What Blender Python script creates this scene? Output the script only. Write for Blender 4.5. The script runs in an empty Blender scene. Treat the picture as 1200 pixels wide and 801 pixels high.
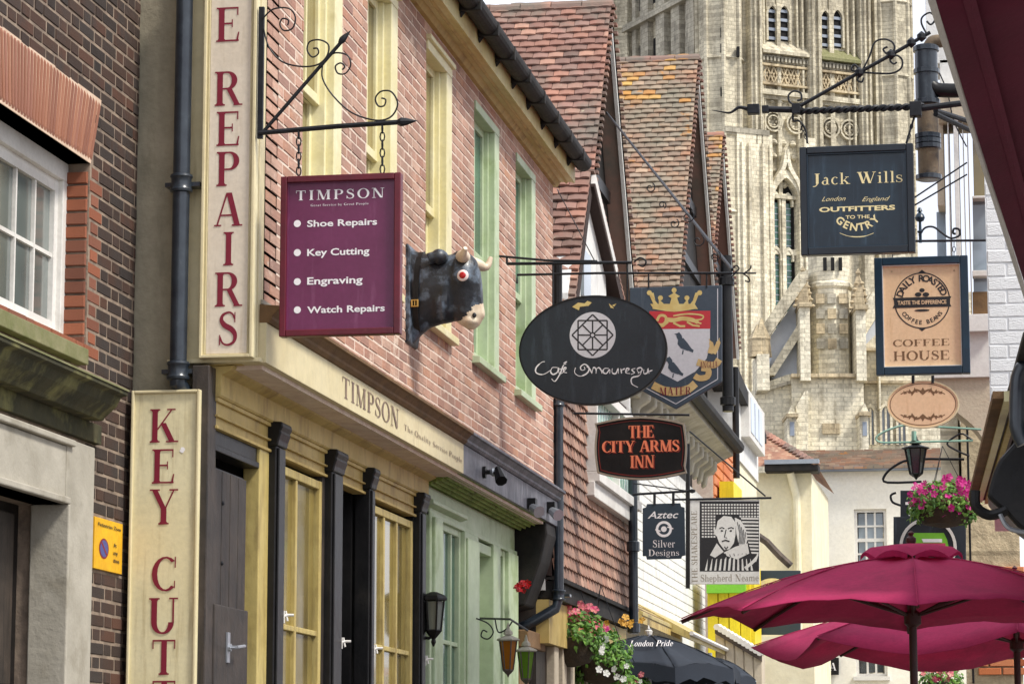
import bpy, bmesh, math, random
from mathutils import Vector, Matrix
random.seed(7)
R = math.radians
SC = bpy.context.scene
COL = SC.collection

# ---------------------------------------------------------------- camera
CAM = Vector((0, 0, 1.6))
PITCH = math.atan(515 / 3350); YAW = R(9.79)
cd = bpy.data.cameras.new('camera'); cam = bpy.data.objects.new('camera', cd); COL.objects.link(cam)
cam.location = CAM; cam.rotation_euler = (R(90) + PITCH, 0, YAW)
cd.sensor_width = 36; cd.lens = 36 * 3350 / 1200; cd.clip_start = 0.1; cd.clip_end = 3000
SC.camera = cam

# ---------------------------------------------------------------- light
SUN_EL, SUN_AZ = R(52), R(112)        # azimuth measured clockwise from +Y (street direction)
w = bpy.data.worlds.new("World"); SC.world = w; w.use_nodes = True
nt = w.node_tree; nt.nodes.clear()
out = nt.nodes.new('ShaderNodeOutputWorld'); bg = nt.nodes.new('ShaderNodeBackground')
sky = nt.nodes.new('ShaderNodeTexSky'); sky.sky_type = 'NISHITA'; sky.sun_disc = False
sky.sun_elevation = SUN_EL; sky.sun_rotation = SUN_AZ
tc = nt.nodes.new('ShaderNodeTexCoord'); nz = nt.nodes.new('ShaderNodeTexNoise'); nz.inputs['Scale'].default_value = 2.2
nz.inputs['Detail'].default_value = 6
rp = nt.nodes.new('ShaderNodeValToRGB'); rp.color_ramp.elements[0].position = .3; rp.color_ramp.elements[1].position = .55
rp.color_ramp.elements[0].color = (.72, .72, .72, 1); rp.color_ramp.elements[1].color = (1, 1, 1, 1)
mx = nt.nodes.new('ShaderNodeMix'); mx.data_type = 'RGBA'; mx.inputs[7].default_value = (10.6, 11.0, 12.2, 1)
nt.links.new(tc.outputs['Generated'], nz.inputs['Vector']); nt.links.new(nz.outputs['Fac'], rp.inputs['Fac'])
nt.links.new(rp.outputs['Color'], mx.inputs['Factor']); nt.links.new(sky.outputs['Color'], mx.inputs[6])
nt.links.new(mx.outputs[2], bg.inputs['Color']); bg.inputs['Strength'].default_value = 0.075
nt.links.new(bg.outputs[0], out.inputs[0])
sl = bpy.data.lights.new('sun', 'SUN'); sl.energy = 3.0; sl.angle = R(12); sl.color = (1, .95, .87)
sun = bpy.data.objects.new('sun', sl); COL.objects.link(sun)
sdir = Vector((math.sin(SUN_AZ) * math.cos(SUN_EL), math.cos(SUN_AZ) * math.cos(SUN_EL), math.sin(SUN_EL)))
sun.rotation_euler = sdir.to_track_quat('Z', 'Y').to_euler()
SC.view_settings.view_transform = 'Standard'; SC.view_settings.look = 'None'
SC.view_settings.exposure = 0.56; SC.view_settings.gamma = 1

# ---------------------------------------------------------------- calibration helpers
_cr = cam.rotation_euler.to_matrix()
def ray(px, py): return (_cr @ Vector((px - 600, -(py - 400.5), -3350))).normalized()
def proj(p):
    q = _cr.transposed() @ (Vector(p) - CAM)
    return (600 + q.x / -q.z * 3350, 400.5 - q.y / -q.z * 3350)
class Fr:
    "a plane in the place: u along it, v up, w out of it"
    def __init__(s, O, U, V=(0, 0, 1)):
        s.O = Vector(O); s.U = Vector(U).normalized(); s.V = Vector(V).normalized(); s.N = s.U.cross(s.V)
    def p(s, u, v, w=0): return s.O + s.U * u + s.V * v + s.N * w
    def q(s, px, py, w=0):
        d = ray(px, py); o = s.O + s.N * w
        P = CAM + d * ((o - CAM).dot(s.N) / d.dot(s.N)) - s.O
        return (P.dot(s.U), P.dot(s.V))
    def rot(s): return Matrix((s.U, s.V, s.N)).transposed()
def FY(Y): return Fr((0, Y, 0), (1, 0, 0))
def FX(X): return Fr((X, 0, 0), (0, 1, 0))
def s2l(c): return tuple(((x / 255) / 12.92 if x / 255 <= .04045 else ((x / 255 + .055) / 1.055) ** 2.4) for x in c)

# ---------------------------------------------------------------- materials
MATS = {}
def mat(name, col, col2=None, sc=4, rough=.7, bump=.25, bsc=40, metal=0, rnd=0, ramp=None, trans=0, dirt=None, dsc=2.5, dlo=.5, dhi=.7, spec=.5, sep=False, glass=False, wave=None, coat=0, dirt2=None):
    m = bpy.data.materials.new(name); m.use_nodes = True; t = m.node_tree; N = t.nodes; L = t.links
    b = N['Principled BSDF']; MATS[name] = m
    c = N.new('ShaderNodeTexCoord')
    def noise(scale, det=5, vec=None):
        n = N.new('ShaderNodeTexNoise'); n.inputs['Scale'].default_value = scale; n.inputs['Detail'].default_value = det
        n.inputs['Roughness'].default_value = .62
        L.new(vec or c.outputs['Object'], n.inputs['Vector']); return n.outputs['Fac']
    def mix(f, a, bb, mode='MIX'):
        x = N.new('ShaderNodeMix'); x.data_type = 'RGBA'; x.blend_type = mode
        for s, i in ((f, 0), (a, 6), (bb, 7)):
            if isinstance(s, (float, int)): x.inputs[i].default_value = s
            elif isinstance(s, tuple): x.inputs[i].default_value = (*s, 1)
            else: L.new(s, x.inputs[i])
        return x.outputs[2]
    def ramp2(f, lo, hi):
        r = N.new('ShaderNodeMapRange'); r.inputs[1].default_value = lo; r.inputs[2].default_value = hi; L.new(f, r.inputs[0]); return r.outputs[0]
    base = s2l(col)
    rn = None
    if rnd or ramp:
        oi = N.new('ShaderNodeObjectInfo'); ge = N.new('ShaderNodeNewGeometry'); ad = N.new('ShaderNodeMath'); ad.operation = 'ADD'
        L.new(oi.outputs['Random'], ad.inputs[0]); L.new(ge.outputs['Random Per Island'], ad.inputs[1])
        frn = N.new('ShaderNodeMath'); frn.operation = 'FRACT'; L.new(ad.outputs[0], frn.inputs[0]); rn = frn.outputs[0]
    if ramp:
        r = N.new('ShaderNodeValToRGB'); r.color_ramp.interpolation = 'LINEAR'
        while len(r.color_ramp.elements) < len(ramp): r.color_ramp.elements.new(.5)
        for i, cc in enumerate(ramp):
            r.color_ramp.elements[i].position = i / (len(ramp) - 1); r.color_ramp.elements[i].color = (*s2l(cc), 1)
        L.new(rn, r.inputs[0]); cur = r.outputs[0]
    else: cur = base
    vec = c.outputs['Object']
    if rn is not None:
        va = N.new('ShaderNodeVectorMath'); va.operation = 'ADD'; cx = N.new('ShaderNodeCombineXYZ')
        ml = N.new('ShaderNodeMath'); ml.operation = 'MULTIPLY'; ml.inputs[1].default_value = 37.0
        L.new(rn, ml.inputs[0]); L.new(ml.outputs[0], cx.inputs[0]); L.new(vec, va.inputs[0]); L.new(cx.outputs[0], va.inputs[1]); vec = va.outputs[0]
    if col2 is not None:
        f = ramp2(noise(sc, 6, vec), .35, .65); cur = mix(f, cur, s2l(col2))
    if dirt is not None:
        vs = None
        if wave:    # streaks that run down the surface
            mp = N.new('ShaderNodeMapping'); mp.inputs['Scale'].default_value = wave; L.new(c.outputs['Object'], mp.inputs[0]); vs = mp.outputs[0]
        if ramp and vs is None: gp = N.new('ShaderNodeNewGeometry'); vs = gp.outputs['Position']     # weathering runs over many pieces
        f = ramp2(noise(dsc, 8, vs), dlo, dhi); cur = mix(f, cur, s2l(dirt))
        if dirt2: f = ramp2(noise(dirt2[1], 6, vs), dirt2[2], dirt2[2] + .07); cur = mix(f, cur, s2l(dirt2[0]))
    if rnd:
        g = N.new('ShaderNodeMapRange'); g.inputs[3].default_value = 1 - rnd; g.inputs[4].default_value = 1 + rnd; L.new(rn, g.inputs[0])
        cur = mix(1.0, cur, g.outputs[0], 'MULTIPLY')
    fine = noise(bsc, 6)
    g = N.new('ShaderNodeMapRange'); g.inputs[3].default_value = .82; g.inputs[4].default_value = 1.18; L.new(fine, g.inputs[0])
    cur = mix(1.0, cur, g.outputs[0], 'MULTIPLY')
    if isinstance(cur, tuple): b.inputs['Base Color'].default_value = (*cur, 1)
    else: L.new(cur, b.inputs['Base Color'])
    b.inputs['Roughness'].default_value = rough; b.inputs['Metallic'].default_value = metal
    b.inputs['Specular IOR Level'].default_value = spec
    if coat: b.inputs['Coat Weight'].default_value = coat; b.inputs['Coat Roughness'].default_value = .15
    if bump:
        bp = N.new('ShaderNodeBump'); bp.inputs['Strength'].default_value = bump; bp.inputs['Distance'].default_value = .01
        L.new(fine, bp.inputs['Height']); L.new(bp.outputs[0], b.inputs['Normal'])
    if trans:
        td = N.new('ShaderNodeBsdfTranslucent'); ms = N.new('ShaderNodeMixShader'); ms.inputs[0].default_value = trans
        if isinstance(cur, tuple): td.inputs[0].default_value = (*cur, 1)
        else: L.new(cur, td.inputs[0])
        L.new(b.outputs[0], ms.inputs[1]); L.new(td.outputs[0], ms.inputs[2]); L.new(ms.outputs[0], N['Material Output'].inputs[0])
    return m

BROWN = [(52, 38, 31), (76, 52, 40), (40, 33, 30), (90, 58, 43), (62, 46, 38), (52, 44, 40), (80, 52, 39)]
mat('brown_brick', BROWN[0], ramp=BROWN, rough=.9, bump=.6, bsc=25, dirt=(58, 50, 46), dsc=3, dlo=.45, dhi=.65)
mat('orange_brick', (150, 70, 42), ramp=[(134, 78, 54), (158, 94, 66), (112, 68, 52), (146, 92, 70)], rough=.9, bump=.5, bsc=25)
mat('gauged_brick', (176, 96, 66), ramp=[(150, 98, 76), (164, 112, 88), (138, 90, 72), (156, 106, 88)], rough=.9, bump=.5, bsc=30)
mat('brown_mortar', (156, 138, 120), (110, 96, 84), sc=9, rough=.95, bump=.6)
mat('gauged_mortar', (214, 190, 168), (196, 168, 144), sc=9, rough=.95)
PINK = [(184, 142, 122), (198, 158, 138), (166, 120, 102), (204, 170, 150), (178, 130, 108), (150, 116, 106), (196, 146, 116)]
mat('pink_brick', PINK[0], ramp=PINK, rough=.85, bump=.5, bsc=2.5, dirt=(150, 122, 108), dsc=2.2, dlo=.42, dhi=.7, dirt2=((206, 182, 164), 5, .6))
mat('pink_mortar', (226, 210, 194), (206, 184, 168), sc=8, rough=.95)
mat('quoin_brick', (190, 110, 66), ramp=[(196, 110, 62), (214, 140, 96), (170, 92, 56)], rough=.9, bump=.5)
TILE = [(146, 104, 90), (122, 92, 82), (164, 118, 100), (104, 84, 76), (150, 114, 102), (132, 106, 96), (176, 134, 114)]
mat('red_tile', TILE[0], ramp=TILE, rough=.9, bump=.5, bsc=4, dirt=(112, 104, 94), dsc=1.6, dlo=.46, dhi=.66, dirt2=((168, 158, 134), 6, .66))
TILE2 = [(146, 116, 96), (126, 108, 94), (164, 130, 104), (112, 98, 88), (156, 114, 88), (142, 126, 110), (172, 146, 122)]
mat('lichen_tile', TILE2[0], ramp=TILE2, rough=.92, bump=.5, bsc=4, dirt=(126, 120, 104), dsc=1.4, dlo=.45, dhi=.65, dirt2=((176, 124, 66), 1.9, .62))
mat('gold_tile', (206, 150, 48), ramp=[(186, 138, 66), (164, 118, 76), (192, 154, 88), (146, 116, 88), (176, 130, 68)], rough=.95, bump=.5, bsc=4)
mat('tile_underlay', (52, 38, 34), rough=.95)
mat('hung_tile', (160, 104, 86), ramp=[(160, 120, 102), (138, 106, 92), (180, 144, 124), (124, 98, 86), (168, 130, 110)], rough=.9, bump=.6, bsc=4, dirt=(112, 94, 86), dsc=2, dlo=.45, dhi=.65)
mat('grey_render', (168, 158, 136), (136, 130, 110), sc=3, rough=.95, bump=.6, bsc=30, dirt=(86, 82, 62), dsc=1.6, dlo=.52, dhi=.75, wave=(2, 2, .5))
mat('cream_paint', (216, 204, 166), (206, 192, 150), sc=2, rough=.55, bump=.12, bsc=18, dirt=(160, 140, 100), dsc=3, dlo=.58, dhi=.85, wave=(6, 3, .7))
mat('cream_sign', (226, 216, 178), (214, 202, 158), sc=1.5, rough=.5, bump=.1, dirt=(172, 154, 112), dsc=3, dlo=.52, dhi=.85, wave=(9, 9, .8))
mat('pale_sign', (224, 212, 194), (212, 198, 176), sc=1.5, rough=.5, bump=.08, dirt=(182, 164, 138), dsc=3, dlo=.54, dhi=.9, wave=(9, 9, .8))
mat('ochre_paint', (196, 172, 108), (182, 156, 88), sc=3, rough=.6, bump=.3, bsc=16, dirt=(128, 98, 52), dsc=2.5, dlo=.5, dhi=.8, wave=(3, 3, 1))
mat('yellow_paint', (194, 176, 112), (176, 156, 92), sc=3, rough=.55, bump=.25, bsc=20, dirt=(128, 106, 66), dsc=4, dlo=.48, dhi=.8, wave=(5, 5, .8))
mat('eave_paint', (208, 196, 142), (196, 178, 112), sc=2, rough=.6, bump=.2, bsc=14, dirt=(160, 128, 70), dsc=3, dlo=.5, dhi=.85, wave=(4, .5, 1))
mat('window_cream', (228, 221, 182), (218, 208, 156), sc=3, rough=.5, bump=.1, dirt=(166, 154, 100), dsc=5, dlo=.58, dhi=.85)
mat('pale_lead', (206, 210, 216), (184, 190, 200), sc=1, rough=.8, bump=.2)
mat('green_paint', (188, 203, 170), (172, 190, 152), sc=3, rough=.5, bump=.15, bsc=18, dirt=(120, 140, 70), dsc=3, dlo=.55, dhi=.85)
mat('moss_green', (140, 162, 84), (110, 132, 56), sc=5, rough=.85, bump=.4, dirt=(74, 84, 34), dsc=6, dlo=.5, dhi=.7)
mat('lead', (112, 112, 120), (76, 78, 88), sc=4, rough=.5, bump=.4, bsc=12, dirt=(160, 160, 168), dsc=4, dlo=.55, dhi=.75, wave=(8, 8, 1))
mat('white_paint', (222, 220, 214), (206, 202, 196), sc=3, rough=.55, bump=.15, dirt=(150, 146, 134), dsc=5, dlo=.6, dhi=.85)
mat('white_wall', (226, 226, 222), (208, 208, 206), sc=4, rough=.85, bump=.6, bsc=16, dirt=(170, 166, 158), dsc=3, dlo=.55, dhi=.85, wave=(2, 2, .6))
mat('cream_wall', (232, 225, 196), (224, 214, 182), sc=2, rough=.85, bump=.4, bsc=14, dirt=(186, 172, 128), dsc=2, dlo=.55, dhi=.85, wave=(2, 2, .5))
mat('warm_white_wall', (240, 236, 224), (236, 231, 216), sc=2, rough=.85, bump=.3, bsc=14, dirt=(206, 194, 164), dsc=1.5, dlo=.58, dhi=.85)
mat('beige_render', (196, 184, 162), (182, 168, 146), sc=2, rough=.9, bump=.4)
mat('black_paint', (15, 15, 17), (28, 27, 27), sc=5, rough=.4, bump=.3, bsc=14, spec=.3, dirt=(46, 42, 38), dsc=5, dlo=.58, dhi=.85)
mat('black_iron', (13, 15, 20), (30, 32, 38), sc=14, rough=.5, bump=.3, bsc=30, spec=.35)
mat('black_gutter', (22, 21, 21), (40, 36, 33), sc=6, rough=.7, bump=.4, bsc=14, spec=.3, dirt=(70, 62, 52), dsc=5, dlo=.58, dhi=.8)
mat('rough_white', (240, 240, 240), (228, 228, 228), sc=5, rough=.9, bump=.8, bsc=12, dirt=(196, 196, 196), dsc=6, dlo=.55, dhi=.8)
mat('dark_void', (10, 9, 9), rough=.9, bump=0)
mat('dark_wood', (40, 35, 31), (66, 56, 48), sc=5, rough=.55, bump=.5, bsc=14, dirt=(30, 26, 24), dsc=5, wave=(8, 8, .6))
mat('old_timber', (98, 86, 76), (72, 62, 56), sc=6, rough=.8, bump=.5, dirt=(40, 36, 34), dsc=5)
mat('brown_timber', (122, 92, 58), (96, 72, 46), sc=6, rough=.8, bump=.4)
mat('blue_black_pipe', (28, 36, 46), (46, 54, 62), sc=7, rough=.3, bump=.2, bsc=14, dirt=(80, 84, 86), dsc=7, dlo=.62, dhi=.8, coat=.3)
mat('rust_pipe', (116, 98, 74), (82, 70, 58), sc=6, rough=.7, bump=.4, dirt=(46, 42, 40), dsc=6)
mat('pale_stone', (178, 172, 158), (154, 148, 134), sc=5, rough=.9, bump=.5, bsc=20, dirt=(120, 112, 94), dsc=4, dlo=.55, dhi=.85)
mat('mossy_stone', (70, 66, 42), (48, 48, 30), sc=6, rough=.95, bump=.7, bsc=14, dirt=(126, 122, 74), dsc=5, dlo=.5, dhi=.7)
mat('lichen_stone', (134, 130, 96), (104, 106, 66), sc=8, rough=.95, bump=.6, bsc=16)
mat('plum_board', (112, 44, 84), (100, 36, 72), sc=3, rough=.35, bump=.06, dirt=(134, 74, 108), dsc=3, dlo=.56, dhi=.85, wave=(7, 7, 1))
mat('maroon_frame', (104, 16, 36), (84, 14, 30), sc=6, rough=.35, bump=.1, dirt=(150, 60, 70), dsc=12, dlo=.68, dhi=.8)
mat('maroon_letter', (124, 18, 44), rough=.5, bump=0)
mat('white_letter', (240, 236, 236), rough=.5, bump=0)
mat('grey_letter', (146, 136, 120), rough=.6, bump=0)
mat('fascia_letter', (112, 92, 84), (140, 120, 100), sc=20, rough=.6, bump=0)
mat('bronze_letter', (112, 82, 52), rough=.5, bump=0)
mat('cream_letter', (238, 222, 168), rough=.5, bump=0)
mat('orange_letter', (232, 130, 92), rough=.5, bump=0)
mat('dark_red_letter', (120, 30, 22), rough=.5, bump=0)
mat('black_letter', (34, 32, 34), rough=.5, bump=0)
mat('slate_board', (26, 33, 41), (34, 42, 50), sc=4, rough=.45, bump=.1, dirt=(64, 74, 84), dsc=3, dlo=.55, dhi=.85, wave=(6, 6, 1))
mat('navy_board', (16, 30, 42), (26, 46, 60), sc=3, rough=.3, bump=.08, dirt=(58, 80, 98), dsc=3, dlo=.52, dhi=.85, wave=(8, 8, .7))
mat('navy_frame', (12, 18, 26), (20, 30, 40), sc=8, rough=.3, bump=.1)
mat('teal_frame', (14, 46, 64), (12, 36, 52), sc=6, rough=.35, bump=.08)
mat('peach_board', (226, 194, 156), (218, 184, 144), sc=3, rough=.5, bump=.06, dirt=(196, 156, 112), dsc=4, dlo=.56, dhi=.9, wave=(6, 6, 1))
mat('crest_grey', (66, 78, 90), (54, 66, 80), sc=4, rough=.5, bump=.1, dirt=(96, 104, 112), dsc=4, dlo=.6, dhi=.85, wave=(6, 6, .5))
mat('crest_red', (196, 48, 56), rough=.5, bump=.05)
mat('crest_white', (214, 212, 216), rough=.5, bump=.05)
mat('crest_gold', (226, 204, 134), (206, 176, 104), sc=20, rough=.5, bump=.05)
mat('crest_scroll', (222, 192, 132), (204, 168, 108), sc=12, rough=.5, bump=.05)
mat('aztec_board', (44, 58, 70), rough=.45, bump=.05)
mat('yellow_sign', (232, 180, 20), (216, 160, 20), sc=8, rough=.45, bump=.05)
mat('blue_dot', (60, 72, 140), rough=.4, bump=0)
mat('bull_black', (34, 38, 46), (24, 26, 30), sc=12, rough=.42, bump=.5, bsc=16, dirt=(104, 118, 134), dsc=9, dlo=.5, dhi=.66, coat=.1)  # pale blue patches: worn paint, with highlights put into the colour
mat('bull_cream', (222, 208, 184), (200, 176, 150), sc=14, rough=.4, bump=.15, dirt=(110, 70, 50), dsc=14, dlo=.62, dhi=.8)
mat('eye_white', (232, 214, 210), rough=.4, bump=0)
mat('eye_red', (170, 16, 22), rough=.25, bump=0)
mat('brass', (196, 156, 84), rough=.35, metal=.7, bump=.1)
mat('galvanised', (168, 172, 178), rough=.35, metal=.6, bump=.1)
mat('parasol_cloth', (208, 62, 116), (194, 54, 106), sc=1.3, rough=.9, bump=.25, bsc=40, trans=.3, dirt=(150, 44, 84), dsc=2.2, dlo=.5, dhi=.8)
mat('shaded_cloth', (112, 26, 58), (96, 22, 50), sc=2, rough=.9, bump=.15, bsc=60, trans=.08)  # maroon parasol cloth with the underside's shade put into a darker colour
mat('dark_parasol', (38, 47, 60), (32, 39, 50), sc=2, rough=.8, bump=.1, bsc=60, trans=.05)
mat('pole_wood', (70, 30, 30), (54, 26, 28), sc=8, rough=.5, bump=.2)
mat('leaf', (88, 138, 50), ramp=[(80, 132, 44), (122, 168, 66), (54, 98, 38), (150, 188, 98)], rough=.6, bump=0, trans=.25)
mat('petal_magenta', (196, 24, 124), ramp=[(190, 20, 120), (214, 50, 150), (160, 16, 100)], rough=.6, bump=0, trans=.3)
mat('petal_pink', (226, 110, 130), ramp=[(232, 100, 140), (236, 150, 140), (220, 70, 120), (240, 180, 170)], rough=.6, bump=0, trans=.3)
mat('petal_white', (236, 236, 230), rough=.6, bump=0, trans=.3)
mat('petal_yellow', (210, 160, 60), rough=.6, bump=0, trans=.2)
mat('basket', (48, 40, 30), (66, 54, 38), sc=16, rough=.95, bump=.8)
mat('amber_glass', (176, 110, 30), rough=.15, bump=0, trans=.4)
mat('green_glass', (110, 150, 40), rough=.15, bump=0, trans=.4)
mat('yellow_shop', (232, 212, 30), (214, 190, 30), sc=2, rough=.6, bump=.1, wave=(9, 9, .3), dirt=(160, 130, 20), dsc=3, dlo=.55, dhi=.8)
mat('green_sign', (120, 190, 50), rough=.5, bump=0)
mat('magenta_sign', (190, 60, 100), rough=.5, bump=0)
mat('paving', (120, 114, 106), (96, 92, 86), sc=2, rough=.9, bump=.4)
mat('slate_roof', (150, 158, 168), (128, 136, 150), sc=1, rough=.8, bump=.3)
mat('far_roof_tile', (160, 116, 92), (124, 88, 72), sc=3, rough=.95, bump=.5, bsc=14, dirt=(176, 150, 124), dsc=8, dlo=.5, dhi=.65)
mat('lead_glass', (150, 190, 170), (112, 156, 140), sc=6, rough=.25, bump=.1)
mat('white_lattice', (222, 232, 220), rough=.6, bump=0)

def glassmat(name, col, rough=.08, mixf=.5):
    "window glass: room dark and reflections put into a mottled colour under a coat"
    m = bpy.data.materials.new(name); m.use_nodes = True; t = m.node_tree; N = t.nodes; L = t.links; b = N['Principled BSDF']
    c = N.new('ShaderNodeTexCoord'); n = N.new('ShaderNodeTexNoise'); n.inputs['Scale'].default_value = 1.7; L.new(c.outputs['Object'], n.inputs[0])
    r = N.new('ShaderNodeValToRGB'); a = s2l(col); r.color_ramp.elements[0].position = .35; r.color_ramp.elements[1].position = .7
    r.color_ramp.elements[0].color = (*[x * .45 for x in a], 1); r.color_ramp.elements[1].color = (*a, 1)
    L.new(n.outputs[0], r.inputs[0]); L.new(r.outputs[0], b.inputs['Base Color'])
    bp = N.new('ShaderNodeBump'); bp.inputs['Strength'].default_value = .12; bp.inputs['Distance'].default_value = .03
    L.new(n.outputs[0], bp.inputs['Height']); L.new(bp.outputs[0], b.inputs['Normal'])
    b.inputs['Roughness'].default_value = rough; b.inputs['Specular IOR Level'].default_value = .9; b.inputs['Coat Weight'].default_value = mixf
    MATS[name] = m
glassmat('dark_glass', (52, 62, 66)); glassmat('olive_glass', (150, 132, 72), .12, .3); glassmat('green_pane', (58, 108, 92), .2, .2)  # olive_glass: yellow-brown reflections painted as its base colour
glassmat('grey_glass', (116, 124, 120), .1, .4); glassmat('pale_glass', (150, 162, 170)); glassmat('sky_glass', (186, 204, 220), .1, .8)  # sky_glass: the reflected sky is put into the pane colour

def stonemat(name, cols, dirt, bs=1.0):
    "weathered cathedral stone with courses of ashlar too far off to pick apart"
    m = bpy.data.materials.new(name); m.use_nodes = True; t = m.node_tree; N = t.nodes; L = t.links; b = N['Principled BSDF']
    c = N.new('ShaderNodeTexCoord')
    def noise(s, d=8, sc3=None):
        n = N.new('ShaderNodeTexNoise'); n.inputs['Scale'].default_value = s; n.inputs['Detail'].default_value = d; n.inputs['Roughness'].default_value = .7
        v = c.outputs['Object']
        if sc3: mp = N.new('ShaderNodeMapping'); mp.inputs['Scale'].default_value = sc3; L.new(v, mp.inputs[0]); v = mp.outputs[0]
        L.new(v, n.inputs['Vector']); return n.outputs[0]
    def mix(f, a, bb, mode='MIX'):
        x = N.new('ShaderNodeMix'); x.data_type = 'RGBA'; x.blend_type = mode
        for s, i in ((f, 0), (a, 6), (bb, 7)):
            if isinstance(s, (float, int)): x.inputs[i].default_value = s
            elif isinstance(s, tuple): x.inputs[i].default_value = (*s, 1)
            else: L.new(s, x.inputs[i])
        return x.outputs[2]
    def rm(f, lo, hi, a=0, bb=1):
        r = N.new('ShaderNodeMapRange'); r.inputs[1].default_value = lo; r.inputs[2].default_value = hi; r.inputs[3].default_value = a; r.inputs[4].default_value = bb
        L.new(f, r.inputs[0]); return r.outputs[0]
    cur = mix(rm(noise(.35), .4, .62), s2l(cols[0]), s2l(cols[1]))
    cur = mix(rm(noise(1.0, 8, (1.2, 1.2, .22)), .5, .68, 0, .8), cur, s2l(dirt))
    # ashlar: coordinates run along both rotated faces at once
    a_, b_ = -YAW + R(66), -YAW + R(-24); dv = N.new('ShaderNodeVectorMath'); dv.operation = 'DOT_PRODUCT'; dv.inputs[1].default_value = (math.sin(a_) + math.sin(b_), math.cos(a_) + math.cos(b_), 0)
    L.new(c.outputs['Object'], dv.inputs[0]); sx = N.new('ShaderNodeSeparateXYZ'); L.new(c.outputs['Object'], sx.inputs[0]); cx = N.new('ShaderNodeCombineXYZ'); L.new(dv.outputs['Value'], cx.inputs[0]); L.new(sx.outputs[2], cx.inputs[1])
    br = N.new('ShaderNodeTexBrick'); L.new(cx.outputs[0], br.inputs['Vector']); br.inputs['Scale'].default_value = 1.0; br.inputs['Brick Width'].default_value = .62 * bs; br.inputs['Row Height'].default_value = .33 * bs; br.inputs['Mortar Size'].default_value = .022
    br.inputs['Color1'].default_value = (1.12, 1.1, 1.04, 1); br.inputs['Color2'].default_value = (.5, .48, .45, 1); br.inputs['Mortar'].default_value = (.55, .53, .48, 1); br.inputs['Bias'].default_value = -.25
    cur = mix(.65, cur, br.outputs['Color'], 'MULTIPLY')
    cur = mix(1.0, cur, rm(noise(5, 6), .3, .7, .72, 1.22), 'MULTIPLY')
    L.new(cur, b.inputs['Base Color']); b.inputs['Roughness'].default_value = .95
    bp = N.new('ShaderNodeBump'); bp.inputs['Strength'].default_value = .7; bp.inputs['Distance'].default_value = .06; L.new(noise(5), bp.inputs['Height']); L.new(bp.outputs[0], b.inputs['Normal'])
    MATS[name] = m
stonemat('tower_stone', [(212, 204, 182), (182, 174, 154), (228, 222, 204)], (112, 104, 90), .8)
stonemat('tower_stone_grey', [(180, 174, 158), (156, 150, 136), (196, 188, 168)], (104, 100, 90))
stonemat('bright_stone', [(236, 229, 208), (220, 212, 190), (244, 238, 222)], (160, 150, 128), .8)
stonemat('carved_stone', [(208, 192, 160), (180, 164, 136), (196, 184, 158)], (104, 92, 76))

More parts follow.
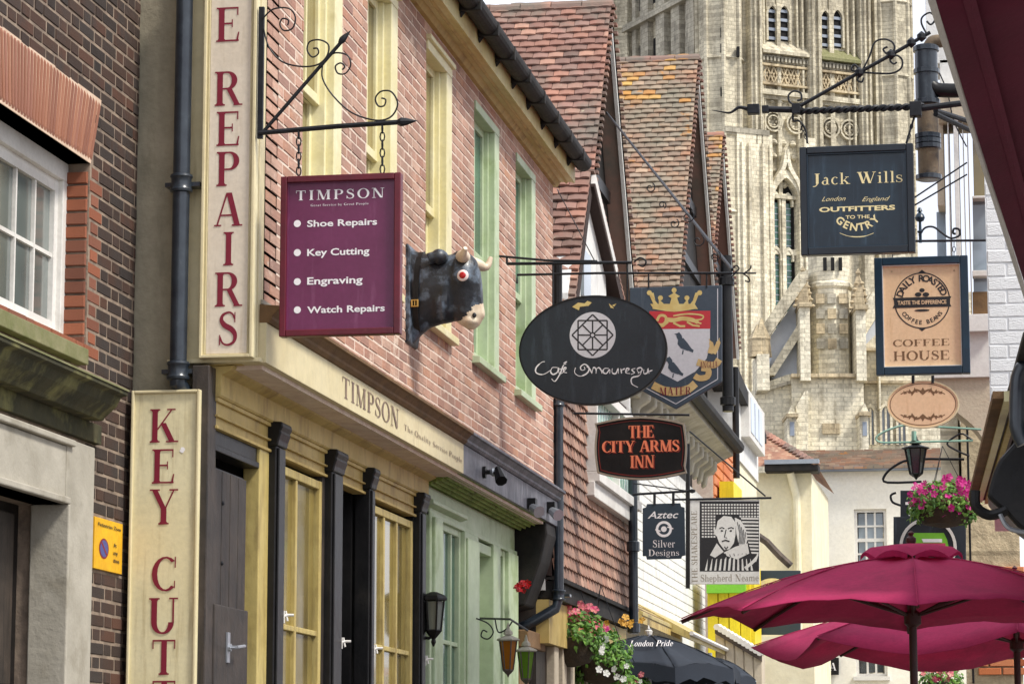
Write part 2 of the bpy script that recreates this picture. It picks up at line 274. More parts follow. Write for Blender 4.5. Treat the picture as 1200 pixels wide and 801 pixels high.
# ---------------------------------------------------------------- mesh builders
class MB:
    def __init__(s): s.v = []; s.f = []; s.smooth = False
    def add(s, vs, fs):
        k = len(s.v); s.v += [Vector(x) for x in vs]; s.f += [tuple(i + k for i in f) for f in fs]; return s
    def box(s, x0, x1, y0, y1, z0, z1): return s.fb(Fr((0, 0, 0), (1, 0, 0)), x0, x1, z0, z1, -y1, -y0)
    def fb(s, fr, u0, u1, v0, v1, w0, w1):
        P = [fr.p(u, v, w) for w in (w0, w1) for v in (v0, v1) for u in (u0, u1)]
        return s.add(P, [(0, 2, 3, 1), (4, 5, 7, 6), (0, 1, 5, 4), (2, 6, 7, 3), (0, 4, 6, 2), (1, 3, 7, 5)])
    def prism(s, fr, pts, w0, w1):
        a = sum(pts[i][0] * pts[(i + 1) % len(pts)][1] - pts[(i + 1) % len(pts)][0] * pts[i][1] for i in range(len(pts)))
        if a < 0: pts = pts[::-1]
        n = len(pts); P = [fr.p(u, v, w0) for u, v in pts] + [fr.p(u, v, w1) for u, v in pts]
        return s.add(P, [tuple(range(n - 1, -1, -1)), tuple(range(n, 2 * n))] + [(i, (i + 1) % n, n + (i + 1) % n, n + i) for i in range(n)])
    def flat(s, fr, polys, w=.001, step=.00006):
        for k, pts in enumerate(polys):
            a = sum(pts[i][0] * pts[(i + 1) % len(pts)][1] - pts[(i + 1) % len(pts)][0] * pts[i][1] for i in range(len(pts)))
            if a < 0: pts = pts[::-1]
            s.add([fr.p(u, v, w + step * (k % 40)) for u, v in pts], [tuple(range(len(pts)))])
        return s
    def tube(s, path, r, n=8, cap=True):
        path = [Vector(p) for p in path]; m = len(path); rs = r if isinstance(r, (list, tuple)) else [r] * m
        up = None; rings = []
        for i, p in enumerate(path):
            t = (path[min(i + 1, m - 1)] - path[max(i - 1, 0)]).normalized()
            if up is None: up = t.orthogonal().normalized()
            a = (up - t * up.dot(t))
            a = a.normalized() if a.length > 1e-6 else t.orthogonal().normalized()
            up = a; b = t.cross(a)
            rings.append([p + (a * math.cos(2 * math.pi * k / n) + b * math.sin(2 * math.pi * k / n)) * rs[i] for k in range(n)])
        vs = [x for rg in rings for x in rg]
        fs = [(i * n + k, i * n + (k + 1) % n, (i + 1) * n + (k + 1) % n, (i + 1) * n + k) for i in range(m - 1) for k in range(n)]
        if cap: fs += [tuple(range(n - 1, -1, -1)), tuple(range((m - 1) * n, m * n))]
        return s.add(vs, fs)
    def lathe(s, c, prof, n=16, axis='Z', a0=0):
        c = Vector(c); vs = []
        for r, h in prof:
            for k in range(n):
                a = 2 * math.pi * k / n + a0; x, y = r * math.cos(a), r * math.sin(a)
                vs.append(c + (Vector((x, y, h)) if axis == 'Z' else Vector((h, x, y)) if axis == 'X' else Vector((y, h, x))))
        m = len(prof)
        fs = [(i * n + k, i * n + (k + 1) % n, (i + 1) * n + (k + 1) % n, (i + 1) * n + k) for i in range(m - 1) for k in range(n)]
        fs += [tuple(range(n - 1, -1, -1)), tuple(range((m - 1) * n, m * n))]
        return s.add(vs, fs)
WL = {}
USED = set()
def mesh_of(mb, name, loc, m, smooth=False):
    me = bpy.data.meshes.new(name); me.from_pydata([v - loc for v in mb.v], [], mb.f); me.materials.append(MATS[m] if isinstance(m, str) else m)
    if smooth: me.polygons.foreach_set('use_smooth', [True] * len(me.polygons)); me.set_sharp_from_angle(angle=R(35))
    return me
def tag(o, label=None, cat=None, group=None, kind=None):
    if label: o['label'] = label
    if cat: o['category'] = cat
    if group: o['group'] = group
    if kind: o['kind'] = kind
    return o
def thing(name, loc, label, cat, group=None):
    o = bpy.data.objects.new(name, None); COL.objects.link(o); o.location = loc; o.empty_display_size = .2
    WL[o.name] = Vector(loc); return tag(o, label, cat, group)
def build(mb, name, m, parent=None, smooth=False, bevel=0, **kw):
    if parent is None:
        xs = [v.x for v in mb.v]; ys = [v.y for v in mb.v]; zs = [v.z for v in mb.v]
        loc = Vector(((min(xs) + max(xs)) / 2, (min(ys) + max(ys)) / 2, min(zs)))
    else: loc = WL[parent.name]
    o = bpy.data.objects.new(name, mesh_of(mb, name, loc, m, smooth)); COL.objects.link(o)
    if parent is None: o.location = loc
    else: o.parent = parent
    WL[o.name] = loc
    if bevel:
        bv = o.modifiers.new('bevel', 'BEVEL'); bv.width = bevel; bv.segments = 2; bv.limit_method = 'ANGLE'; bv.angle_limit = R(40)
    return tag(o, **kw)
def piece(me, name, parent, M):
    "one copy of a shared piece mesh at world matrix M"
    o = bpy.data.objects.new(name, me); COL.objects.link(o); o.parent = parent
    T = Matrix.Translation(-WL[parent.name]); o.matrix_basis = T @ M; return o
def bake(mb, me_v, me_f, M): mb.add([M @ v for v in me_v], me_f)

# unit brick (chamfered face towards +w) and unit roof tile
BV = [Vector(p) for p in [(-.5, -.5, -.5), (.5, -.5, -.5), (.5, .5, -.5), (-.5, .5, -.5), (-.5, -.5, .2), (.5, -.5, .2), (.5, .5, .2), (-.5, .5, .2), (-.47, -.42, .5), (.47, -.44, .5), (.46, .43, .5), (-.47, .44, .5)]]
BF = [(0, 1, 5, 4), (1, 2, 6, 5), (2, 3, 7, 6), (3, 0, 4, 7), (4, 5, 9, 8), (5, 6, 10, 9), (6, 7, 11, 10), (7, 4, 8, 11), (8, 9, 10, 11)]
def unit_mesh(name, V, F, m):
    me = bpy.data.meshes.new(name); me.from_pydata(V, [], F); me.materials.append(MATS[m]); return me
# tile: a slab with a slight camber, thicker lower lip
TV, TF = [], []
for j, (y, t) in enumerate(((-.5, 1), (.5, 1))):
    for i in range(4):
        x = -.5 + i / 3; h = .35 * (1 - (2 * x) ** 2)
        TV += [Vector((x * .97, y, h)), Vector((x * .97, y, h + t))]
for i in range(3):
    a = 2 * i; TF += [(a + 1, a + 3, a + 11, a + 9), (a, a + 8, a + 10, a + 2), (a, a + 2, a + 3, a + 1), (a + 8, a + 9, a + 11, a + 10)]
TF += [(0, 1, 9, 8), (6, 14, 15, 7)]

def in_poly(x, y, P):
    c = False; n = len(P)
    for i in range(n):
        x0, y0 = P[i]; x1, y1 = P[(i + 1) % n]
        if (y0 > y) != (y1 > y) and x < (x1 - x0) * (y - y0) / (y1 - y0) + x0: c = not c
    return c
def seen(p, m=4):
    x, y = proj(p); return -m < x < 1200 + m and -m < y < 801 + m

def pieces_out(items, V, F, m, name, parent, limit=300, hide=None):
    "items: (matrix, centre). The largest in view become objects sharing a mesh, the rest one stuff part."
    def rank(it):
        p = it[1]; vis = seen(p) and not (hide and hide(*proj(p)))
        return (0 if vis else 1, (p - CAM).length)
    items = sorted(items, key=rank); me = unit_mesh(name, V, F, m)
    for M, p in items[:limit]: piece(me, name, parent, M)
    if len(items) > limit:
        mb = MB()
        for M, p in items[limit:]: bake(mb, V, F, M)
        build(mb, name + ('work' if name.endswith('brick') else '_field'), m, parent, kind='stuff')

def wall_boxes(mb, fr, u0, u1, v0, v1, holes, w0, w1):
    us = sorted({u0, u1} | {min(max(h[0], u0), u1) for h in holes} | {min(max(h[1], u0), u1) for h in holes})
    vs = sorted({v0, v1} | {min(max(h[2], v0), v1) for h in holes} | {min(max(h[3], v0), v1) for h in holes})
    for a, b in zip(us, us[1:]):
        run = None
        for c, d in zip(vs, vs[1:]):
            cu, cv = (a + b) / 2, (c + d) / 2
            hole = any(h[0] < cu < h[1] and h[2] < cv < h[3] for h in holes)
            if hole:
                if run: mb.fb(fr, a, b, run[0], run[1], w0, w1); run = None
            else: run = (run[0], d) if run else (c, d)
        if run: mb.fb(fr, a, b, run[0], run[1], w0, w1)

def brick_items(fr, u0, u1, v0, v1, holes, course, L, H=None, joint=.009, w=0.0, thick=.02, jit=.002):
    "Flemish bond when H is given, else running bond"
    out_ = []; n = int((v1 - v0) / course); rot = fr.rot().to_4x4()
    for i in range(n):
        z0 = v0 + i * course; z1 = z0 + course - joint; zc = (z0 + z1) / 2
        seq = [L, H] if H else [L]; u = u0 - (i % 2) * (L * .5 if not H else (L + H) / 2) - .01; k = 0
        cuts = sorted([(max(h[0], u0), min(h[1], u1)) for h in holes if h[2] < zc < h[3]])
        while u < u1:
            ln = seq[k % len(seq)]; a, b = u, u + ln - joint; u += ln; k += 1
            spans = [(max(a, u0), min(b, u1))]
            for c, d in cuts:
                ns = []
                for x, y in spans:
                    if y <= c or x >= d: ns.append((x, y))
                    else:
                        if x < c: ns.append((x, c - .002))
                        if y > d: ns.append((d + .002, y))
                spans = ns
            for x, y in spans:
                if y - x < .018: continue
                th = thick + random.uniform(-jit, jit)
                cc = fr.p((x + y) / 2, zc, w + th / 2)
                M = Matrix.Translation(cc) @ rot @ Matrix.Rotation(random.uniform(-.012, .012), 4, 'Z') @ Matrix.Diagonal((y - x, z1 - z0, th, 1))
                out_.append((M, cc))
    return out_

def tile_items(ridge0, ridge1, down, length, gauge=.1, tw=.17, th=.013, over=1.5, clip=None, jit=.01):
    "courses of plain tiles from the ridge line down the slope"
    ridge0 = Vector(ridge0); ridge1 = Vector(ridge1); U = (ridge1 - ridge0).normalized(); D = Vector(down).normalized(); N_ = U.cross(-D)
    if N_.z < 0 and abs(N_.z) > 1e-3: N_ = -N_
    W = (ridge1 - ridge0).length; res = []; n = int(length / gauge)
    tl = gauge * over
    for i in range(n):
        yc = (i + 1) * gauge - tl / 2
        x = -(i % 2) * tw * .5 - tw * .2
        sag = .012 * math.sin(i * .7)
        while x < W:
            x0, x1 = max(x, 0), min(x + tw, W); x += tw
            if x1 - x0 < .03: continue
            t = random.uniform(-jit, jit)
            c = ridge0 + U * ((x0 + x1) / 2) + D * (yc + t) + N_ * (th * 1.1 + random.uniform(0, .004))
            if clip and not clip(c): continue
            # lower end lies on the course beneath, so each tile pitches up a little
            ang = math.atan(th * 1.15 / gauge) + random.uniform(-.012, .012)
            Yv = (-D * math.cos(ang) - N_ * math.sin(ang)); Zv = (N_ * math.cos(ang) - D * math.sin(ang)); Xv = Yv.cross(Zv)
            M = Matrix.Translation(c) @ Matrix((Xv, Yv, Zv)).transposed().to_4x4() @ Matrix.Rotation(random.uniform(-.02, .02), 4, 'Z') @ Matrix.Diagonal((x1 - x0, tl, th, 1))
            res.append((M, c))
    return res

# ---------------------------------------------------------------- lettering (own serif face + the built-in sans)
SW, TH, SF = .165, .055, .07
def rct(x0, y0, x1, y1): return [(x0, y0), (x1, y0), (x1, y1), (x0, y1)]
def stem(x, y0=0., y1=1., w=None, b=1, t=1):
    w = SW if w is None else w; P = [rct(x, y0, x + w, y1)]
    if b: P += [rct(x - SF, y0, x + w + SF, y0 + TH * .8), [(x - .04, y0 + .03), (x + w + .04, y0 + .03), (x + w, y0 + .09), (x, y0 + .09)]]
    if t: P += [rct(x - SF, y1 - TH * .8, x + w + SF, y1), [(x, y1 - .09), (x + w, y1 - .09), (x + w + .04, y1 - .03), (x - .04, y1 - .03)]]
    return P
def diag(x0, y0, x1, y1, w): return [[(x0, y0), (x0 + w, y0), (x1 + w, y1), (x1, y1)]]
def serif(x0, x1, y): return [rct(x0, y, x1, y + TH * .8)]
def arc(cx, cy, rx, ry, a0, a1, sw=None, t=None, n=14):
    sw = SW if sw is None else sw; t = TH if t is None else t; Q = []
    for i in range(n):
        a, b = R(a0 + (a1 - a0) * i / n), R(a0 + (a1 - a0) * (i + 1) / n)
        Q.append([(cx + rx * math.cos(a), cy + ry * math.sin(a)), (cx + rx * math.cos(b), cy + ry * math.sin(b)),
                  (cx + (rx - sw) * math.cos(b), cy + (ry - t) * math.sin(b)), (cx + (rx - sw) * math.cos(a), cy + (ry - t) * math.sin(a))])
    return Q
def rib(pts, ws):
    "a brush stroke along pts with a width at each point"
    if not isinstance(ws, (list, tuple)): ws = [ws] * len(pts)
    L_, R_ = [], []
    for i, (x, y) in enumerate(pts):
        a = pts[max(i - 1, 0)]; b = pts[min(i + 1, len(pts) - 1)]; dx, dy = b[0] - a[0], b[1] - a[1]; l = math.hypot(dx, dy) or 1
        nx, ny = -dy / l * ws[i] / 2, dx / l * ws[i] / 2; L_.append((x + nx, y + ny)); R_.append((x - nx, y - ny))
    return [[L_[i], L_[i + 1], R_[i + 1], R_[i]] for i in range(len(pts) - 1)]
def curve(pts, n=6):
    "Catmull-Rom through pts"
    o = []; P = [pts[0]] + list(pts) + [pts[-1]]
    for i in range(1, len(P) - 2):
        for k in range(n):
            t = k / n; o.append(tuple(.5 * (2 * P[i][c] + (P[i + 1][c] - P[i - 1][c]) * t + (2 * P[i - 1][c] - 5 * P[i][c] + 4 * P[i + 1][c] - P[i + 2][c]) * t * t + (3 * P[i][c] - P[i - 1][c] - 3 * P[i + 1][c] + P[i + 2][c]) * t ** 3) for c in range(len(pts[0]))))
    o.append(tuple(pts[-1])); return o
def tick(x, y, up): h = .2; return [[(x, y), (x - .035, y + up * TH), (x - .0, y + up * h)], ]
def eS(cx=.3):
    p = curve([(cx + .2, .78), (cx + .12, .93), (cx, .975), (cx - .16, .9), (cx - .2, .75), (cx - .1, .6), (cx + .1, .48), (cx + .21, .32), (cx + .18, .12), (cx, .025), (cx - .16, .08), (cx - .24, .26)], 4)
    n = len(p); return rib(p, [.05 + .11 * math.exp(-((i / n - .5) / .2) ** 2) for i in range(n)]) + [rct(cx + .185, .68, cx + .215, .98), rct(cx - .265, .02, cx - .23, .32)]
G = {
 'A': (.86, lambda: diag(.06, 0, .36, 1, .05) + diag(.62, 0, .36, 1, .17) + [rct(.18, .3, .6, .35)] + serif(0, .22, 0) + serif(.54, .86, 0)),
 'B': (.76, lambda: stem(.09) + [rct(.2, .95, .42, 1), rct(.2, .5, .45, .55), rct(.2, 0, .45, .05)] + arc(.4, .75, .26, .25, -90, 90) + arc(.42, .275, .29, .275, -90, 90)),
 'C': (.8, lambda: arc(.46, .5, .42, .51, 48, 312) + [rct(.73, .68, .765, 1), rct(.72, .08, .75, .3)]),
 'D': (.86, lambda: stem(.09) + [rct(.2, .95, .42, 1), rct(.2, 0, .42, .05)] + arc(.38, .5, .43, .5, -90, 90, n=18)),
 'E': (.74, lambda: stem(.09) + [rct(.2, .95, .66, 1), rct(.2, .5, .5, .55), rct(.2, 0, .68, .05), rct(.625, .76, .66, .97), rct(.47, .41, .5, .64), [(.66, .02), (.695, .27), (.66, .27), (.61, .05)]]),
 'F': (.7, lambda: stem(.09) + [rct(.2, .95, .64, 1), rct(.2, .5, .5, .55), rct(.605, .76, .64, .97), rct(.47, .41, .5, .64)]),
 'G': (.86, lambda: arc(.46, .5, .42, .51, 48, 320) + [rct(.73, .68, .765, 1)] + stem(.62, 0.04, .42, b=0)),
 'H': (.94, lambda: stem(.09) + stem(.68) + [rct(.2, .48, .7, .53)]),
 'I': (.4, lambda: stem(.12)),
 'J': (.5, lambda: stem(.22, .1, 1, b=0) + rib(curve([(.295, .2), (.28, .02), (.16, -.12), (.03, -.13)], 4), .07)),
 'K': (.88, lambda: stem(.09) + diag(.22, .38, .66, .98, .05) + diag(.62, .02, .34, .58, .17) + serif(.54, .8, .96) + serif(.52, .9, 0)),
 'L': (.7, lambda: stem(.09) + [rct(.2, 0, .62, .05), [(.62, .0), (.66, .3), (.63, .3), (.57, .05)]]),
 'M': (1.08, lambda: [rct(.13, 0, .18, 1)] + stem(.78) + diag(.44, 0, .12, 1, .16) + diag(.5, 0, .8, 1, .045) + serif(.03, .28, 0) + serif(.02, .26, .96)),
 'N': (.92, lambda: [rct(.13, 0, .18, 1), rct(.72, 0, .77, 1)] + diag(.6, 0, .1, 1, .17) + serif(.03, .28, 0) + serif(.0, .25, .96) + serif(.62, .88, .96)),
 'O': (.9, lambda: arc(.45, .5, .43, .52, 0, 360, n=24)),
 'P': (.74, lambda: stem(.09) + [rct(.2, .95, .42, 1), rct(.2, .46, .42, .51)] + arc(.4, .73, .29, .27, -90, 90)),
 'Q': (.9, lambda: arc(.45, .5, .43, .52, 0, 360, n=24) + diag(.74, -.14, .42, .2, .12)),
 'R': (.84, lambda: stem(.09) + [rct(.2, .95, .42, 1), rct(.2, .47, .42, .52)] + arc(.4, .735, .28, .265, -90, 90) + diag(.6, .03, .36, .5, .16) + serif(.58, .84, 0)),
 'S': (.62, lambda: eS()),
 'T': (.8, lambda: stem(.325, t=0) + [rct(.06, .95, .74, 1), rct(.06, .74, .095, .98), rct(.705, .74, .74, .98)]),
 'U': (.9, lambda: stem(.09, .3, 1, b=0) + [rct(.7, .3, .75, 1)] + serif(.6, .86, .96) + arc(.42, .32, .33, .33, 180, 360)),
 'V': (.86, lambda: diag(.34, 0, .06, 1, .17) + diag(.42, 0, .74, 1, .045) + serif(0, .3, .96) + serif(.62, .88, .96)),
 'W': (1.16, lambda: diag(.28, 0, .04, 1, .16) + diag(.34, 0, .56, .96, .045) + diag(.68, 0, .44, 1, .16) + diag(.76, 0, 1.02, 1, .045) + serif(-.02, .27, .96) + serif(.38, .66, .96) + serif(.92, 1.14, .96)),
 'X': (.86, lambda: diag(.6, 0, .1, 1, .17) + diag(.1, 0, .68, 1, .045) + serif(0, .26, 0) + serif(.5, .86, 0) + serif(.02, .36, .96) + serif(.56, .82, .96)),
 'Y': (.84, lambda: stem(.34, 0, .46, t=0) + diag(.34, .44, .06, 1, .16) + diag(.44, .44, .7, 1, .045) + serif(0, .3, .96) + serif(.58, .84, .96)),
 'Z': (.8, lambda: diag(.06, .03, .54, .97, .17) + [rct(.06, .95, .7, 1), rct(.06, 0, .72, .05), rct(.06, .76, .1, .97), rct(.68, .03, .72, .26)]),
 'a': (.54, lambda: [rct(.32, .04, .43, .46)] + arc(.29, .42, .14, .24, 0, 150, .1, .045) + arc(.23, .18, .19, .2, 60, 360, .1, .045) + [rct(.4, 0, .5, .04)]),
 'b': (.62, lambda: [rct(.08, 0, .19, 1)] + arc(.32, .32, .25, .34, -140, 140, .11, .045)),
 'c': (.5, lambda: arc(.28, .32, .24, .34, 45, 315, .11, .045)),
 'd': (.62, lambda: [rct(.4, 0, .51, 1), rct(.5, 0, .58, .04), rct(.32, .96, .42, 1)] + arc(.28, .32, .24, .34, 40, 320, .11, .045)),
 'e': (.52, lambda: arc(.28, .32, .24, .34, 0, 318, .11, .045) + [rct(.12, .32, .52, .365)]),
 'f': (.38, lambda: [rct(.12, 0, .23, .8), rct(.03, .6, .36, .64), rct(.05, 0, .32, .035)] + arc(.3, .8, .18, .2, 50, 180, .1, .05)),
 'g': (.56, lambda: arc(.26, .42, .21, .25, 0, 360, .09, .045) + arc(.27, -.1, .23, .17, 0, 360, .07, .05) + rib([(.14, .2), (.08, .12), (.2, .05), (.4, .04)], .06) + [rct(.42, .56, .54, .63)]),
 'h': (.66, lambda: [rct(.1, 0, .21, 1), rct(.44, 0, .55, .44), rct(.03, 0, .28, .035), rct(.38, 0, .62, .035), rct(.03, .965, .14, 1)] + arc(.38, .42, .17, .24, 0, 150, .11, .05)),
 'i': (.34, lambda: [rct(.12, 0, .23, .64), rct(.04, 0, .31, .035), rct(.04, .605, .15, .64)] + [[(.175 + .07 * math.cos(a * .785), .87 + .07 * math.sin(a * .785)) for a in range(8)]]),
 'k': (.64, lambda: [rct(.1, 0, .21, 1), rct(.03, 0, .28, .035), rct(.03, .965, .14, 1)] + diag(.2, .26, .46, .62, .05) + diag(.46, .02, .24, .36, .12) + serif(.36, .58, .6) + serif(.4, .66, 0)),
 'l': (.34, lambda: [rct(.12, 0, .23, 1), rct(.04, 0, .31, .035), rct(.04, .965, .15, 1)]),
 'm': (.98, lambda: [rct(.1, 0, .21, .62), rct(.42, 0, .53, .44), rct(.76, 0, .87, .44), rct(.03, 0, .28, .035), rct(.36, 0, .6, .035), rct(.7, 0, .94, .035)] + arc(.37, .42, .16, .24, 0, 150, .11, .05) + arc(.7, .42, .17, .24, 0, 150, .11, .05)),
 'n': (.66, lambda: [rct(.1, 0, .21, .62), rct(.44, 0, .55, .44), rct(.03, 0, .28, .035), rct(.38, 0, .62, .035), rct(.03, .6, .14, .64)] + arc(.38, .42, .17, .24, 0, 150, .11, .05)),
 'o': (.58, lambda: arc(.29, .32, .25, .34, 0, 360, .11, .045, 18)),
 'p': (.62, lambda: [rct(.1, -.28, .21, .64), rct(.03, -.28, .28, -.245), rct(.03, .6, .14, .64)] + arc(.32, .32, .25, .34, -140, 140, .11, .045)),
 'r': (.46, lambda: [rct(.1, 0, .21, .62), rct(.03, 0, .3, .035), rct(.03, .6, .14, .64)] + arc(.34, .44, .15, .22, 50, 150, .08, .06) + [rct(.36, .52, .44, .62)]),
 's': (.44, lambda: [[(x * .72, y * .64) for x, y in q] for q in eS()]),
 't': (.4, lambda: [rct(.13, .08, .24, .82), rct(.04, .6, .36, .64)] + arc(.28, .12, .15, .13, 180, 320, .1, .05)),
 'u': (.64, lambda: [rct(.08, .16, .19, .63), rct(.4, 0, .51, .63), rct(.5, 0, .6, .04), rct(.01, .6, .12, .64)] + arc(.25, .2, .17, .21, 180, 330, .11, .05)),
 'v': (.58, lambda: diag(.22, 0, .04, .62, .12) + diag(.28, 0, .46, .62, .045) + serif(0, .22, .6) + serif(.38, .56, .6)),
 'w': (.84, lambda: diag(.2, 0, .03, .62, .12) + diag(.25, 0, .38, .6, .045) + diag(.47, 0, .3, .62, .12) + diag(.53, 0, .7, .62, .045) + serif(0, .2, .6) + serif(.62, .8, .6)),
 'y': (.58, lambda: diag(.22, 0, .04, .62, .12) + diag(.14, -.28, .46, .62, .05) + serif(0, .22, .6) + serif(.38, .56, .6) + [rct(.08, -.28, .18, -.18)]),
 'z': (.5, lambda: diag(.04, .03, .3, .6, .13) + [rct(.04, .58, .44, .64), rct(.04, 0, .46, .05)]),
 "'": (.2, lambda: [rct(.06, .75, .14, 1)]), '-': (.4, lambda: [rct(.05, .35, .35, .42)]), '.': (.25, lambda: [rct(.07, 0, .18, .11)]),
 '&': (.8, lambda: arc(.36, .76, .18, .24, 0, 360, .08, .05) + arc(.36, .28, .3, .29, 0, 360, .12, .05) + diag(.6, 0, .3, .62, .1)),
}
def serif_text(s, track=.06):
    x = 0; P = []
    for ch in s:
        if ch == ' ': x += .42; continue
        wd, fn = G[ch]; P += [[(a + x, b) for a, b in q] for q in fn()]; x += wd + track
    return P, x - track
_tc = {}
def sans_text(s, bold=.0, shear=0):
    key = (s, bold, shear)
    if key in _tc: return _tc[key]
    c = bpy.data.curves.new('lettering', 'FONT'); c.body = s; c.offset = bold; c.shear = shear; c.resolution_u = 3; c.fill_mode = 'FRONT'
    o = bpy.data.objects.new('lettering', c); COL.objects.link(o); bpy.context.view_layer.update()
    dg = bpy.context.evaluated_depsgraph_get(); me = bpy.data.meshes.new_from_object(o.evaluated_get(dg))
    P = [[(me.vertices[i].co.x, me.vertices[i].co.y) for i in f.vertices] for f in me.polygons]
    bpy.data.objects.remove(o); bpy.data.curves.remove(c); bpy.data.meshes.remove(me)
    xs = [q[0] for f in P for q in f]; k = .72; x0 = min(xs)
    P = [[((x - x0) / k, y / k) for x, y in f] for f in P]; wd = (max(xs) - x0) / k
    _tc[key] = (P, wd); return P, wd
def fit(P, wd, u0, u1, v0, v1):
    "lay cap-height 1 lettering into a rectangle"
    sx = (u1 - u0) / wd; sy = (v1 - v0); return [[(u0 + x * sx, v0 + y * sy) for x, y in q] for q in P]
def fit_px(fr, PW, x0, x1, y0, y1, w=0):
    a = fr.q(x0, y1, w); b = fr.q(x1, y0, w); return fit(PW[0], PW[1], a[0], b[0], a[1], b[1])
def arc_text(s, fr, cx, cy, rx, ry, a0, a1, h, inside=False, bold=.01):
    "each letter turned along an arc (pixel ellipse on the sign plane)"
    out_ = []; n = len(s); c0 = fr.q(cx, cy); sc = abs(fr.q(cx + 10, cy)[0] - c0[0]) / 10
    for i, ch in enumerate(s):
        if ch == ' ': continue
        P, wd = sans_text(ch, bold); a = R(a0 + (a1 - a0) * i / (n - 1)); t = a - math.pi / 2 if not inside else a + math.pi / 2
        px, py = c0[0] + rx * sc * math.cos(a), c0[1] + ry * sc * math.sin(a)
        for q in P:
            r = []
            for x, y in q:
                x = (x - wd / 2) * h * sc; y = y * h * sc
                r.append((px + x * math.cos(t) - y * math.sin(t), py + x * math.sin(t) + y * math.cos(t)))
            out_.append(r)
    return out_
def pxs(fr, pts, w=0): return [fr.q(x, y, w) for x, y in pts]
def ell(fr, cx, cy, rx, ry, n=40, a0=0, a1=360):
    c = fr.q(cx, cy); sx = abs(fr.q(cx + 10, cy)[0] - c[0]) / 10
    sy = abs(fr.q(cx, cy + 10)[1] - c[1]) / 10
    return [(c[0] + rx * sx * math.cos(R(a0 + (a1 - a0) * k / n)), c[1] + ry * sy * math.sin(R(a0 + (a1 - a0) * k / n))) for k in range(n + (0 if abs(a1 - a0) == 360 else 1))]
def ring(fr, cx, cy, rx, ry, t, n=40, a0=0, a1=360):
    A = ell(fr, cx, cy, rx, ry, n, a0, a1); B = ell(fr, cx, cy, rx - t, ry - t, n, a0, a1); m = len(A)
    return [[A[i], A[(i + 1) % m], B[(i + 1) % m], B[i]] for i in range(m if abs(a1 - a0) == 360 else m - 1)]
def lp(fr, pts, wpx, close=False, smooth=0):
    "a painted line given along photo points on the sign plane"
    if smooth: pts = curve(pts, smooth)
    q = pxs(fr, pts); s = abs(fr.q(pts[0][0] + 10, pts[0][1])[0] - q[0][0]) / 10
    ws = [x * s for x in wpx] if isinstance(wpx, (list, tuple)) else wpx * s
    if isinstance(ws, list) and len(ws) != len(q): ws = [ws[min(int(i / len(q) * len(ws)), len(ws) - 1)] for i in range(len(q))]
    if close: q = q + [q[0], q[1]]
    return rib(q, ws)
def spiral(cx, cy, r0, r1, a0, a1, n=26): return [(cx + (r0 + (r1 - r0) * k / n) * math.cos(R(a0 + (a1 - a0) * k / n)), cy - (r0 + (r1 - r0) * k / n) * math.sin(R(a0 + (a1 - a0) * k / n))) for k in range(n + 1)]
def P3(fr, pts, w=0): return [fr.p(*fr.q(x, y, w), w) for x, y in pts]

# ================================================================ SETTING
g = MB(); g.add([(-900, -60, 0), (900, -60, 0), (900, 1500, 0), (-900, 1500, 0)], [(0, 1, 2, 3)])
tag(build(g, 'ground', 'paving'), kind='structure')
g = MB(); g.add([(-3.9, -5, .004), (3, -5, .004), (2.2, 52, .004), (-4.0, 52, .004)], [(0, 1, 2, 3)])
tag(build(g, 'street', 'paving'), kind='structure')

Y0 = 12.7
F0 = FY(Y0)
XB = F0.q(160, 300)[0]; XP = F0.q(305, 300)[0]; XG = F0.q(250, 560)[0]
FB, FP, FG = FX(XB), FX(XP), FX(XG)
YE = FP.q(648, 400)[0]               # far end of the pink building

# ================================================================ BROWN BRICK BUILDING (left edge)
bb = thing('brick_building', (XB - 1, 11, 0), 'dark brown brick building with red gauged brick window arch and stone doorway', 'building')
def fq(fr, px, py): return fr.q(px, py)
wy1 = FB.q(103, 300)[0]; arch_z0 = FB.q(103, 190)[1]; arch_z1 = FB.q(118, 118)[1]
sill_z = FX(XB - .1).q(66, 405)[1]
FD = FX(XB + .05); dY1 = FD.q(110, 600)[0]; dIn = FD.q(77, 600)[0]; dTop = FD.q(78, 591)[1]; dOut = FD.q(110, 524)[1]
wy0 = 10.4; door0 = 10.2
holes = [(wy0, wy1, sill_z, arch_z0), (door0, dIn, 0, dTop)]
wl = MB(); wall_boxes(wl, FB, 9.0, Y0 - .02, 0, 6.6, holes, -.35, -.0)
bwall = build(wl, 'wall', 'brown_mortar', bb)
course = 16.3 * .0038
archv = [(wy0 - .05, wy1, arch_z0, arch_z1), (wy1 - .001, FB.q(112, 150)[0], arch_z0 + .12, arch_z1)]
it = brick_items(FB, 10.35, Y0 - .025, 1.6, 5.45, holes + [(wy0 - .1, FB.q(110, 150)[0], arch_z0 - .001, arch_z1 + .005), (door0, dY1, 0, dOut + .02), (9, FX(XB + .2).q(150, 458)[0] + .1, FB.q(130, 490)[1] - .12, FB.q(130, 455)[1] - .02)], course, .215, .108, joint=.011, w=-.0165, thick=.02)
it = [t for t in it if t[1].y > 10.5]
red = [t for t in it if t[1].y < wy1 + .17 and sill_z - .05 < t[1].z < arch_z0 + .02]
it = [t for t in it if not (t[1].y < wy1 + .17 and sill_z - .05 < t[1].z < arch_z0 + .02)]
pieces_out(it, BV, BF, 'brown_brick', 'brick', bwall, 262)
me = unit_mesh('red_brick', BV, BF, 'orange_brick')
for M, p in red: piece(me, 'brick', bwall, M)
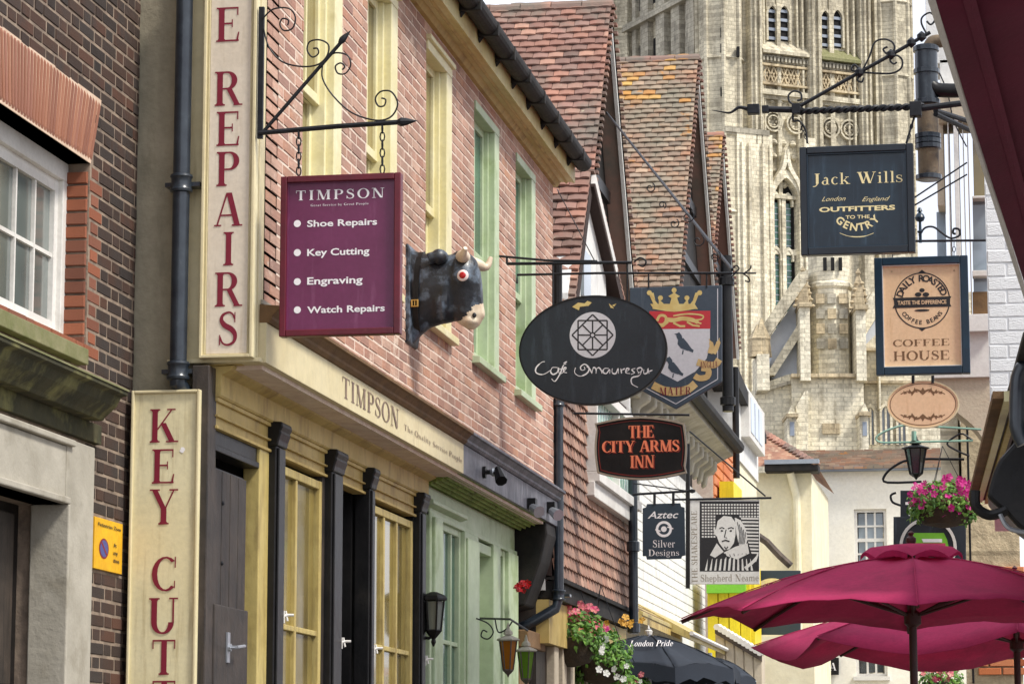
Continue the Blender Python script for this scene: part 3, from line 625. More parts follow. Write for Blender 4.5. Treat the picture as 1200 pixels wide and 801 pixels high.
# reveal bricks of the window jamb, seen end-on across the reveal
FR = Fr((0, wy1, 0), (1, 0, 0)); n = int((arch_z0 - sill_z) / course)
for i in range(n + 1):
    z = sill_z + i * course
    if z + course > arch_z0: break
    cc = FR.p(XB - .06, z + course / 2 - .004, .0)
    M = Matrix.Translation(cc) @ FR.rot().to_4x4() @ Matrix.Diagonal((.105, course - .009, .03, 1)); piece(me, 'brick', bwall, M)
# gauged arch: thin rubbed voussoirs fanning slightly
me = unit_mesh('voussoir', BV, BF, 'gauged_brick')
am = MB(); ex = FB.q(118, 118)[0] - wy1
am.prism(FB, [(wy0 - .1, arch_z0), (wy1, arch_z0), (wy1 + ex, arch_z1), (wy0 - .1, arch_z1)], -.3, .004); arch = build(am, 'arch', 'gauged_mortar', bb)
nv = 44
for i in range(nv):
    t = (i + .5) / nv; yb = wy0 + (wy1 - wy0) * t; yt = wy0 - ex + (wy1 - wy0 + 2 * ex) * t
    a = math.atan2(yt - yb, arch_z1 - arch_z0); wd = (wy1 - wy0) / nv
    for k, (c0, c1) in enumerate(((.0, 1.0),)):
        zc = arch_z0 + (arch_z1 - arch_z0) * (c0 + c1) / 2; yc = yb + (yt - yb) * (c0 + c1) / 2
        M = Matrix.Translation(FB.p(yc, zc, -.002)) @ FB.rot().to_4x4() @ Matrix.Rotation(-a, 4, 'Z') @ Matrix.Diagonal((wd * .74, (arch_z1 - arch_z0) * (c1 - c0) - .004, .02, 1)); piece(me, 'voussoir', arch, M)
sf = MB(); sf.fb(FB, wy0, wy1, arch_z0 + .002, arch_z0 + .02, -.34, -.02); build(sf, 'arch_soffit', 'orange_brick', bb)
# sash window
FW = FX(XB - .1); wf = MB(); iy1 = FW.q(66, 330)[0]; wf_top = arch_z0
wf.fb(FW, wy0, wy1 + .06, wf_top - .085, wf_top, -.12, -.0); wf.fb(FW, wy1 - .06, wy1 + .05, sill_z, wf_top - .085, -.12, 0); wf.fb(FW, wy0, wy1 + .05, sill_z - .02, sill_z + .05, -.12, .03)
win = build(wf, 'window', 'white_paint', bb, bevel=.004)
sm = MB(); z0, z1 = sill_z + .05, wf_top - .085; y1 = wy1 - .06
for z in (z0 + .03, z1 - .025): sm.fb(FW, wy0, y1, z - .03, z + .03, -.07, -.025)
sm.fb(FW, y1 - .045, y1, z0, z1, -.071, -.024)
for k in range(6):
    y = y1 - .045 - (k + 1) * .225 - k * .018; sm.fb(FW, y - .016, y, z0, z1, -.066, -.03)
zm = FW.q(40, 283)[1]; sm.fb(FW, wy0, y1 - .04, zm - .009, zm + .009, -.065, -.031)
build(sm, 'sash', 'white_paint', win)
for k in range(6):
    ya = y1 - .045 - (k + 1) * .225 - k * .018
    for a, b in ((z0 + .06, zm - .009), (zm + .009, z1 - .055)):
        pn = MB(); pn.fb(FW, ya, ya + .225, a, b, -.052, -.046); build(pn, 'pane', 'grey_glass', win)
# door hood ledge with its mossy weathered top
lm = MB(); le = FX(XB + .2).q(150, 458)[0]; zt = FX(XB + .2).q(150, 458)[1]
FL = Fr((0, le, 0), (1, 0, 0)); prof = [(XB - .1, zt + .06), (XB + .16, zt + .012), (XB + .2, zt), (XB + .2, zt - .022), (XB + .17, zt - .03), (XB + .15, zt - .07), (XB + .1, zt - .115), (XB + .09, zt - .13), (XB - .1, zt - .13)]
lm.prism(FL, prof, 0, 2.4); build(lm, 'hood_ledge', 'mossy_stone', bb, bevel=.003)
lt = MB(); lt.prism(Fr((0, le + .003, 0), (1, 0, 0)), [(XB - .1, zt + .066), (XB + .17, zt + .018), (XB + .206, zt + .004), (XB + .206, zt - .004), (XB - .1, zt + .05)], 0, 2.4); build(lt, 'ledge_flashing', 'lichen_stone', bb)
sf = MB(); sf.fb(FB, wy0 - .1, FB.q(74, 405)[0] + .2, sill_z - .09, sill_z - .02, -.2, .05); build(sf, 'window_sill', 'lichen_stone', bb, bevel=.004)
fz = MB(); fz.fb(FB, 9.5, FB.q(112, 500)[0], dOut + .03, zt - .13, -.1, .03); build(fz, 'frieze', 'mossy_stone', bb, bevel=.004)
# stone doorcase
sc_ = MB(); sc_.fb(FD, dIn, dY1, 0, dOut, -.14, 0); build(sc_, 'door_jamb', 'pale_stone', bb, bevel=.006)
sc_ = MB(); sc_.fb(FD, 9.5, dIn - .002, dTop, dOut - .035, -.14, -.002); sc_.fb(FD, 9.5, FD.q(84, 540)[0], dOut - .033, dOut - .005, -.14, .02)
build(sc_, 'door_lintel', 'pale_stone', bb, bevel=.006)
sc_ = MB(); sc_.fb(FD, 9.5, dIn + .004, dTop - .0, dTop + .03, -.15, .022); sc_.fb(FD, dIn - .02, dIn + .004, 0, dTop, -.15, .022); build(sc_, 'door_moulding', 'pale_stone', bb, bevel=.006)
dm = MB(); dm.fb(FX(XB - .16), 9.5, dIn, 0, dTop, -.05, 0); dr = build(dm, 'door', 'black_paint', bb)
for k in range(3):
    pm = MB(); pm.fb(FX(XB - .16), dIn - .33, dIn - .1, .3 + k * .85, 1.02 + k * .85, .001, .02); build(pm, 'panel', 'dark_wood', dr, bevel=.006)
rm = MB(); rm.prism(Fr((0, 9, 0), (1, 0, 0)), [(XB + .1, 6.6), (XB + .1, 6.72), (XB - 4, 9.6), (XB - 4, 6.6)], -3.68, 0); build(rm, 'roof', 'tile_underlay', bb)
bk = MB(); bk.box(XB - 4, XB - .36, 9.0, Y0 - .03, 0, 6.6); build(bk, 'body', 'dark_void', bb)

# parking notice
FS = FX(XB + .012); ps = thing('parking_notice', FS.p(*FS.q(126, 668)), 'small yellow pedestrian zone notice with blue roundel on brown brick wall', 'sign')
a = FS.q(109, 666); b = FS.q(143, 612); y0s, y1s = a[0], b[0]; z0s = FS.q(126, 669)[1]; z1s = FS.q(126, 609)[1]
pm = MB(); pm.prism(FS, [(y0s, z0s), (y1s, z0s), (y1s, z1s), (y0s, z1s)], -.012, .004); build(pm, 'plate', 'yellow_sign', ps, bevel=.002)
pw, ph = y1s - y0s, z1s - z0s
tp, tw_ = sans_text('Pedestrian Zone', .02); mb = MB(); mb.flat(FS, fit(tp, tw_, y0s + .1 * pw, y1s - .08 * pw, z1s - .16 * ph, z1s - .09 * ph), .0055)
build(mb, 'lettering', 'black_letter', ps)
for i, t in enumerate(('At', 'any', 'time')):
    mb = MB()
    tp, tw_ = sans_text(t, .02); mb.flat(FS, fit(tp, tw_, y0s + .66 * pw, y0s + (.78 + .05 * i) * pw, z0s + (.5 - .15 * i) * ph, z0s + (.58 - .15 * i) * ph), .0055); build(mb, 'lettering', 'black_letter', ps)
cc = (y0s + pw * .33, z0s + ph * .42)
def disc(fr, c, r, w): return [[(c[0] + r[0] * math.cos(k * math.pi / 12), c[1] + r[1] * math.sin(k * math.pi / 12)) for k in range(24)]]
mb = MB(); mb.flat(FS, disc(FS, cc, (pw * .17, ph * .2), 0), .0052); rd = build(mb, 'roundel', 'maroon_letter', ps)
mb = MB(); mb.flat(FS, disc(FS, cc, (pw * .14, ph * .165), 0), .0058); mb2 = MB(); mb2.flat(FS, [[(cc[0] - pw * .11, cc[1] + ph * .1), (cc[0] - pw * .08, cc[1] + ph * .13), (cc[0] + pw * .11, cc[1] - ph * .1), (cc[0] + pw * .08, cc[1] - ph * .13)]], .0062)
build(mb, 'roundel_centre', 'blue_dot', ps); build(mb2, 'bar', 'maroon_letter', ps)

# ================================================================ PINK BRICK SHOP
pb = thing('shop_building', (XP - 1, Y0 + 4, 0), 'pink brick jettied shop with cream and green sash windows and yellow and green shopfronts', 'building')
ZF0 = F0.q(305, 425)[1]; ZF1 = FP.q(500, 480)[1]; ZE = FP.q(651, 217)[1]
ZS = FX(XP + .03).q(557, 413)[1]; ZT = FP.q(606, 181)[1]
wins = []
for a, b in ((352, 396), (428, 462), (498, 527), (555, 583), (604, 626)): wins.append((FP.q(a, 350)[0], FP.q(b, 350)[0]))
wh = [(a, b, ZS, ZT) for a, b in wins]
wl = MB(); wall_boxes(wl, FP, Y0 + .06, YE, ZF1 - .3, ZE + .25, wh, -.2, -.0)
pwall = build(wl, 'wall', 'pink_mortar', pb)
it = brick_items(FP, Y0 + .07, YE, ZF1 + .01, ZE + .02, wh, .062, .225, joint=.0085, w=-.017, thick=.02, jit=.002)
pieces_out(it, BV, BF, 'pink_brick', 'brick', pwall, 295, hide=lambda x, y: (328 < x < 470 and 207 < y < 394))
bk = MB(); bk.box(XP - 6, XP - .21, Y0 + .1, YE - .02, ZF0 + .04, ZE + .1); bk.box(XP - 6, XG - .52, Y0 + .1, YE - .02, 0, ZF0 + .04); build(bk, 'body', 'dark_void', pb)
# roof (45 degrees, hidden behind the gutter from the street)
rf = MB(); FRX = Fr((0, Y0, 0), (1, 0, 0)); rf.prism(FRX, [(XP + .18, ZE + .16), (XP - 3, ZE + 3.2), (XP - 6, ZE + .16)], -(YE - Y0) - .0, .05)
proof = build(rf, 'roof', 'tile_underlay', pb)
# side wall facing down the street: grey render + cream corner box
sw = MB(); zc = F0.q(205, 428)[1]; xs = F0.q(204, 300)[0]
sw.fb(F0, XB - .02, XG - .075, 0, zc, -.3, 0); sw.fb(F0, XB - .02, xs, zc, 7.4, -.3, 0); build(sw, 'rendered_side', 'grey_render', pb)
sb = MB(); sb.fb(F0, xs, XP, zc + .02, 7.4, -.3, .03); sb.fb(F0, xs - .01, XP + .02, zc, zc + .02, -.3, .055); sb.fb(F0, xs, xs + .02, zc + .02, 7.4, .03, .045)
build(sb, 'corner_box', 'cream_paint', pb, bevel=.004)
# windows of the upper floor
for i, (a, b) in enumerate(wins):
    pm_, gm = ('window_cream', 'olive_glass') if i < 3 else ('green_paint', 'green_pane')
    wd = b - a; m = MB()
    m.fb(FP, a, a + .05, ZS, ZT - .06, -.15, -.02); m.fb(FP, b - .17, b, ZS, ZT - .06, -.15, .012); m.fb(FP, a, b, ZT - .06, ZT, -.15, .014)
    m.fb(FP, a + .05, b - .17, ZS, ZS + .05, -.15, -.03)
    m.fb(FP, b - .2, b - .17, ZS + .0, ZT - .06, -.15, -.03)
    wnd = build(m, 'window', pm_, pb, bevel=.005)
    zm = (ZS + ZT) / 2 - .12; m = MB()
    for z0, z1, w_ in ((ZS + .05, zm + .03, -.1), (zm - .02, ZT - .06, -.06)):
        m.fb(FP, a + .05, a + .09, z0, z1, w_ - .035, w_); m.fb(FP, b - .245, b - .2, z0, z1, w_ - .035, w_)
        m.fb(FP, a + .09, b - .245, z1 - .05, z1, w_ - .034, w_ - .001); m.fb(FP, a + .09, b - .245, z0, z0 + .05, w_ - .034, w_ - .001)
    m.fb(FP, (a + b - .15) / 2 - .012, (a + b - .15) / 2 + .012, zm + .03, ZT - .11, -.09, -.064)
    build(m, 'sash', pm_, wnd, bevel=.003)
    m = MB(); m.fb(FP, a + .09, b - .245, ZS + .1, zm - .02, -.122, -.116); build(m, 'pane', gm, wnd)
    m = MB(); m.fb(FP, a + .09, b - .245, zm + .03, ZT - .11, -.083, -.077); build(m, 'pane', gm, wnd)
    m = MB(); m.prism(Fr((0, a - .06, 0), (1, 0, 0)), [(XP - .1, ZS), (XP + .055, ZS - .015), (XP + .055, ZS - .06), (XP - .1, ZS - .06)], -(wd + .1), 0)
    build(m, 'sill', pm_, wnd, bevel=.004)
    if i < 3:   # outer hood where the frame stands proud
        m = MB(); m.fb(FP, a - .01, b + .015, ZT - .0, ZT + .03, -.1, .035); build(m, 'head', pm_, wnd, bevel=.004)
# eaves: soffit, mouldings, fascia, gutter
m = MB(); XO = XP + .165; Le = YE + .05 - Y0
m.prism(FRX, [(XP - .05, ZE), (XO, ZE), (XO, ZE + .02), (XP - .05, ZE + .02)], -Le, .1); build(m, 'soffit', 'eave_paint', pb)
m = MB(); m.prism(FRX, [(XP + .03, ZE - .035), (XP + .055, ZE - .001), (XP - .01, ZE - .001), (XP - .01, ZE - .035)], -Le, .1)
m.prism(FRX, [(XP + .1, ZE - .014), (XP + .112, ZE - .001), (XP + .088, ZE - .001)], -Le, .1); build(m, 'moulding', 'ochre_paint', pb)
m = MB(); m.prism(FRX, [(XO - .02, ZE - .006), (XO + .004, ZE - .012), (XO + .004, ZE + .15), (XO - .02, ZE + .15)], -Le, .1); build(m, 'fascia_board', 'eave_paint', pb, bevel=.003)
gt = MB(); pr = [(XO + .005 + .065 + .065 * math.cos(R(a)), ZE + .14 + .062 * math.sin(R(a))) for a in range(180, 361, 20)] + [(XO + .134, ZE + .16), (XO + .01, ZE + .16)]
gt.prism(FRX, pr, -Le, .1); gut = build(gt, 'gutter', 'black_gutter', pb)
k = 0; y = Y0 + .3
while y < YE:
    m = MB(); m.fb(Fr((0, y, 0), (1, 0, 0)), XO + .004, XO + .14, ZE + .07, ZE + .165, -.02, .02)
    m.add([(XO + .005, y - .015, ZE + .07), (XO + .005, y + .015, ZE + .07), (XO + .05, y, ZE + .07), (XO + .01, y, ZE + .02)], [(0, 1, 2), (0, 3, 1), (1, 3, 2), (2, 3, 0)])
    build(m, 'gutter_bracket', 'black_gutter', gut, bevel=.006); y += .62
# jetty fascia
YD = FX(XP + .05).q(546, 540)[0]
def fascia(y0, y1, m1, m2, nm):
    L = y1 - y0; fr = Fr((0, y0, 0), (1, 0, 0))
    a = MB(); a.prism(fr, [(XP - .08, ZF0), (XP + .035, ZF0), (XP + .035, ZF1 - .09), (XP - .08, ZF1 - .09)], -L, 0); f = build(a, nm, m1, pb, bevel=.003)
    a = MB(); a.prism(fr, [(XP - .08, ZF1 - .09), (XP + .045, ZF1 - .09), (XP + .06, ZF1 - .075), (XP + .06, ZF1 - .06), (XP + .085, ZF1 - .035), (XP + .1, ZF1 - .03), (XP + .1, ZF1 - .012), (XP - .08, ZF1 + .004)], -L, 0)
    build(a, 'cornice_moulding', m2, f, bevel=.002)
    return f
f1 = fascia(Y0 + .0, YD, 'cream_paint', 'brown_timber', 'fascia')
f2 = fascia(YD + .002, YE - .02, 'lead', 'lead', 'fascia')
m = MB(); m.fb(FP, Y0 + .02, YE, ZF1 + .002, ZF1 + .022, -.1, .012); build(m, 'flashing_strip', 'pale_stone', pb)
FT = FX(XP + .035)
mb = MB(); z0 = ZF0 + .045; z1 = ZF1 - .125
ya = FT.q(400, 480)[0]; yb = FT.q(467, 510)[0]; yc = FT.q(473, 510)[0]; yd = FT.q(541, 540)[0]
P, wd = serif_text('TIMPSON'); mb.flat(FT, fit(P, wd, ya, yb, z0, z1), .002)
build(mb, 'lettering', 'fascia_letter', f1)
mb = MB(); P, wd = serif_text('The Quality Service People'); mb.flat(FT, fit(P, wd, yc, yd, z0 + .015, z1 - .06), .002)
build(mb, 'small_lettering', 'fascia_letter', f1)
# soffit of the jetty, frieze and panels of the ground floor
YG = FG.q(497, 600)[0]; ZP = FG.q(254, 466)[1]; ZH = FG.q(252, 502)[1]
m = MB(); m.prism(FRX, [(XG - .05, ZF0 - .012), (XP + .02, ZF0 + .004), (XP + .02, ZF0 + .02), (XG - .05, ZF0 + .02)], -(YG - Y0), 0); build(m, 'jetty_soffit', 'ochre_paint', pb)
m = MB(); m.prism(FRX, [(XG - .05, ZF0 - .012), (XG + .09, ZF0 - .008), (XG + .075, ZF0 - .03), (XG + .045, ZF0 - .045), (XG + .03, ZF0 - .05), (XG + .03, ZP + .01), (XG + .022, ZP), (XG - .05, ZP)], -(YG - Y0), 0)
build(m, 'shop_frieze', 'ochre_paint', pb, bevel=.002)
gm_ = MB(); gm_.prism(FRX, [(XG - .02, ZF0 - .06), (XP + .02, ZF0 + .002), (XP + .02, ZF0 + .018), (XG - .02, ZF0 + .018)], -(YE - .35 - Y0), -(YG + .002 - Y0))
for kk in range(5): gm_.prism(FRX, [(XG + .02 + kk * .035, ZF0 - .06 + kk * .011), (XG + .04 + kk * .035, ZF0 - .068 + kk * .011), (XG + .05 + kk * .035, ZF0 - .045 + kk * .011)], -(YE - .36 - Y0), -(YG + .003 - Y0))
build(gm_, 'jetty_soffit', 'moss_green', pb)
px_cols = [(313, 332), (380, 400), (425, 438), (485, 498)]
FG4 = FX(XG + .04); cols = [(FG.q(a, 650)[0], FG4.q(b, 650)[0]) for a, b in px_cols]
segs = [(Y0, cols[0][0]), (cols[0][1], cols[1][0]), (cols[1][1], cols[2][0]), (cols[2][1], cols[3][0])]
m = MB(); 
for a, b in segs:
    m.fb(FG, a, b, ZH, ZP, -.06, .0); m.fb(FG, a, b, ZH + .055, ZH + .065, 0, .018); m.fb(FG, a, b, ZP - .02, ZP, 0, .016); m.fb(FG, a, b, ZH - .0, ZH + .015, 0, .016)
build(m, 'frieze_panel', 'ochre_paint', pb, bevel=.003)
# corner post, black columns with scroll brackets
m = MB(); m.fb(F0, XG - .078, XG + .004, 0, ZF0 - .02, -.02, .11); build(m, 'corner_post', 'dark_wood', pb, bevel=.005)
for a, b in cols:
    m = MB(); w_ = b - a; m.fb(FG, a, b, 0, ZP - .09, -.05, .04); m.fb(FG, a + .02, b - .02, .0, ZP - .12, .04, .052); c = build(m, 'column', 'black_paint', pb, bevel=.008)
    m = MB(); fr = Fr((0, a - .015, 0), (1, 0, 0))
    m.prism(fr, [(XG - .04, ZP + .01), (XG + .072, ZP + .005), (XG + .076, ZP - .02), (XG + .066, ZP - .04), (XG + .068, ZP - .052), (XG + .056, ZP - .085), (XG + .05, ZP - .115), (XG - .04, ZP - .12)], -(w_ + .03), 0)
    build(m, 'bracket', 'black_paint', c, bevel=.008)
    if a > cols[0][0] - 9:
        zz = ZP - .95 if a < cols[1][0] - .1 else ZP - 1.02
        m = MB(); m.tube([FG.p(b, zz, .03), FG.p(b + .02, zz + .01, .06), FG.p(b + .03, zz + .01, .09)], .007); m.fb(FG, b - .01, b + .006, zz - .03, zz + .03, .03, .05); m.tube([FG.p(b + .02, zz + .03, .05), FG.p(b + .02, zz - .02, .06)], .006)
        build(m, 'shutter_catch', 'white_paint', c)
# studded plank door
dy0, dy1 = Y0 + .02, FG.q(302, 650)[0]
m = MB(); m.fb(FG, dy1 - .0, cols[0][0] - .002, 0, ZH, -.08, .005); build(m, 'door_post', 'yellow_paint', pb, bevel=.006)
m = MB(); m.fb(FG, dy0, dy1, 0, ZH, -.4, -.36); build(m, 'doorway', 'dark_void', pb)
m = MB(); m.fb(FG, dy0, dy1, ZH - .07, ZH, -.09, -.01); m.fb(FG, dy0, dy1, ZH - .1, ZH - .07, -.09, .002); dfr = build(m, 'door_frame', 'black_paint', pb, bevel=.004)
FDr = Fr(FG.p(dy0 + .005, 0, -.012), (0, 1, 0)); dl = FG.q(289, 650)[0] - dy0
m = MB(); m.fb(FDr, 0, dl, .0, ZH - .17, -.04, -.01); door = build(m, 'door', 'black_paint', pb)
for k in range(4):
    m = MB(); m.fb(FDr, k * dl / 4 + .004, (k + 1) * dl / 4 - .004, .02, ZH - .18, -.01, .006); build(m, 'plank', 'dark_wood', door, bevel=.004)
m = MB()
for k in range(8):
    z = ZH - .33 - k * .28; m.lathe(FDr.p(.16, z, .006), [(.011, 0), (.01, .004), (.004, .009)], 8, 'X')
build(m, 'studs', 'black_iron', door)
m = MB(); m.fb(FDr, .0, dl, 1.5, FDr.q(262, 710)[1], .006, .022); build(m, 'lower_panel', 'dark_wood', door, bevel=.006)
m = MB(); hz = FDr.q(272, 760)[1]; m.fb(FDr, .2, .245, hz - .07, hz + .07, .022, .03); m.tube([FDr.p(.22, hz, .03), FDr.p(.22, hz, .07), FDr.p(.33, hz + .01, .075)], .009); m.lathe(FDr.p(.22, hz, .03), [(.02, 0), (.018, .012)], 10, 'X')
build(m, 'handle', 'galvanised', door)
# glazed yellow shop windows
def shopwin(a, b, mul, top, mt, gl, trans_z, nm='shop_window', thick=.05):
    m = MB(); m.fb(FG, a, a + .03, 0, top, -.05, -.006); m.fb(FG, b - thick, b, 0, top, -.05, .0); m.fb(FG, a + .03, b - thick, top - .045, top, -.05, -.005)
    w_ = build(m, nm, mt, pb, bevel=.005); m = MB()
    for x in mul: m.fb(FG, x - .017, x + .017, .5, top - .045, -.035, -.008)
    for z in trans_z: m.fb(FG, a + .03, b - thick, z - .014, z + .014, -.036, -.01)
    build(m, 'glazing_bar', mt, w_, bevel=.004)
    xs_ = [a + .03] + list(mul) + [b - thick]
    for x0, x1 in zip(xs_, xs_[1:]):
        g = MB(); g.fb(FG, x0 + .017, x1 - .017, .5, top - .045, -.034, -.03); build(g, 'pane', gl, w_)
    m = MB(); m.fb(FG, a, b, 0, .5, -.08, -.002); build(m, 'stall_riser', mt, w_)
    return w_
zt1 = FG.q(350, 737)[1]
shopwin(cols[0][1] + .002, cols[1][0] - .06, [FG.q(349, 650)[0]], ZH - .03, 'yellow_paint', 'olive_glass', [zt1])
m = MB(); m.fb(FG, cols[1][0] - .058, cols[1][0], 0, ZH, -.07, -.0); build(m, 'jamb', 'dark_wood', pb)
m = MB(); m.fb(FG, cols[1][1], cols[2][0], 0, ZH, -.5, -.45); build(m, 'doorway', 'dark_void', pb)
m = MB(); m.fb(FG, cols[2][0] - .04, cols[2][0], 0, ZH, -.45, -.06); m.fb(FG, cols[1][1], cols[2][0], ZH - .001, ZH + .04, -.45, -.061); build(m, 'doorway_lining', 'black_paint', pb)
shopwin(cols[2][1] + .002, cols[3][0] - .03, [FG.q(452, 650)[0], FG.q(467, 650)[0]], ZH - .03, 'yellow_paint', 'olive_glass', [zt1])
m = MB(); m.fb(FG, cols[3][0] - .028, cols[3][0], 0, ZH, -.07, -.0); build(m, 'jamb', 'black_paint', pb)
# green shopfront
gy = [FG.q(x, 650)[0] for x in (499, 512, 540, 556, 560, 574, 582, 592, 603)]
zg = FG.q(540, 622)[1]; zg2 = zg + .02
m = MB(); m.fb(FG, gy[0], gy[-1], zg, ZF0 - .06, -.08, .0); m.prism(Fr((0, gy[0], 0), (1, 0, 0)), [(XG, zg + .06), (XG + .05, zg + .075), (XG + .05, zg + .1), (XG, zg + .12)], -(gy[2] - gy[0]), 0); m.fb(FG, gy[0], gy[-1], zg - .0, zg + .03, 0, .02)
build(m, 'green_frieze', 'green_paint', pb, bevel=.004)
m = MB(); m.fb(FG, gy[0], gy[0] + .05, 0, zg + .05, -.06, .03); m.fb(FG, gy[0] + .09, gy[1] - .02, 0, zg + .0, -.06, .045); build(m, 'pilaster', 'green_paint', pb, bevel=.008)
shopwin(gy[1] - .02, gy[2], [gy[1] + .1, gy[1] + .25, (gy[1] + gy[2]) / 2 + .12], zg, 'green_paint', 'green_pane', [FG.q(525, 752)[1]])
m = MB(); m.fb(FG, gy[2] + .002, gy[3], 0, zg, -.06, .03); m.fb(FG, gy[2] + .04, gy[3] - .04, 0, zg - .04, .03, .045); build(m, 'pilaster', 'green_paint', pb, bevel=.008)
m = MB(); m.fb(FG, gy[3] + .01, gy[5], 0, zg - .09, -.12, -.08); gd = build(m, 'door', 'green_paint', pb, bevel=.004)
for k in range(2):
    m = MB(); m.fb(FG, gy[3] + .1, gy[5] - .12, .4 + k * 1.15, 1.4 + k * 1.15, -.079, -.06); build(m, 'panel', 'green_paint', gd, bevel=.008)
m = MB(); m.fb(FG, gy[3] + .01, gy[5], zg - .088, zg - .02, -.12, .01); m.fb(FG, gy[3], gy[3] + .05, 0, zg, -.12, .015); build(m, 'door_frame', 'green_paint', pb, bevel=.004)
m = MB(); m.fb(FG, gy[5], gy[6], 0, zg, -.08, .03); build(m, 'pilaster', 'green_paint', pb, bevel=.008)
shopwin(gy[6] + .002, gy[7], [(gy[6] + gy[7]) / 2], zg, 'green_paint', 'green_pane', [FG.q(525, 752)[1]], thick=.08)
m = MB(); m.fb(FG, gy[7] + .002, gy[8], 0, zg, -.08, .03); build(m, 'pilaster', 'green_paint', pb, bevel=.008)
m = MB(); m.fb(FG, gy[8] + .002, YE - .02, 0, ZF0 - .07, -.5, -.45); build(m, 'doorway', 'dark_void', pb)
# black lead-wrapped jetty bracket at the far corner
m = MB(); ya, yb = gy[8] + .04, YE - .05
m.prism(Fr((0, ya, 0), (1, 0, 0)), [(XG - .1, ZF0 - .07), (XP + .02, ZF0 - .0), (XP + .03, ZF0 - .09), (XP - .02, ZF0 - .3), (XG + .07, ZF0 - .62), (XG - .1, ZF0 - .66)], -(yb - ya), 0)
build(m, 'jetty_bracket', 'black_gutter', pb, bevel=.015)
m = MB(); m.fb(FG, gy[8] + .05, YE - .06, 0, ZF0 - .8, -.1, .03); m.fb(FG, gy[8] + .02, YE + .3, ZF0 - .93, ZF0 - .8, -.1, .1); build(m, 'corner_bracket_post', 'brown_timber', pb, bevel=.01)
# spot lamps on the fascia
def spot(px, py, nm='spot_lamp'):
    y, z = FT.q(px, py); m = MB(); m.lathe(FT.p(y, z, .0), [(.04, 0), (.04, .02), (.015, .025), (.015, .05)], 12, 'X'); m.tube([FT.p(y, z, .05), FT.p(y - .03, z - .01, .1)], .012)
    m.tube([FT.p(y - .02, z + .02, .1), FT.p(y - .06, z - .03, .12), FT.p(y - .1, z - .07, .14)], [.022, .034, .04]); return m
m = spot(566, 553); build(m, 'spot_lamp', 'black_paint', pb, smooth=True)
m = MB(); y, z = FT.q(566, 553); m.lathe(FT.p(y - .0, z, .045), [(.012, 0), (.03, .02), (.02, .06), (.004, .07)], 12, 'X'); build(m, 'lamp_reflector', 'galvanised', pb, smooth=True)
for (px, py) in ((619, 592), (642, 596)):
    m = MB(); y, z = FT.q(px, py); m.fb(FT, y - .05, y + .04, z - .03, z + .05, .0, .06); build(m, 'floodlight_box', 'black_paint', pb, bevel=.004); m = MB(); m.tube([FT.p(y - .06, z - .02, .04), FT.p(y - .13, z - .06, .1)], [.03, .045], 10); build(m, 'floodlight', 'galvanised', pb)
# sagging cable under the jetty
m = MB(); m.tube([FG.p(*FG.q(x, y), .1) for x, y in curve([(352, 470), (390, 478), (398, 462), (402, 450)], 5)], .004, 5); build(m, 'cable', 'black_iron', pb)
# down pipes of this building
FPipe = FY(Y0 - .12)
def vpipe(fr, px, y_top, y_bot, r, m, parent, collars=(), tail=None, nm='drainpipe', head=None):
    x, zt_ = fr.q(px, y_top); zb = fr.q(px, y_bot)[1]; path = ([fr.p(*fr.q(*h)) for h in head] if head else []) + [fr.p(x, zt_), fr.p(x, zb)]
    if tail: path += [fr.p(x + dx, zb + dz, dw) for dx, dz, dw in tail]
    b = MB(); b.tube(path, r, 16)
    o = build(b, nm, m, parent, smooth=True)
    for c in collars:
        z = fr.q(px, c)[1]; b = MB(); b.lathe(fr.p(x, z), [(r, -.045), (r * 1.3, -.04), (r * 1.35, -.03), (r * 1.18, -.02), (r * 1.18, .02), (r * 1.35, .03), (r * 1.3, .04), (r, .045)], 16)
        b.fb(fr, x - r * 2.1, x + r * 2.1, z - .01, z + .01, -.1, -r * .4); build(b, 'collar', m, o, smooth=True)
    return o
vpipe(FPipe, 217, -30, 436, .04, 'blue_black_pipe', pb, (215, 434), [(0, -.05, -.0), (.015, -.08, -.03), (.03, -.1, -.11)])
FPp = FX(XP + .09); FPp2 = FY(YE + .06)
vpipe(FPp2, 654, 468, 700, .04, 'blue_black_pipe', pb, (470, 697), [(-.02, -.08, .02), (-.22, -.2, .05), (-.33, -.24, .05)])
m = MB(); x_, z_ = FPp2.q(654, 470); m.tube([FPp2.p(x_, z_), FPp2.p(x_, z_ + 1.1)], .035, 10); build(m, 'drainpipe', 'black_paint', pb)

# fascia of REPAIRS box sign and KEY CUTTING box sign
def serif_col(fr, chars, cx, w, par):
    for ch, y0, y1 in chars:
        mb = MB()
        P, wd = serif_text(ch); hh = abs(fr.q(cx, y0)[1] - fr.q(cx, y1)[1]); nat = wd * hh
        c = fr.q(cx, (y0 + y1) / 2); P = fit(P, wd, c[0] - nat / 2, c[0] + nat / 2, c[1] - hh / 2, c[1] + hh / 2); mb.flat(fr, P, w, .00004); build(mb, 'letter', 'maroon_letter', par)
FRp = FY(Y0 - .09)
rs = thing('box_sign', FRp.p(*FRp.q(268, 418)), 'tall cream upright box sign reading REPAIRS in maroon letters above the other upright sign', 'sign', 'upright box signs on the shop corner')
x0, z0 = FRp.q(234, 420); x1, z1 = FRp.q(303, -60); m = MB(); m.fb(FRp, x0, x1, z0, 6.9, -.055, 0); build(m, 'box', 'cream_sign', rs, bevel=.004)
m = MB(); t = .014
for a, b, c, d in ((x0, x0 + t, z0, 6.9), (x1 - t, x1, z0, 6.9), (x0 + t, x1 - t, z0, z0 + t)): m.fb(FRp, a, b, c, d, 0, .02)
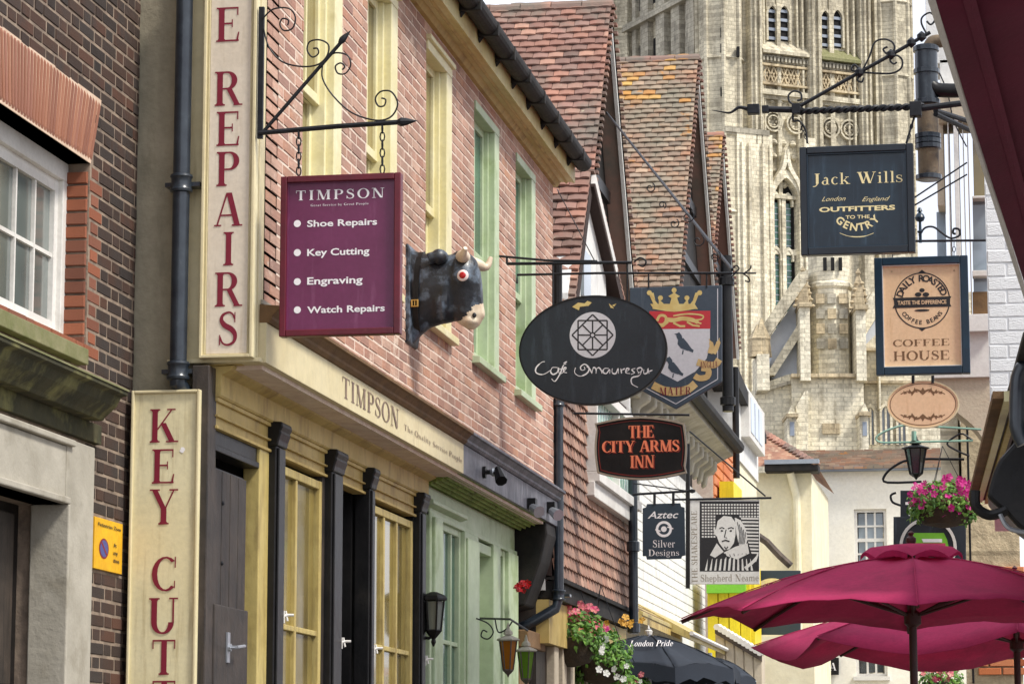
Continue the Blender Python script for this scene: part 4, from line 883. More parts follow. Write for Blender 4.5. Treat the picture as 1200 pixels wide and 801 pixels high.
m.fb(FRp, x0 + .022, x0 + .027, z0 + .022, 6.9, 0, .006); m.fb(FRp, x1 - .027, x1 - .022, z0 + .022, 6.9, 0, .006)
build(m, 'frame', 'cream_paint', rs, bevel=.003)
m = MB(); m.fb(FRp, x0 + .03, x1 - .03, z0 + .02, 6.9, 0, .003); build(m, 'panel', 'pale_sign', rs)
m = MB(); serif_col(FRp, [('O', -52, -12), ('E', 9, 49), ('R', 84, 124), ('E', 131, 171), ('P', 178, 218), ('A', 226, 265), ('I', 272, 311), ('R', 319, 359), ('S', 365, 405)], 268, .005, rs)
FKp = FY(Y0 - .13)
ks = thing('box_sign', FKp.p(*FKp.q(192, 790)), 'lower upright cream sign reading KEY CUTTING beside the dark studded door', 'sign', 'upright box signs on the shop corner')
x0, z1 = FKp.q(155, 458); x1 = FKp.q(235, 458)[0]; z0 = 1.1; x0 = max(x0, XB + .004)
m = MB(); m.fb(FKp, x0, x1, z0, z1, -.1, 0); build(m, 'box', 'cream_sign', ks, bevel=.004)
m = MB()
for a, b, c, d in ((x0, x0 + t, z0, z1), (x1 - t, x1, z0, z1), (x0 + t, x1 - t, z1 - t, z1)): m.fb(FKp, a, b, c, d, 0, .014)
build(m, 'frame', 'cream_paint', ks, bevel=.004)
m = MB(); serif_col(FKp, [('K', 479, 518), ('E', 526, 566), ('Y', 573, 614), ('C', 652, 692), ('U', 700, 742), ('T', 749, 790), ('T', 797, 838)], 192, .003, ks)
m = MB(); m.flat(FKp, [[(FKp.q(214, 527)[0] + (.012 + .005 * math.sin(k * 3)) * math.cos(k * .7), FKp.q(214, 527)[1] + .014 * math.sin(k * .7)) for k in range(9)]], .002); build(m, 'sticker_scrap', 'white_letter', ks)

# ================================================================ HANGING SIGNS, LEFT SIDE
def ir(mb, fr, pts, r, w=0, smooth=0, n=8):
    if smooth: pts = curve(pts, smooth)
    rr = [r * (1 - .0 * k) for k in range(len(pts))]
    mb.tube([fr.p(*fr.q(x, y), w) for x, y in pts], rr, n); return mb
def chain(mb, fr, p0, p1, w=0, link=.034, r=.0035):
    a = Vector(fr.p(*fr.q(*p0), w)); b = Vector(fr.p(*fr.q(*p1), w)); n = max(int((b - a).length / link), 2); d = (b - a) / n; t = d.normalized()
    for i in range(n):
        c = a + d * (i + .5); s = (fr.U if i % 2 else fr.N) * .011
        pts = [c + t * (link * .66 * math.cos(k * math.pi / 4)) + s * math.sin(k * math.pi / 4) for k in range(9)]; mb.tube(pts, r, 5, cap=False)
def board(fr, pts, name, m, parent, w0=-.03, w1=0, bevel=.003): b = MB(); b.prism(fr, pts, w0, w1); return build(b, name, m, parent, bevel=bevel)
def frame_ring(fr, outer, inner, w0, w1, name, m, parent, bevel=.003):
    b = MB(); n = len(outer)
    for i in range(n): b.prism(fr, [outer[i], outer[(i + 1) % n], inner[(i + 1) % n], inner[i]], w0, w1)
    return build(b, name, m, parent, bevel=0)

# --- maroon services sign on its scroll bracket
FA = FY(Y0 - .1)
br = thing('sign_bracket', FA.p(*FA.q(306, 156)), 'black scrolled iron bracket with arrow tips holding the maroon services sign', 'bracket')
m = MB(); ir(m, FA, [(303, 156), (396, 148), (470, 143)], .012); m.tube([FA.p(*FA.q(x, y)) for x, y in ((466, 143.3), (470, 143), (476, 142.6), (489, 141.6))], [.013, .022, .018, .001], 8); build(m, 'arm', 'black_iron', br, smooth=True)
m = MB(); ir(m, FA, [(309, 154), (402, 47)], .009); m.tube([FA.p(*FA.q(x, y)) for x, y in ((398, 51), (401, 47), (404, 43.5), (411, 36))], [.01, .017, .014, .001], 8); build(m, 'stay', 'black_iron', br, smooth=True)
m = MB(); m.fb(FA, FA.q(305, 100)[0] - .012, FA.q(308, 100)[0], FA.q(305, 162)[1], FA.q(305, 8)[1], -.02, .0); build(m, 'wall_plate', 'black_iron', br)
def scroll(fr, pts, r, w=0, sm=5):
    m = MB(); ir(m, fr, pts, r, w, sm, 6); build(m, 'scroll', 'black_iron', cur_br, smooth=True)
cur_br = br
scroll(FA, [(308, 22), (320, 11), (338, 10), (346, 20), (343, 33), (333, 36), (328, 29), (331, 22), (338, 24), (337, 30)], .004)
scroll(FA, [(309, 34), (315, 55), (330, 72), (352, 78), (372, 76), (383, 66), (385, 53), (375, 47), (363, 49), (360, 59), (366, 67), (373, 63), (372, 57), (367, 57)], .004)
scroll(FA, [(384, 66), (394, 62), (407, 65), (411, 76), (405, 86), (396, 86), (393, 78), (399, 74), (404, 78), (401, 82)], .004)
scroll(FA, [(378, 76), (378, 92), (390, 112), (412, 132), (440, 141), (458, 137), (466, 122), (459, 108), (447, 107), (440, 115), (443, 124), (450, 124), (452, 117), (447, 115)], .004)
ts = thing('services_sign', FA.p(*FA.q(398, 394)), 'maroon framed hanging sign listing shoe repairs, key cutting, engraving and watch repairs', 'sign')
for a_, b_ in (((350, 153), (350, 205)), ((448, 146), (448, 203))): m = MB(); chain(m, FA, a_, b_); build(m, 'chain', 'black_iron', ts, kind='stuff')
c = [FA.q(328, 395), FA.q(469.5, 392.5), FA.q(469, 206), FA.q(328, 208)]; x0 = c[0][0]; x1 = c[1][0]; z0 = c[0][1]; z1 = c[3][1]
board(FA, rct(x0 + .01, z0 + .01, x1 - .01, z1 - .01), 'panel', 'plum_board', ts, -.03, .0)
for a in ((x0, z0, x0 + .03, z1), (x1 - .03, z0, x1, z1), (x0 + .03, z0, x1 - .03, z0 + .03), (x0 + .03, z1 - .03, x1 - .03, z1)):
    board(FA, rct(*a), 'frame_bar', 'maroon_frame', ts, -.035, .022, .004)
m = MB()
for a in ((x0 + .03, z0 + .03, x0 + .035, z1 - .03), (x1 - .035, z0 + .03, x1 - .03, z1 - .03), (x0 + .035, z0 + .03, x1 - .035, z0 + .035), (x0 + .035, z1 - .035, x1 - .035, z1 - .03)): m.prism(FA, rct(*a), 0, .006)
build(m, 'inner_bead', 'plum_board', ts)
m = MB(); m.flat(FA, fit_px(FA, serif_text('TIMPSON', .16), 346, 451, 220, 235), .0012, .00002)
build(m, 'lettering', 'white_letter', ts); m = MB(); m.flat(FA, fit_px(FA, serif_text('Great Service by Great People', .1), 364, 432, 237, 242), .0012, .00002)
build(m, 'small_lettering', 'white_letter', ts)
for s, y, x1_ in (('Shoe Repairs', 261, 442), ('Key Cutting', 295, 433), ('Engraving', 328.5, 425), ('Watch Repairs', 362, 451)):
    m = MB(); m.flat(FA, fit_px(FA, sans_text(s, .022), 360, x1_, y - 5.6, y + 4.8), .0012, .000005); build(m, 'lettering', 'white_letter', ts)
for y in (262, 296, 330, 363):
    m = MB(); m.flat(FA, [ell(FA, 348.5, y, 4.2, 4.2, 14)], .0012); build(m, 'bullet', 'white_letter', ts)

# --- bull's head mounted on the wall
YB = FP.q(481, 345)[0]; FBu = FY(YB)
bu = thing('bull_head', FBu.p(*FBu.q(482, 400)), "black painted carved bull's head with red eye mounted on the pink brick wall", 'statue')
m = MB(); S = 3389 / YB
def loft(mb, secs, n=20, sup=2.2):
    "secs: (px, py, half-height px along section, half-width m, tilt deg) ellipses in the picture plane of the head"
    rings = []
    for cx, cy, hh, hw, tilt in secs:
        c0 = FBu.q(cx, cy); rg = []
        for k in range(n):
            a = 2 * math.pi * k / n; ca = math.copysign(abs(math.cos(a)) ** (2 / sup), math.cos(a)); sa = math.copysign(abs(math.sin(a)) ** (2 / sup), math.sin(a))
            e = sa * hh / S; rg.append(FBu.p(c0[0] + e * math.sin(R(tilt)), c0[1] + e * math.cos(R(tilt)), ca * hw))
        rings.append(rg)
    vs = [x for r in rings for x in r]; M_ = len(rings)
    mb.add(vs, [(i * n + k, i * n + (k + 1) % n, (i + 1) * n + (k + 1) % n, (i + 1) * n + k) for i in range(M_ - 1) for k in range(n)] + [tuple(range(n - 1, -1, -1)), tuple(range((M_ - 1) * n, M_ * n))])
def ball(mb, px, py, w, r, sx=1, sy=1, sz=1, n=12):
    c = FBu.p(*FBu.q(px, py), w); vs = []; 
    for i in range(n + 1):
        t = math.pi * i / n
        for k in range(n): a = 2 * math.pi * k / n; vs.append(c + Vector((sx * r * math.sin(t) * math.cos(a), sy * r * math.sin(t) * math.sin(a), sz * r * math.cos(t))))
    mb.add(vs, [(i * n + k, (i + 1) * n + k, (i + 1) * n + (k + 1) % n, i * n + (k + 1) % n) for i in range(n) for k in range(n)])
def interp(T, x):
    for (a, b), (c, d) in zip(T, T[1:]):
        if x <= c: return b + (d - b) * (x - a) / (c - a)
    return T[-1][1]
TOP = [(480, 292), (496, 297), (512, 299), (528, 299), (540, 296), (552, 298), (558, 304), (563, 318), (565, 340), (566, 356), (568, 366)]
BOT = [(480, 405), (486, 402), (494, 392), (504, 384), (516, 380), (526, 378), (534, 376), (540, 381), (548, 386), (556, 386), (562, 381), (568, 370)]
HW = [(480, .13), (500, .135), (518, .13), (536, .125), (548, .115), (556, .095), (562, .07), (568, .03)]
rings = []; NK = 32
for x in [480 + 2.0 * k for k in range(45)]:
    t_, b_, hw = interp(TOP, x), interp(BOT, x), interp(HW, x); rg = []
    for k in range(NK):
        a = 2 * math.pi * k / NK; ca = math.copysign(abs(math.cos(a)) ** .8, math.cos(a)); sa = math.copysign(abs(math.sin(a)) ** .8, math.sin(a))
        py = (t_ + b_) / 2 - sa * (b_ - t_) / 2; w_ = hw * ca
        low = max(0, (py - 338) / 45)
        if x > 520: w_ *= 1 - .5 * low * min(1, (x - 520) / 14) * (1 if py < 362 else .82)          # face narrows to the muzzle
        else: w_ *= 1 - .25 * low
        if 336 < py < 366 and x > 528: w_ *= .88
        if 312 < py < 334 and 534 < x < 556: w_ *= 1.06                                                # brow
        if 352 < py < 372 and 512 < x < 530: w_ *= 1.12                                                # jaw
        rg.append(FBu.p(*FBu.q(x, py), w_))
    rings.append(rg)
m.add([p for r in rings for p in r], [(i * NK + k, i * NK + (k + 1) % NK, (i + 1) * NK + (k + 1) % NK, (i + 1) * NK + k) for i in range(len(rings) - 1) for k in range(NK)] + [tuple(range(NK - 1, -1, -1)), tuple(range((len(rings) - 1) * NK, len(rings) * NK))])
ball(m, 551, 377, .02, .05, 1.1, 1.0, .62); ball(m, 541, 299, 0, .05, 1, 1.4, .5)
me0 = mesh_of(m, 'head', WL[bu.name], 'bull_black'); tmp = bpy.data.objects.new('tmp', me0); COL.objects.link(tmp)
rmz = tmp.modifiers.new('r', 'REMESH'); rmz.mode = 'VOXEL'; rmz.voxel_size = .0065; rmz.use_smooth_shade = True
sm_ = tmp.modifiers.new('s', 'SMOOTH'); sm_.factor = .6; sm_.iterations = 6
bpy.context.view_layer.update(); me1 = bpy.data.meshes.new_from_object(tmp.evaluated_get(bpy.context.evaluated_depsgraph_get())); bpy.data.objects.remove(tmp)
me1.materials.clear(); me1.materials.append(MATS['bull_black']); me1.materials.append(MATS['bull_cream'])
mc = FBu.p(*FBu.q(556, 378)) - WL[bu.name]
for p in me1.polygons:
    p.use_smooth = True; wx, wy = proj(p.center + WL[bu.name])
    if in_poly(wx + 1.5 * math.sin(wy), wy, [(533, 377), (542, 374), (549, 366), (556, 357), (580, 353), (580, 395), (533, 395)]): p.material_index = 1
ho = bpy.data.objects.new('head', me1); COL.objects.link(ho); ho.parent = bu; WL[ho.name] = WL[bu.name]
# mounting board, collar strap with buckle
m = MB(); m.prism(FBu, pxs(FBu, [(479, 292), (484, 290), (486, 296), (487, 340), (487, 385), (484, 404), (480, 406), (477, 395)]), -.15, .15); build(m, 'backboard', 'bull_black', bu, bevel=.008)
def bull_ring(cx, cy, hh, hw, tilt, wd, nm, mt):
    b = MB(); n = 28; vs = []; c0 = FBu.q(cx, cy)
    for off, sc2 in ((-wd, 1.0), (-wd, 1.045), (wd, 1.045), (wd, 1.0)):
        for k in range(n):
            a = 2 * math.pi * k / n; ca = math.copysign(abs(math.cos(a)) ** .9, math.cos(a)); sa = math.copysign(abs(math.sin(a)) ** .9, math.sin(a)); e = sa * hh / S * sc2
            vs.append(FBu.p(c0[0] + e * math.sin(R(tilt)) + off, c0[1] + e * math.cos(R(tilt)), ca * hw * sc2))
    b.add(vs, [(j * n + k, j * n + (k + 1) % n, ((j + 1) % 4) * n + (k + 1) % n, ((j + 1) % 4) * n + k) for j in range(4) for k in range(n)]); build(b, nm, mt, bu, smooth=True)
bull_ring(493, 343.5, 49, .136, 2, .016, 'collar', 'black_paint')
m = MB(); cb = FBu.q(492, 360); fb_ = FBu
for a in ((-.022, -.022, -.012, .022), (.012, -.022, .022, .022), (-.012, .014, .012, .022), (-.012, -.022, .012, -.014), (-.003, -.014, .003, .014)): m.fb(fb_, cb[0] + a[0], cb[0] + a[2], cb[1] + a[1], cb[1] + a[3], .137, .153)
build(m, 'buckle', 'brass', bu, bevel=.003)
# ears, horns, eyes, nostrils
for s in (1, -1):
    m = MB(); e0 = FBu.p(*FBu.q(527, 306), .09 * s); pts = [e0, e0 + Vector((-.03, -.03 * s, .005)), e0 + Vector((-.06, -.05 * s, 0)), e0 + Vector((-.095, -.06 * s, -.01))]
    m.tube(curve([tuple(p) for p in pts], 5), [.02 + .026 * math.sin(min(1, k / 11) * 2.6) for k in range(16)], 16); o = build(m, 'ear', 'bull_black', bu, smooth=True)
    m = MB(); h0 = FBu.p(*FBu.q(545, 304), .07 * s)
    if s == 1: pts = [h0, h0 + Vector((.01, -.05, .0)), h0 + Vector((.02, -.09, .004)), h0 + Vector((.04, -.13, .03))]
    else: pts = [h0, h0 + Vector((.05, .05, -.01)), h0 + Vector((.1, .08, -.02)), h0 + Vector((.125, .09, .04))]
    m.tube(curve([tuple(p) for p in pts], 4), [.045 - .033 * k / 12 for k in range(13)], 12); build(m, 'horn', 'bull_cream', bu, smooth=True)
    for r, off, mt, nm in ((.034, .006, 'eye_white', 'eye'), (.02, .016, 'eye_red', 'iris')):
        m = MB(); ball(m, 547, 327, (.118 + off) * s, r, 1, .35, 1); build(m, nm, mt, bu, smooth=True)
    m = MB(); ball(m, 558, 371, .058 * s, .014, .9, .7, 1.1); build(m, 'nostril', 'bull_black', bu, smooth=True)

# --- oval cafe sign
YC = FP.q(583, 302)[0]; FC = FY(YC); FCs = FY(YC - .02)
br = cur_br = thing('sign_bracket', FC.p(*FC.q(583, 302)), 'thin black iron bar bracket carrying the dark oval café sign', 'bracket')
m = MB(); ir(m, FC, [(575, 318), (580, 314), (581, 303), (584, 300), (640, 305), (700, 306)], .008); build(m, 'rod', 'black_iron', br, smooth=True)
m = MB(); ir(m, FC, [(594, 309), (594, 302)], .008); ir(m, FC, [(594, 309), (740, 307.5)], .011); build(m, 'arm', 'black_iron', br)
m = MB(); ir(m, FC, [(743, 307), (750, 302), (757, 306), (754, 312), (748, 310)], .006, 0, 4); build(m, 'finial', 'black_iron', br)
m = MB(); m.tube([FP.p(*FP.q(650, 222), .02), FC.p(*FC.q(697, 306))], .004, 5); build(m, 'stay_wire', 'black_iron', br)
cs = thing('oval_sign', FC.p(*FC.q(695, 474)), 'dark oval hanging café sign with white eight-pointed star emblem and script lettering', 'sign')
for x in (648, 735): m = MB(); ir(m, FC, [(x, 308), (x, 360)], .006); build(m, 'hanger', 'black_iron', cs)
board(FC, ell(FC, 695, 410.5, 86, 63.5, 72), 'board', 'slate_board', cs, -.02, .02, .006)
frame_ring(FC, ell(FC, 695, 410.5, 86.8, 64.2, 72), ell(FC, 695, 410.5, 85, 62.4, 72), -.022, .024, 'rim', 'black_paint', cs)
m = MB(); m.flat(FC, [ell(FC, 695, 393, 27, 27, 40)], .0215); em = build(m, 'emblem', 'crest_white', cs)
m = MB(); L_ = []
sq = [(678, 376), (712, 376), (712, 410), (678, 410)]; di = [(695, 369), (719, 393), (695, 417), (671, 393)]
for P_ in (sq, di):
    for i in range(4): L_ += lp(FC, [P_[i], P_[(i + 1) % 4]], 1.7)
for k in range(8):
    a = k * math.pi / 4; L_ += lp(FC, [(695 + 2 * math.cos(a), 393 + 2 * math.sin(a)), (695 + 17 * math.cos(a), 393 + 17 * math.sin(a))], 1.6)
L_ += ring(FC, 695, 393, 3.5, 3.5, 1.5, 12)
m.flat(FC, L_, .0222, .00003); build(m, 'emblem_star', 'black_letter', cs)
m = MB(); L_ = []
script = [ # brush strokes in photo points
 [(639, 424), (635, 425), (629, 431), (629, 437), (637, 439), (646, 434)], [(654, 431), (648, 431), (646, 436), (649, 439), (654, 436), (655, 431), (656, 438), (660, 437)],
 [(664, 427), (661, 428), (657, 438), (651, 447), (647, 444)], [(655, 433), (663, 432)], [(660, 437), (664, 432), (662, 431), (661, 436), (665, 437)], [(661, 426), (665, 424)],
 [(675, 431), (674, 437), (680, 441), (688, 438), (691, 432), (686, 427), (681, 430), (682, 434), (686, 433), (685, 430)], [(688, 430), (692, 433), (694, 438)], [(694, 438), (696, 431), (699, 433), (699, 438)], [(699, 433), (702, 431), (705, 434), (706, 438)],
 [(714, 432), (709, 432), (707, 436), (711, 438), (715, 433), (715, 438)], [(718, 432), (718, 437), (722, 438), (725, 432), (725, 438)], [(728, 432), (729, 438)], [(729, 434), (733, 432)], [(734, 436), (738, 433), (735, 432), (734, 437), (739, 438)],
 [(745, 432), (741, 433), (742, 435), (744, 437), (740, 439)], [(749, 437), (747, 433), (751, 431), (753, 434), (748, 438)], [(753, 432), (750, 440), (741, 443), (741, 450), (748, 454)], [(755, 433), (755, 438), (759, 437), (760, 432), (761, 438)], [(760, 436), (765, 434)]]
for st in script: L_ += lp(FC, st, [.8, 1.7, 1.4, .8], False, 4)
m.flat(FC, L_, .0216, .00001); build(m, 'lettering', 'white_letter', cs)
m = MB(); m.flat(FC, [pxs(FC, p) for p in ([(671, 360), (678, 355), (686, 356), (688, 359), (680, 360), (679, 364)], [(683, 358), (689, 353), (694, 355), (690, 359)], [(714, 356), (718, 359), (720, 362), (716, 361)], [(718, 358), (723, 356), (720, 360)])], .0216); build(m, 'painted_leaves', 'crest_gold', cs)

# --- city crest sign
YS = FP.q(604, 322)[0]; FS_ = FY(YS)
br = cur_br = thing('sign_bracket', FS_.p(*FS_.q(605, 322)), 'long thin iron bar bracket with fleur tip carrying the crest sign', 'bracket')
m = MB(); ir(m, FS_, [(606, 332), (606, 322), (700, 320), (858, 320)], .009); build(m, 'arm', 'black_iron', br)
m = MB(); ir(m, FS_, [(856, 320), (886, 320)], .006); ir(m, FS_, [(860, 320), (866, 315), (863, 311), (859, 314)], .005, 0, 4); ir(m, FS_, [(872, 320), (879, 315), (880, 311)], .005, 0, 4); ir(m, FS_, [(870, 320), (877, 325), (878, 330), (873, 329)], .005, 0, 4); ir(m, FS_, [(862, 320), (857, 325), (860, 329)], .005, 0, 4); build(m, 'finial', 'black_iron', br)
m = MB(); m.tube([(-4.15, 30.1, FX(-4.15).q(712, 134)[1]), FS_.p(*FS_.q(858, 316))], .012, 8); build(m, 'stay', 'black_iron', br)
for (cx, cy, r) in ((806, 254, 8), (818, 282, 8), (790, 262, 6), (838, 300, 7), (762, 220, 6), (776, 240, 5)):
    m = MB(); m.tube([FS_.p(*FS_.q(*p)) for p in spiral(cx, cy, 1.5, r, 0, 420 if cx % 4 else -420, 22)], .0045, 5); build(m, 'scroll', 'black_iron', br)
ws_ = thing('crest_sign', FS_.p(*FS_.q(792, 478)), 'grey pointed hanging sign with gold crown above a red and white bird shield', 'sign')
out_ = [(738, 337), (846, 334), (846, 447), (792, 479), (738, 450)]
board(FS_, pxs(FS_, out_), 'board', 'crest_grey', ws_, -.03, 0, .004)
ins = [(743, 341), (841, 338), (841, 444), (792, 473), (743, 447)]
L_ = []
for i in (1, 2, 3): L_ += lp(FS_, [ins[i], ins[(i + 1) % 5]], 1.0)
m = MB(); m.flat(FS_, L_, .0012); build(m, 'painted_border', 'crest_white', ws_)
for x in (760, 828): m = MB(); ir(m, FS_, [(x, 321), (x, 337)], .006); build(m, 'hanger', 'black_iron', ws_)
m = MB(); m.flat(FS_, [pxs(FS_, [(762, 384), (832, 384), (832, 405), (828, 420), (815, 435), (794, 447), (775, 437), (764, 420), (762, 405)])], .001); build(m, 'shield', 'crest_white', ws_)
m = MB(); m.flat(FS_, [pxs(FS_, [(761, 364.5), (832.5, 364), (832.5, 385), (761, 385.5)])], .0014); build(m, 'shield_chief', 'crest_red', ws_)
m = MB(); K = []
K += lp(FS_, [(770, 376), (773, 370), (779, 370), (781, 375), (777, 380), (771, 380)], 3.2, False, 3)
K += lp(FS_, [(779, 374), (790, 375), (800, 373), (812, 375), (818, 378)], [5, 5, 5, 4], False, 3) + lp(FS_, [(812, 375), (822, 374), (824, 370), (815, 368), (802, 368), (789, 370)], 1.8, False, 3)
K += lp(FS_, [(783, 377), (777, 382), (772, 382)], 2.4) + lp(FS_, [(789, 378), (797, 382), (803, 382)], 2.4) + lp(FS_, [(805, 377), (812, 381), (820, 382)], 2.2) + lp(FS_, [(815, 377), (822, 379)], 2)
K += [pxs(FS_, [(762, 356), (814, 356), (818, 362), (766, 362)])] + lp(FS_, [(765, 360), (790, 363.5), (815, 360)], 3.5, False, 3)
K += [pxs(FS_, p) for p in ([(760, 343), (771, 356), (766, 357)], [(820, 342), (809, 356), (814, 357)], [(772, 350), (778, 356), (772, 357)], [(806, 350), (801, 356), (807, 357)], [(785, 356), (790, 339), (796, 356)], [(783, 347), (790, 343), (797, 347), (790, 351)], [(760, 343), (766, 343), (768, 352)], [(820, 342), (815, 343), (812, 352)])]
K += [ell(FS_, x, y, 3, 3, 10) for x, y in ((774, 349), (805, 349), (790, 340), (761, 343), (820, 343))]
m.flat(FS_, K, .0018, .00002); build(m, 'crown_and_lion', 'crest_gold', ws_)
m = MB(); K = []
def bird(dx, dy, s, fl=1):
    T = lambda P_: pxs(FS_, [(792 + dx + fl * (x - 792) * s, 400 + dy + (y - 400) * s) for x, y in P_])
    return [T([(792, 391), (796, 389), (799, 393), (800, 398), (795, 399), (793, 395)]), T([(795, 396), (801, 396), (806, 402), (811, 409), (806, 411), (798, 408), (794, 403)]), T([(804, 404), (813, 410), (812, 413), (803, 409)]), T([(790, 391), (793, 390.5), (793, 392.5)]), T([(800, 410), (801.4, 410), (800.5, 415), (799, 415)])]
K += bird(0, 0, 1) + bird(-11, 28, .95) + bird(-24, 14, .8)
m.flat(FS_, K, .0018, .00004); build(m, 'painted_birds', 'crest_grey', ws_)
m = MB(); K = []
K += lp(FS_, [(765, 451), (778, 457), (792, 459), (806, 456), (815, 449)], [9, 10, 10, 9], False, 4) + lp(FS_, [(814, 440), (820, 443), (829, 441), (830, 433), (822, 431)], 7, False, 3) + lp(FS_, [(817, 424), (828, 427), (838, 427), (843, 421)], 8, False, 3) + lp(FS_, [(832, 414), (834, 405), (831, 397)], [6, 5, 1], False, 3) + lp(FS_, [(836, 414), (841, 404), (843, 396)], [6, 5, 1], False, 3)
m.flat(FS_, K, .0022, .00003); build(m, 'painted_scroll', 'crest_scroll', ws_)
m = MB(); K = fit_px(FS_, serif_text('MATER'), 773, 810, 453, 463)
m.flat(FS_, K, .0048, .00001); build(m, 'lettering', 'maroon_letter', ws_); m = MB(); m.flat(FS_, fit_px(FS_, serif_text('ANGLIA'), 820, 841, 423, 431), .0048, .00001); build(m, 'lettering', 'maroon_letter', ws_)

# --- inn sign, jewellers' sign, theatre pub sign
FI = FY(22.3)
isn = thing('inn_sign', FI.p(*FI.q(750, 561)), 'black barrel-shaped inn sign with orange serif lettering in three lines', 'sign')
def barrel(x0, x1, y0, y1, bx, by, n=8):
    P_ = []
    for k in range(n): t = k / n; P_.append((x0 + (x1 - x0) * t, y0 + by - by * math.sin(math.pi * t)))
    for k in range(n): t = k / n; P_.append((x1 - bx + bx * math.sin(math.pi * t), y0 + by + (y1 - y0 - 2 * by) * t))
    for k in range(n): t = k / n; P_.append((x1 - (x1 - x0) * t, y1 - by + by * math.sin(math.pi * t)))
    for k in range(n): t = k / n; P_.append((x0 + bx - bx * math.sin(math.pi * t), y1 - by - (y1 - y0 - 2 * by) * t))
    return P_
def insetpts(P_, d, c): return [(c[0] + (x - c[0]) * (1 - d / abs(P_[0][0] - c[0])), c[1] + (y - c[1]) * (1 - d / 36)) for x, y in P_]
P_ = barrel(697, 805, 488, 562, 3, 8); board(FI, pxs(FI, P_), 'board', 'black_paint', isn, -.04, 0, .004)
c_ = (751, 525); frame_ring(FI, pxs(FI, P_), pxs(FI, insetpts(P_, 2.0, c_)), 0, .012, 'rim', 'grey_letter', isn)
m = MB(); m.flat(FI, [q for i, q in enumerate(lp(FI, [(x, y) for x, y in insetpts(P_, 4.5, c_)], .9, True))], .001); build(m, 'painted_line', 'dark_red_letter', isn)
for nm, mt, d, w_ in (('lettering_shadow', 'dark_red_letter', 1.4, .0015), ('lettering', 'orange_letter', 0, .005)):
    for t_, x0_, x1_, y0_, y1_ in (('THE', 736, 766, 498, 513), ('CITY ARMS', 705, 796, 515, 530), ('INN', 738, 767, 533, 548)):
        m = MB(); K = fit_px(FI, serif_text(t_, .0), x0_ + d, x1_ + d, y0_ + d, y1_ + d) + fit_px(FI, serif_text(t_, .0), x0_ + d + .7, x1_ + d + .7, y0_ + d, y1_ + d); m.flat(FI, K, w_, .00004); build(m, nm, mt, isn)
cur_br = br = thing('sign_bracket', FI.p(*FI.q(700, 484)), 'thin iron bar bracket above the barrel-shaped inn sign', 'bracket')
m = MB(); ir(m, FI, [(672, 484), (808, 486)], .009); build(m, 'arm', 'black_iron', br)
FZ = FY(25.0)
asn = thing('jewellers_sign', FZ.p(*FZ.q(777, 655)), 'small slate grey sign with notched corners reading silver designs, under the inn sign', 'sign')
o8 = [(753, 595), (757, 594), (758, 590), (797, 589), (798, 593), (802, 594), (803, 650), (799, 651), (798, 654), (758, 655), (757, 651), (753, 651)]
board(FZ, pxs(FZ, o8), 'board', 'aztec_board', asn, -.03, 0, .003)
m = MB(); K = ring(FZ, 778, 619.5, 9.5, 9.5, 3, 26) + [ell(FZ, 778, 619.5, 3.4, 3.4, 14)] + lp(FZ, [(768, 620), (774, 622)], 1.5) + lp(FZ, [(782, 617), (789, 619)], 1.5)
m.flat(FZ, K, .001, .00001); build(m, 'emblem', 'white_letter', asn)
for T_ in ((sans_text('Aztec', .01, .3), 759, 795, 598, 607), (serif_text('Silver', .03), 765, 791, 632, 641), (serif_text('Designs', .03), 760, 796, 643, 651)): m = MB(); m.flat(FZ, fit_px(FZ, *T_), .001, .00001); build(m, 'lettering', 'white_letter', asn)
cur_br = br = thing('sign_bracket', FZ.p(*FZ.q(741, 577)), 'straight black iron arm holding the slate silver designs sign', 'bracket')
m = MB(); ir(m, FZ, [(741, 579), (810, 575)], .011); m.lathe(FZ.p(*FZ.q(811, 575)), [(.001, -.02), (.03, -.01), (.03, .01), (.001, .02)], 10); build(m, 'arm', 'black_iron', br)
for x in (767, 789): m = MB(); ir(m, FZ, [(x, 577), (x, 591)], .012); build(m, 'hanger', 'black_iron', br)
m = MB(); ir(m, FZ, [(742, 566), (780, 571), (806, 575)], .006); build(m, 'stay', 'black_iron', br)
FQ = FY(28.0)
psn = thing('portrait_sign', FQ.p(*FQ.q(855, 684)), 'white hanging pub sign with black woodcut portrait of a ruffed man', 'sign')
board(FQ, pxs(FQ, [(808, 585), (890, 585), (890, 684), (808, 684)]), 'board', 'white_paint', psn, -.03, 0, .003)
m = MB(); m.flat(FQ, [pxs(FQ, [(820, 587), (889.5, 587), (889.5, 669), (820, 669)])], .001); build(m, 'picture_ground', 'black_letter', psn)
m = MB(); K = []
for r in range(12):
    for c in range(20):
        x = 822.5 + c * 3.4; y = 590 + r * 3.4
        if x > 888 or (y > 602 and x > 838 and x < 866) or (y > 606 and x > 864) : continue
        if y > 628 and x > 834: continue
        K.append(pxs(FQ, [(x, y), (x + 2.2, y), (x + 2.2, y + 2), (x, y + 2)]))
for r in range(11):
    y = 606 + r * 4; K.append(pxs(FQ, [(868 + r * 1.2, y), (889, y + .5), (889, y + 2.4), (869 + r * 1.2, y + 2.2)]))
m.flat(FQ, K, .0016, 0)
face = [(839, 620), (841, 610), (848, 604), (857, 605), (862, 612), (862, 626), (860, 636), (855, 643), (849, 644), (843, 636), (840, 628)]
K2 = [pxs(FQ, face)] + [pxs(FQ, p) for p in ([(861, 606), (868, 609), (874, 619), (876, 632), (872, 644), (866, 638), (863, 625)], [(836, 618), (839, 620), (840, 628), (837, 625)], [(832, 650), (840, 636), (848, 646), (838, 653)], [(848, 647), (862, 640), (876, 636), (878, 648), (864, 655), (852, 651)])]
m.flat(FQ, K2, .002, .0002)
K3 = []
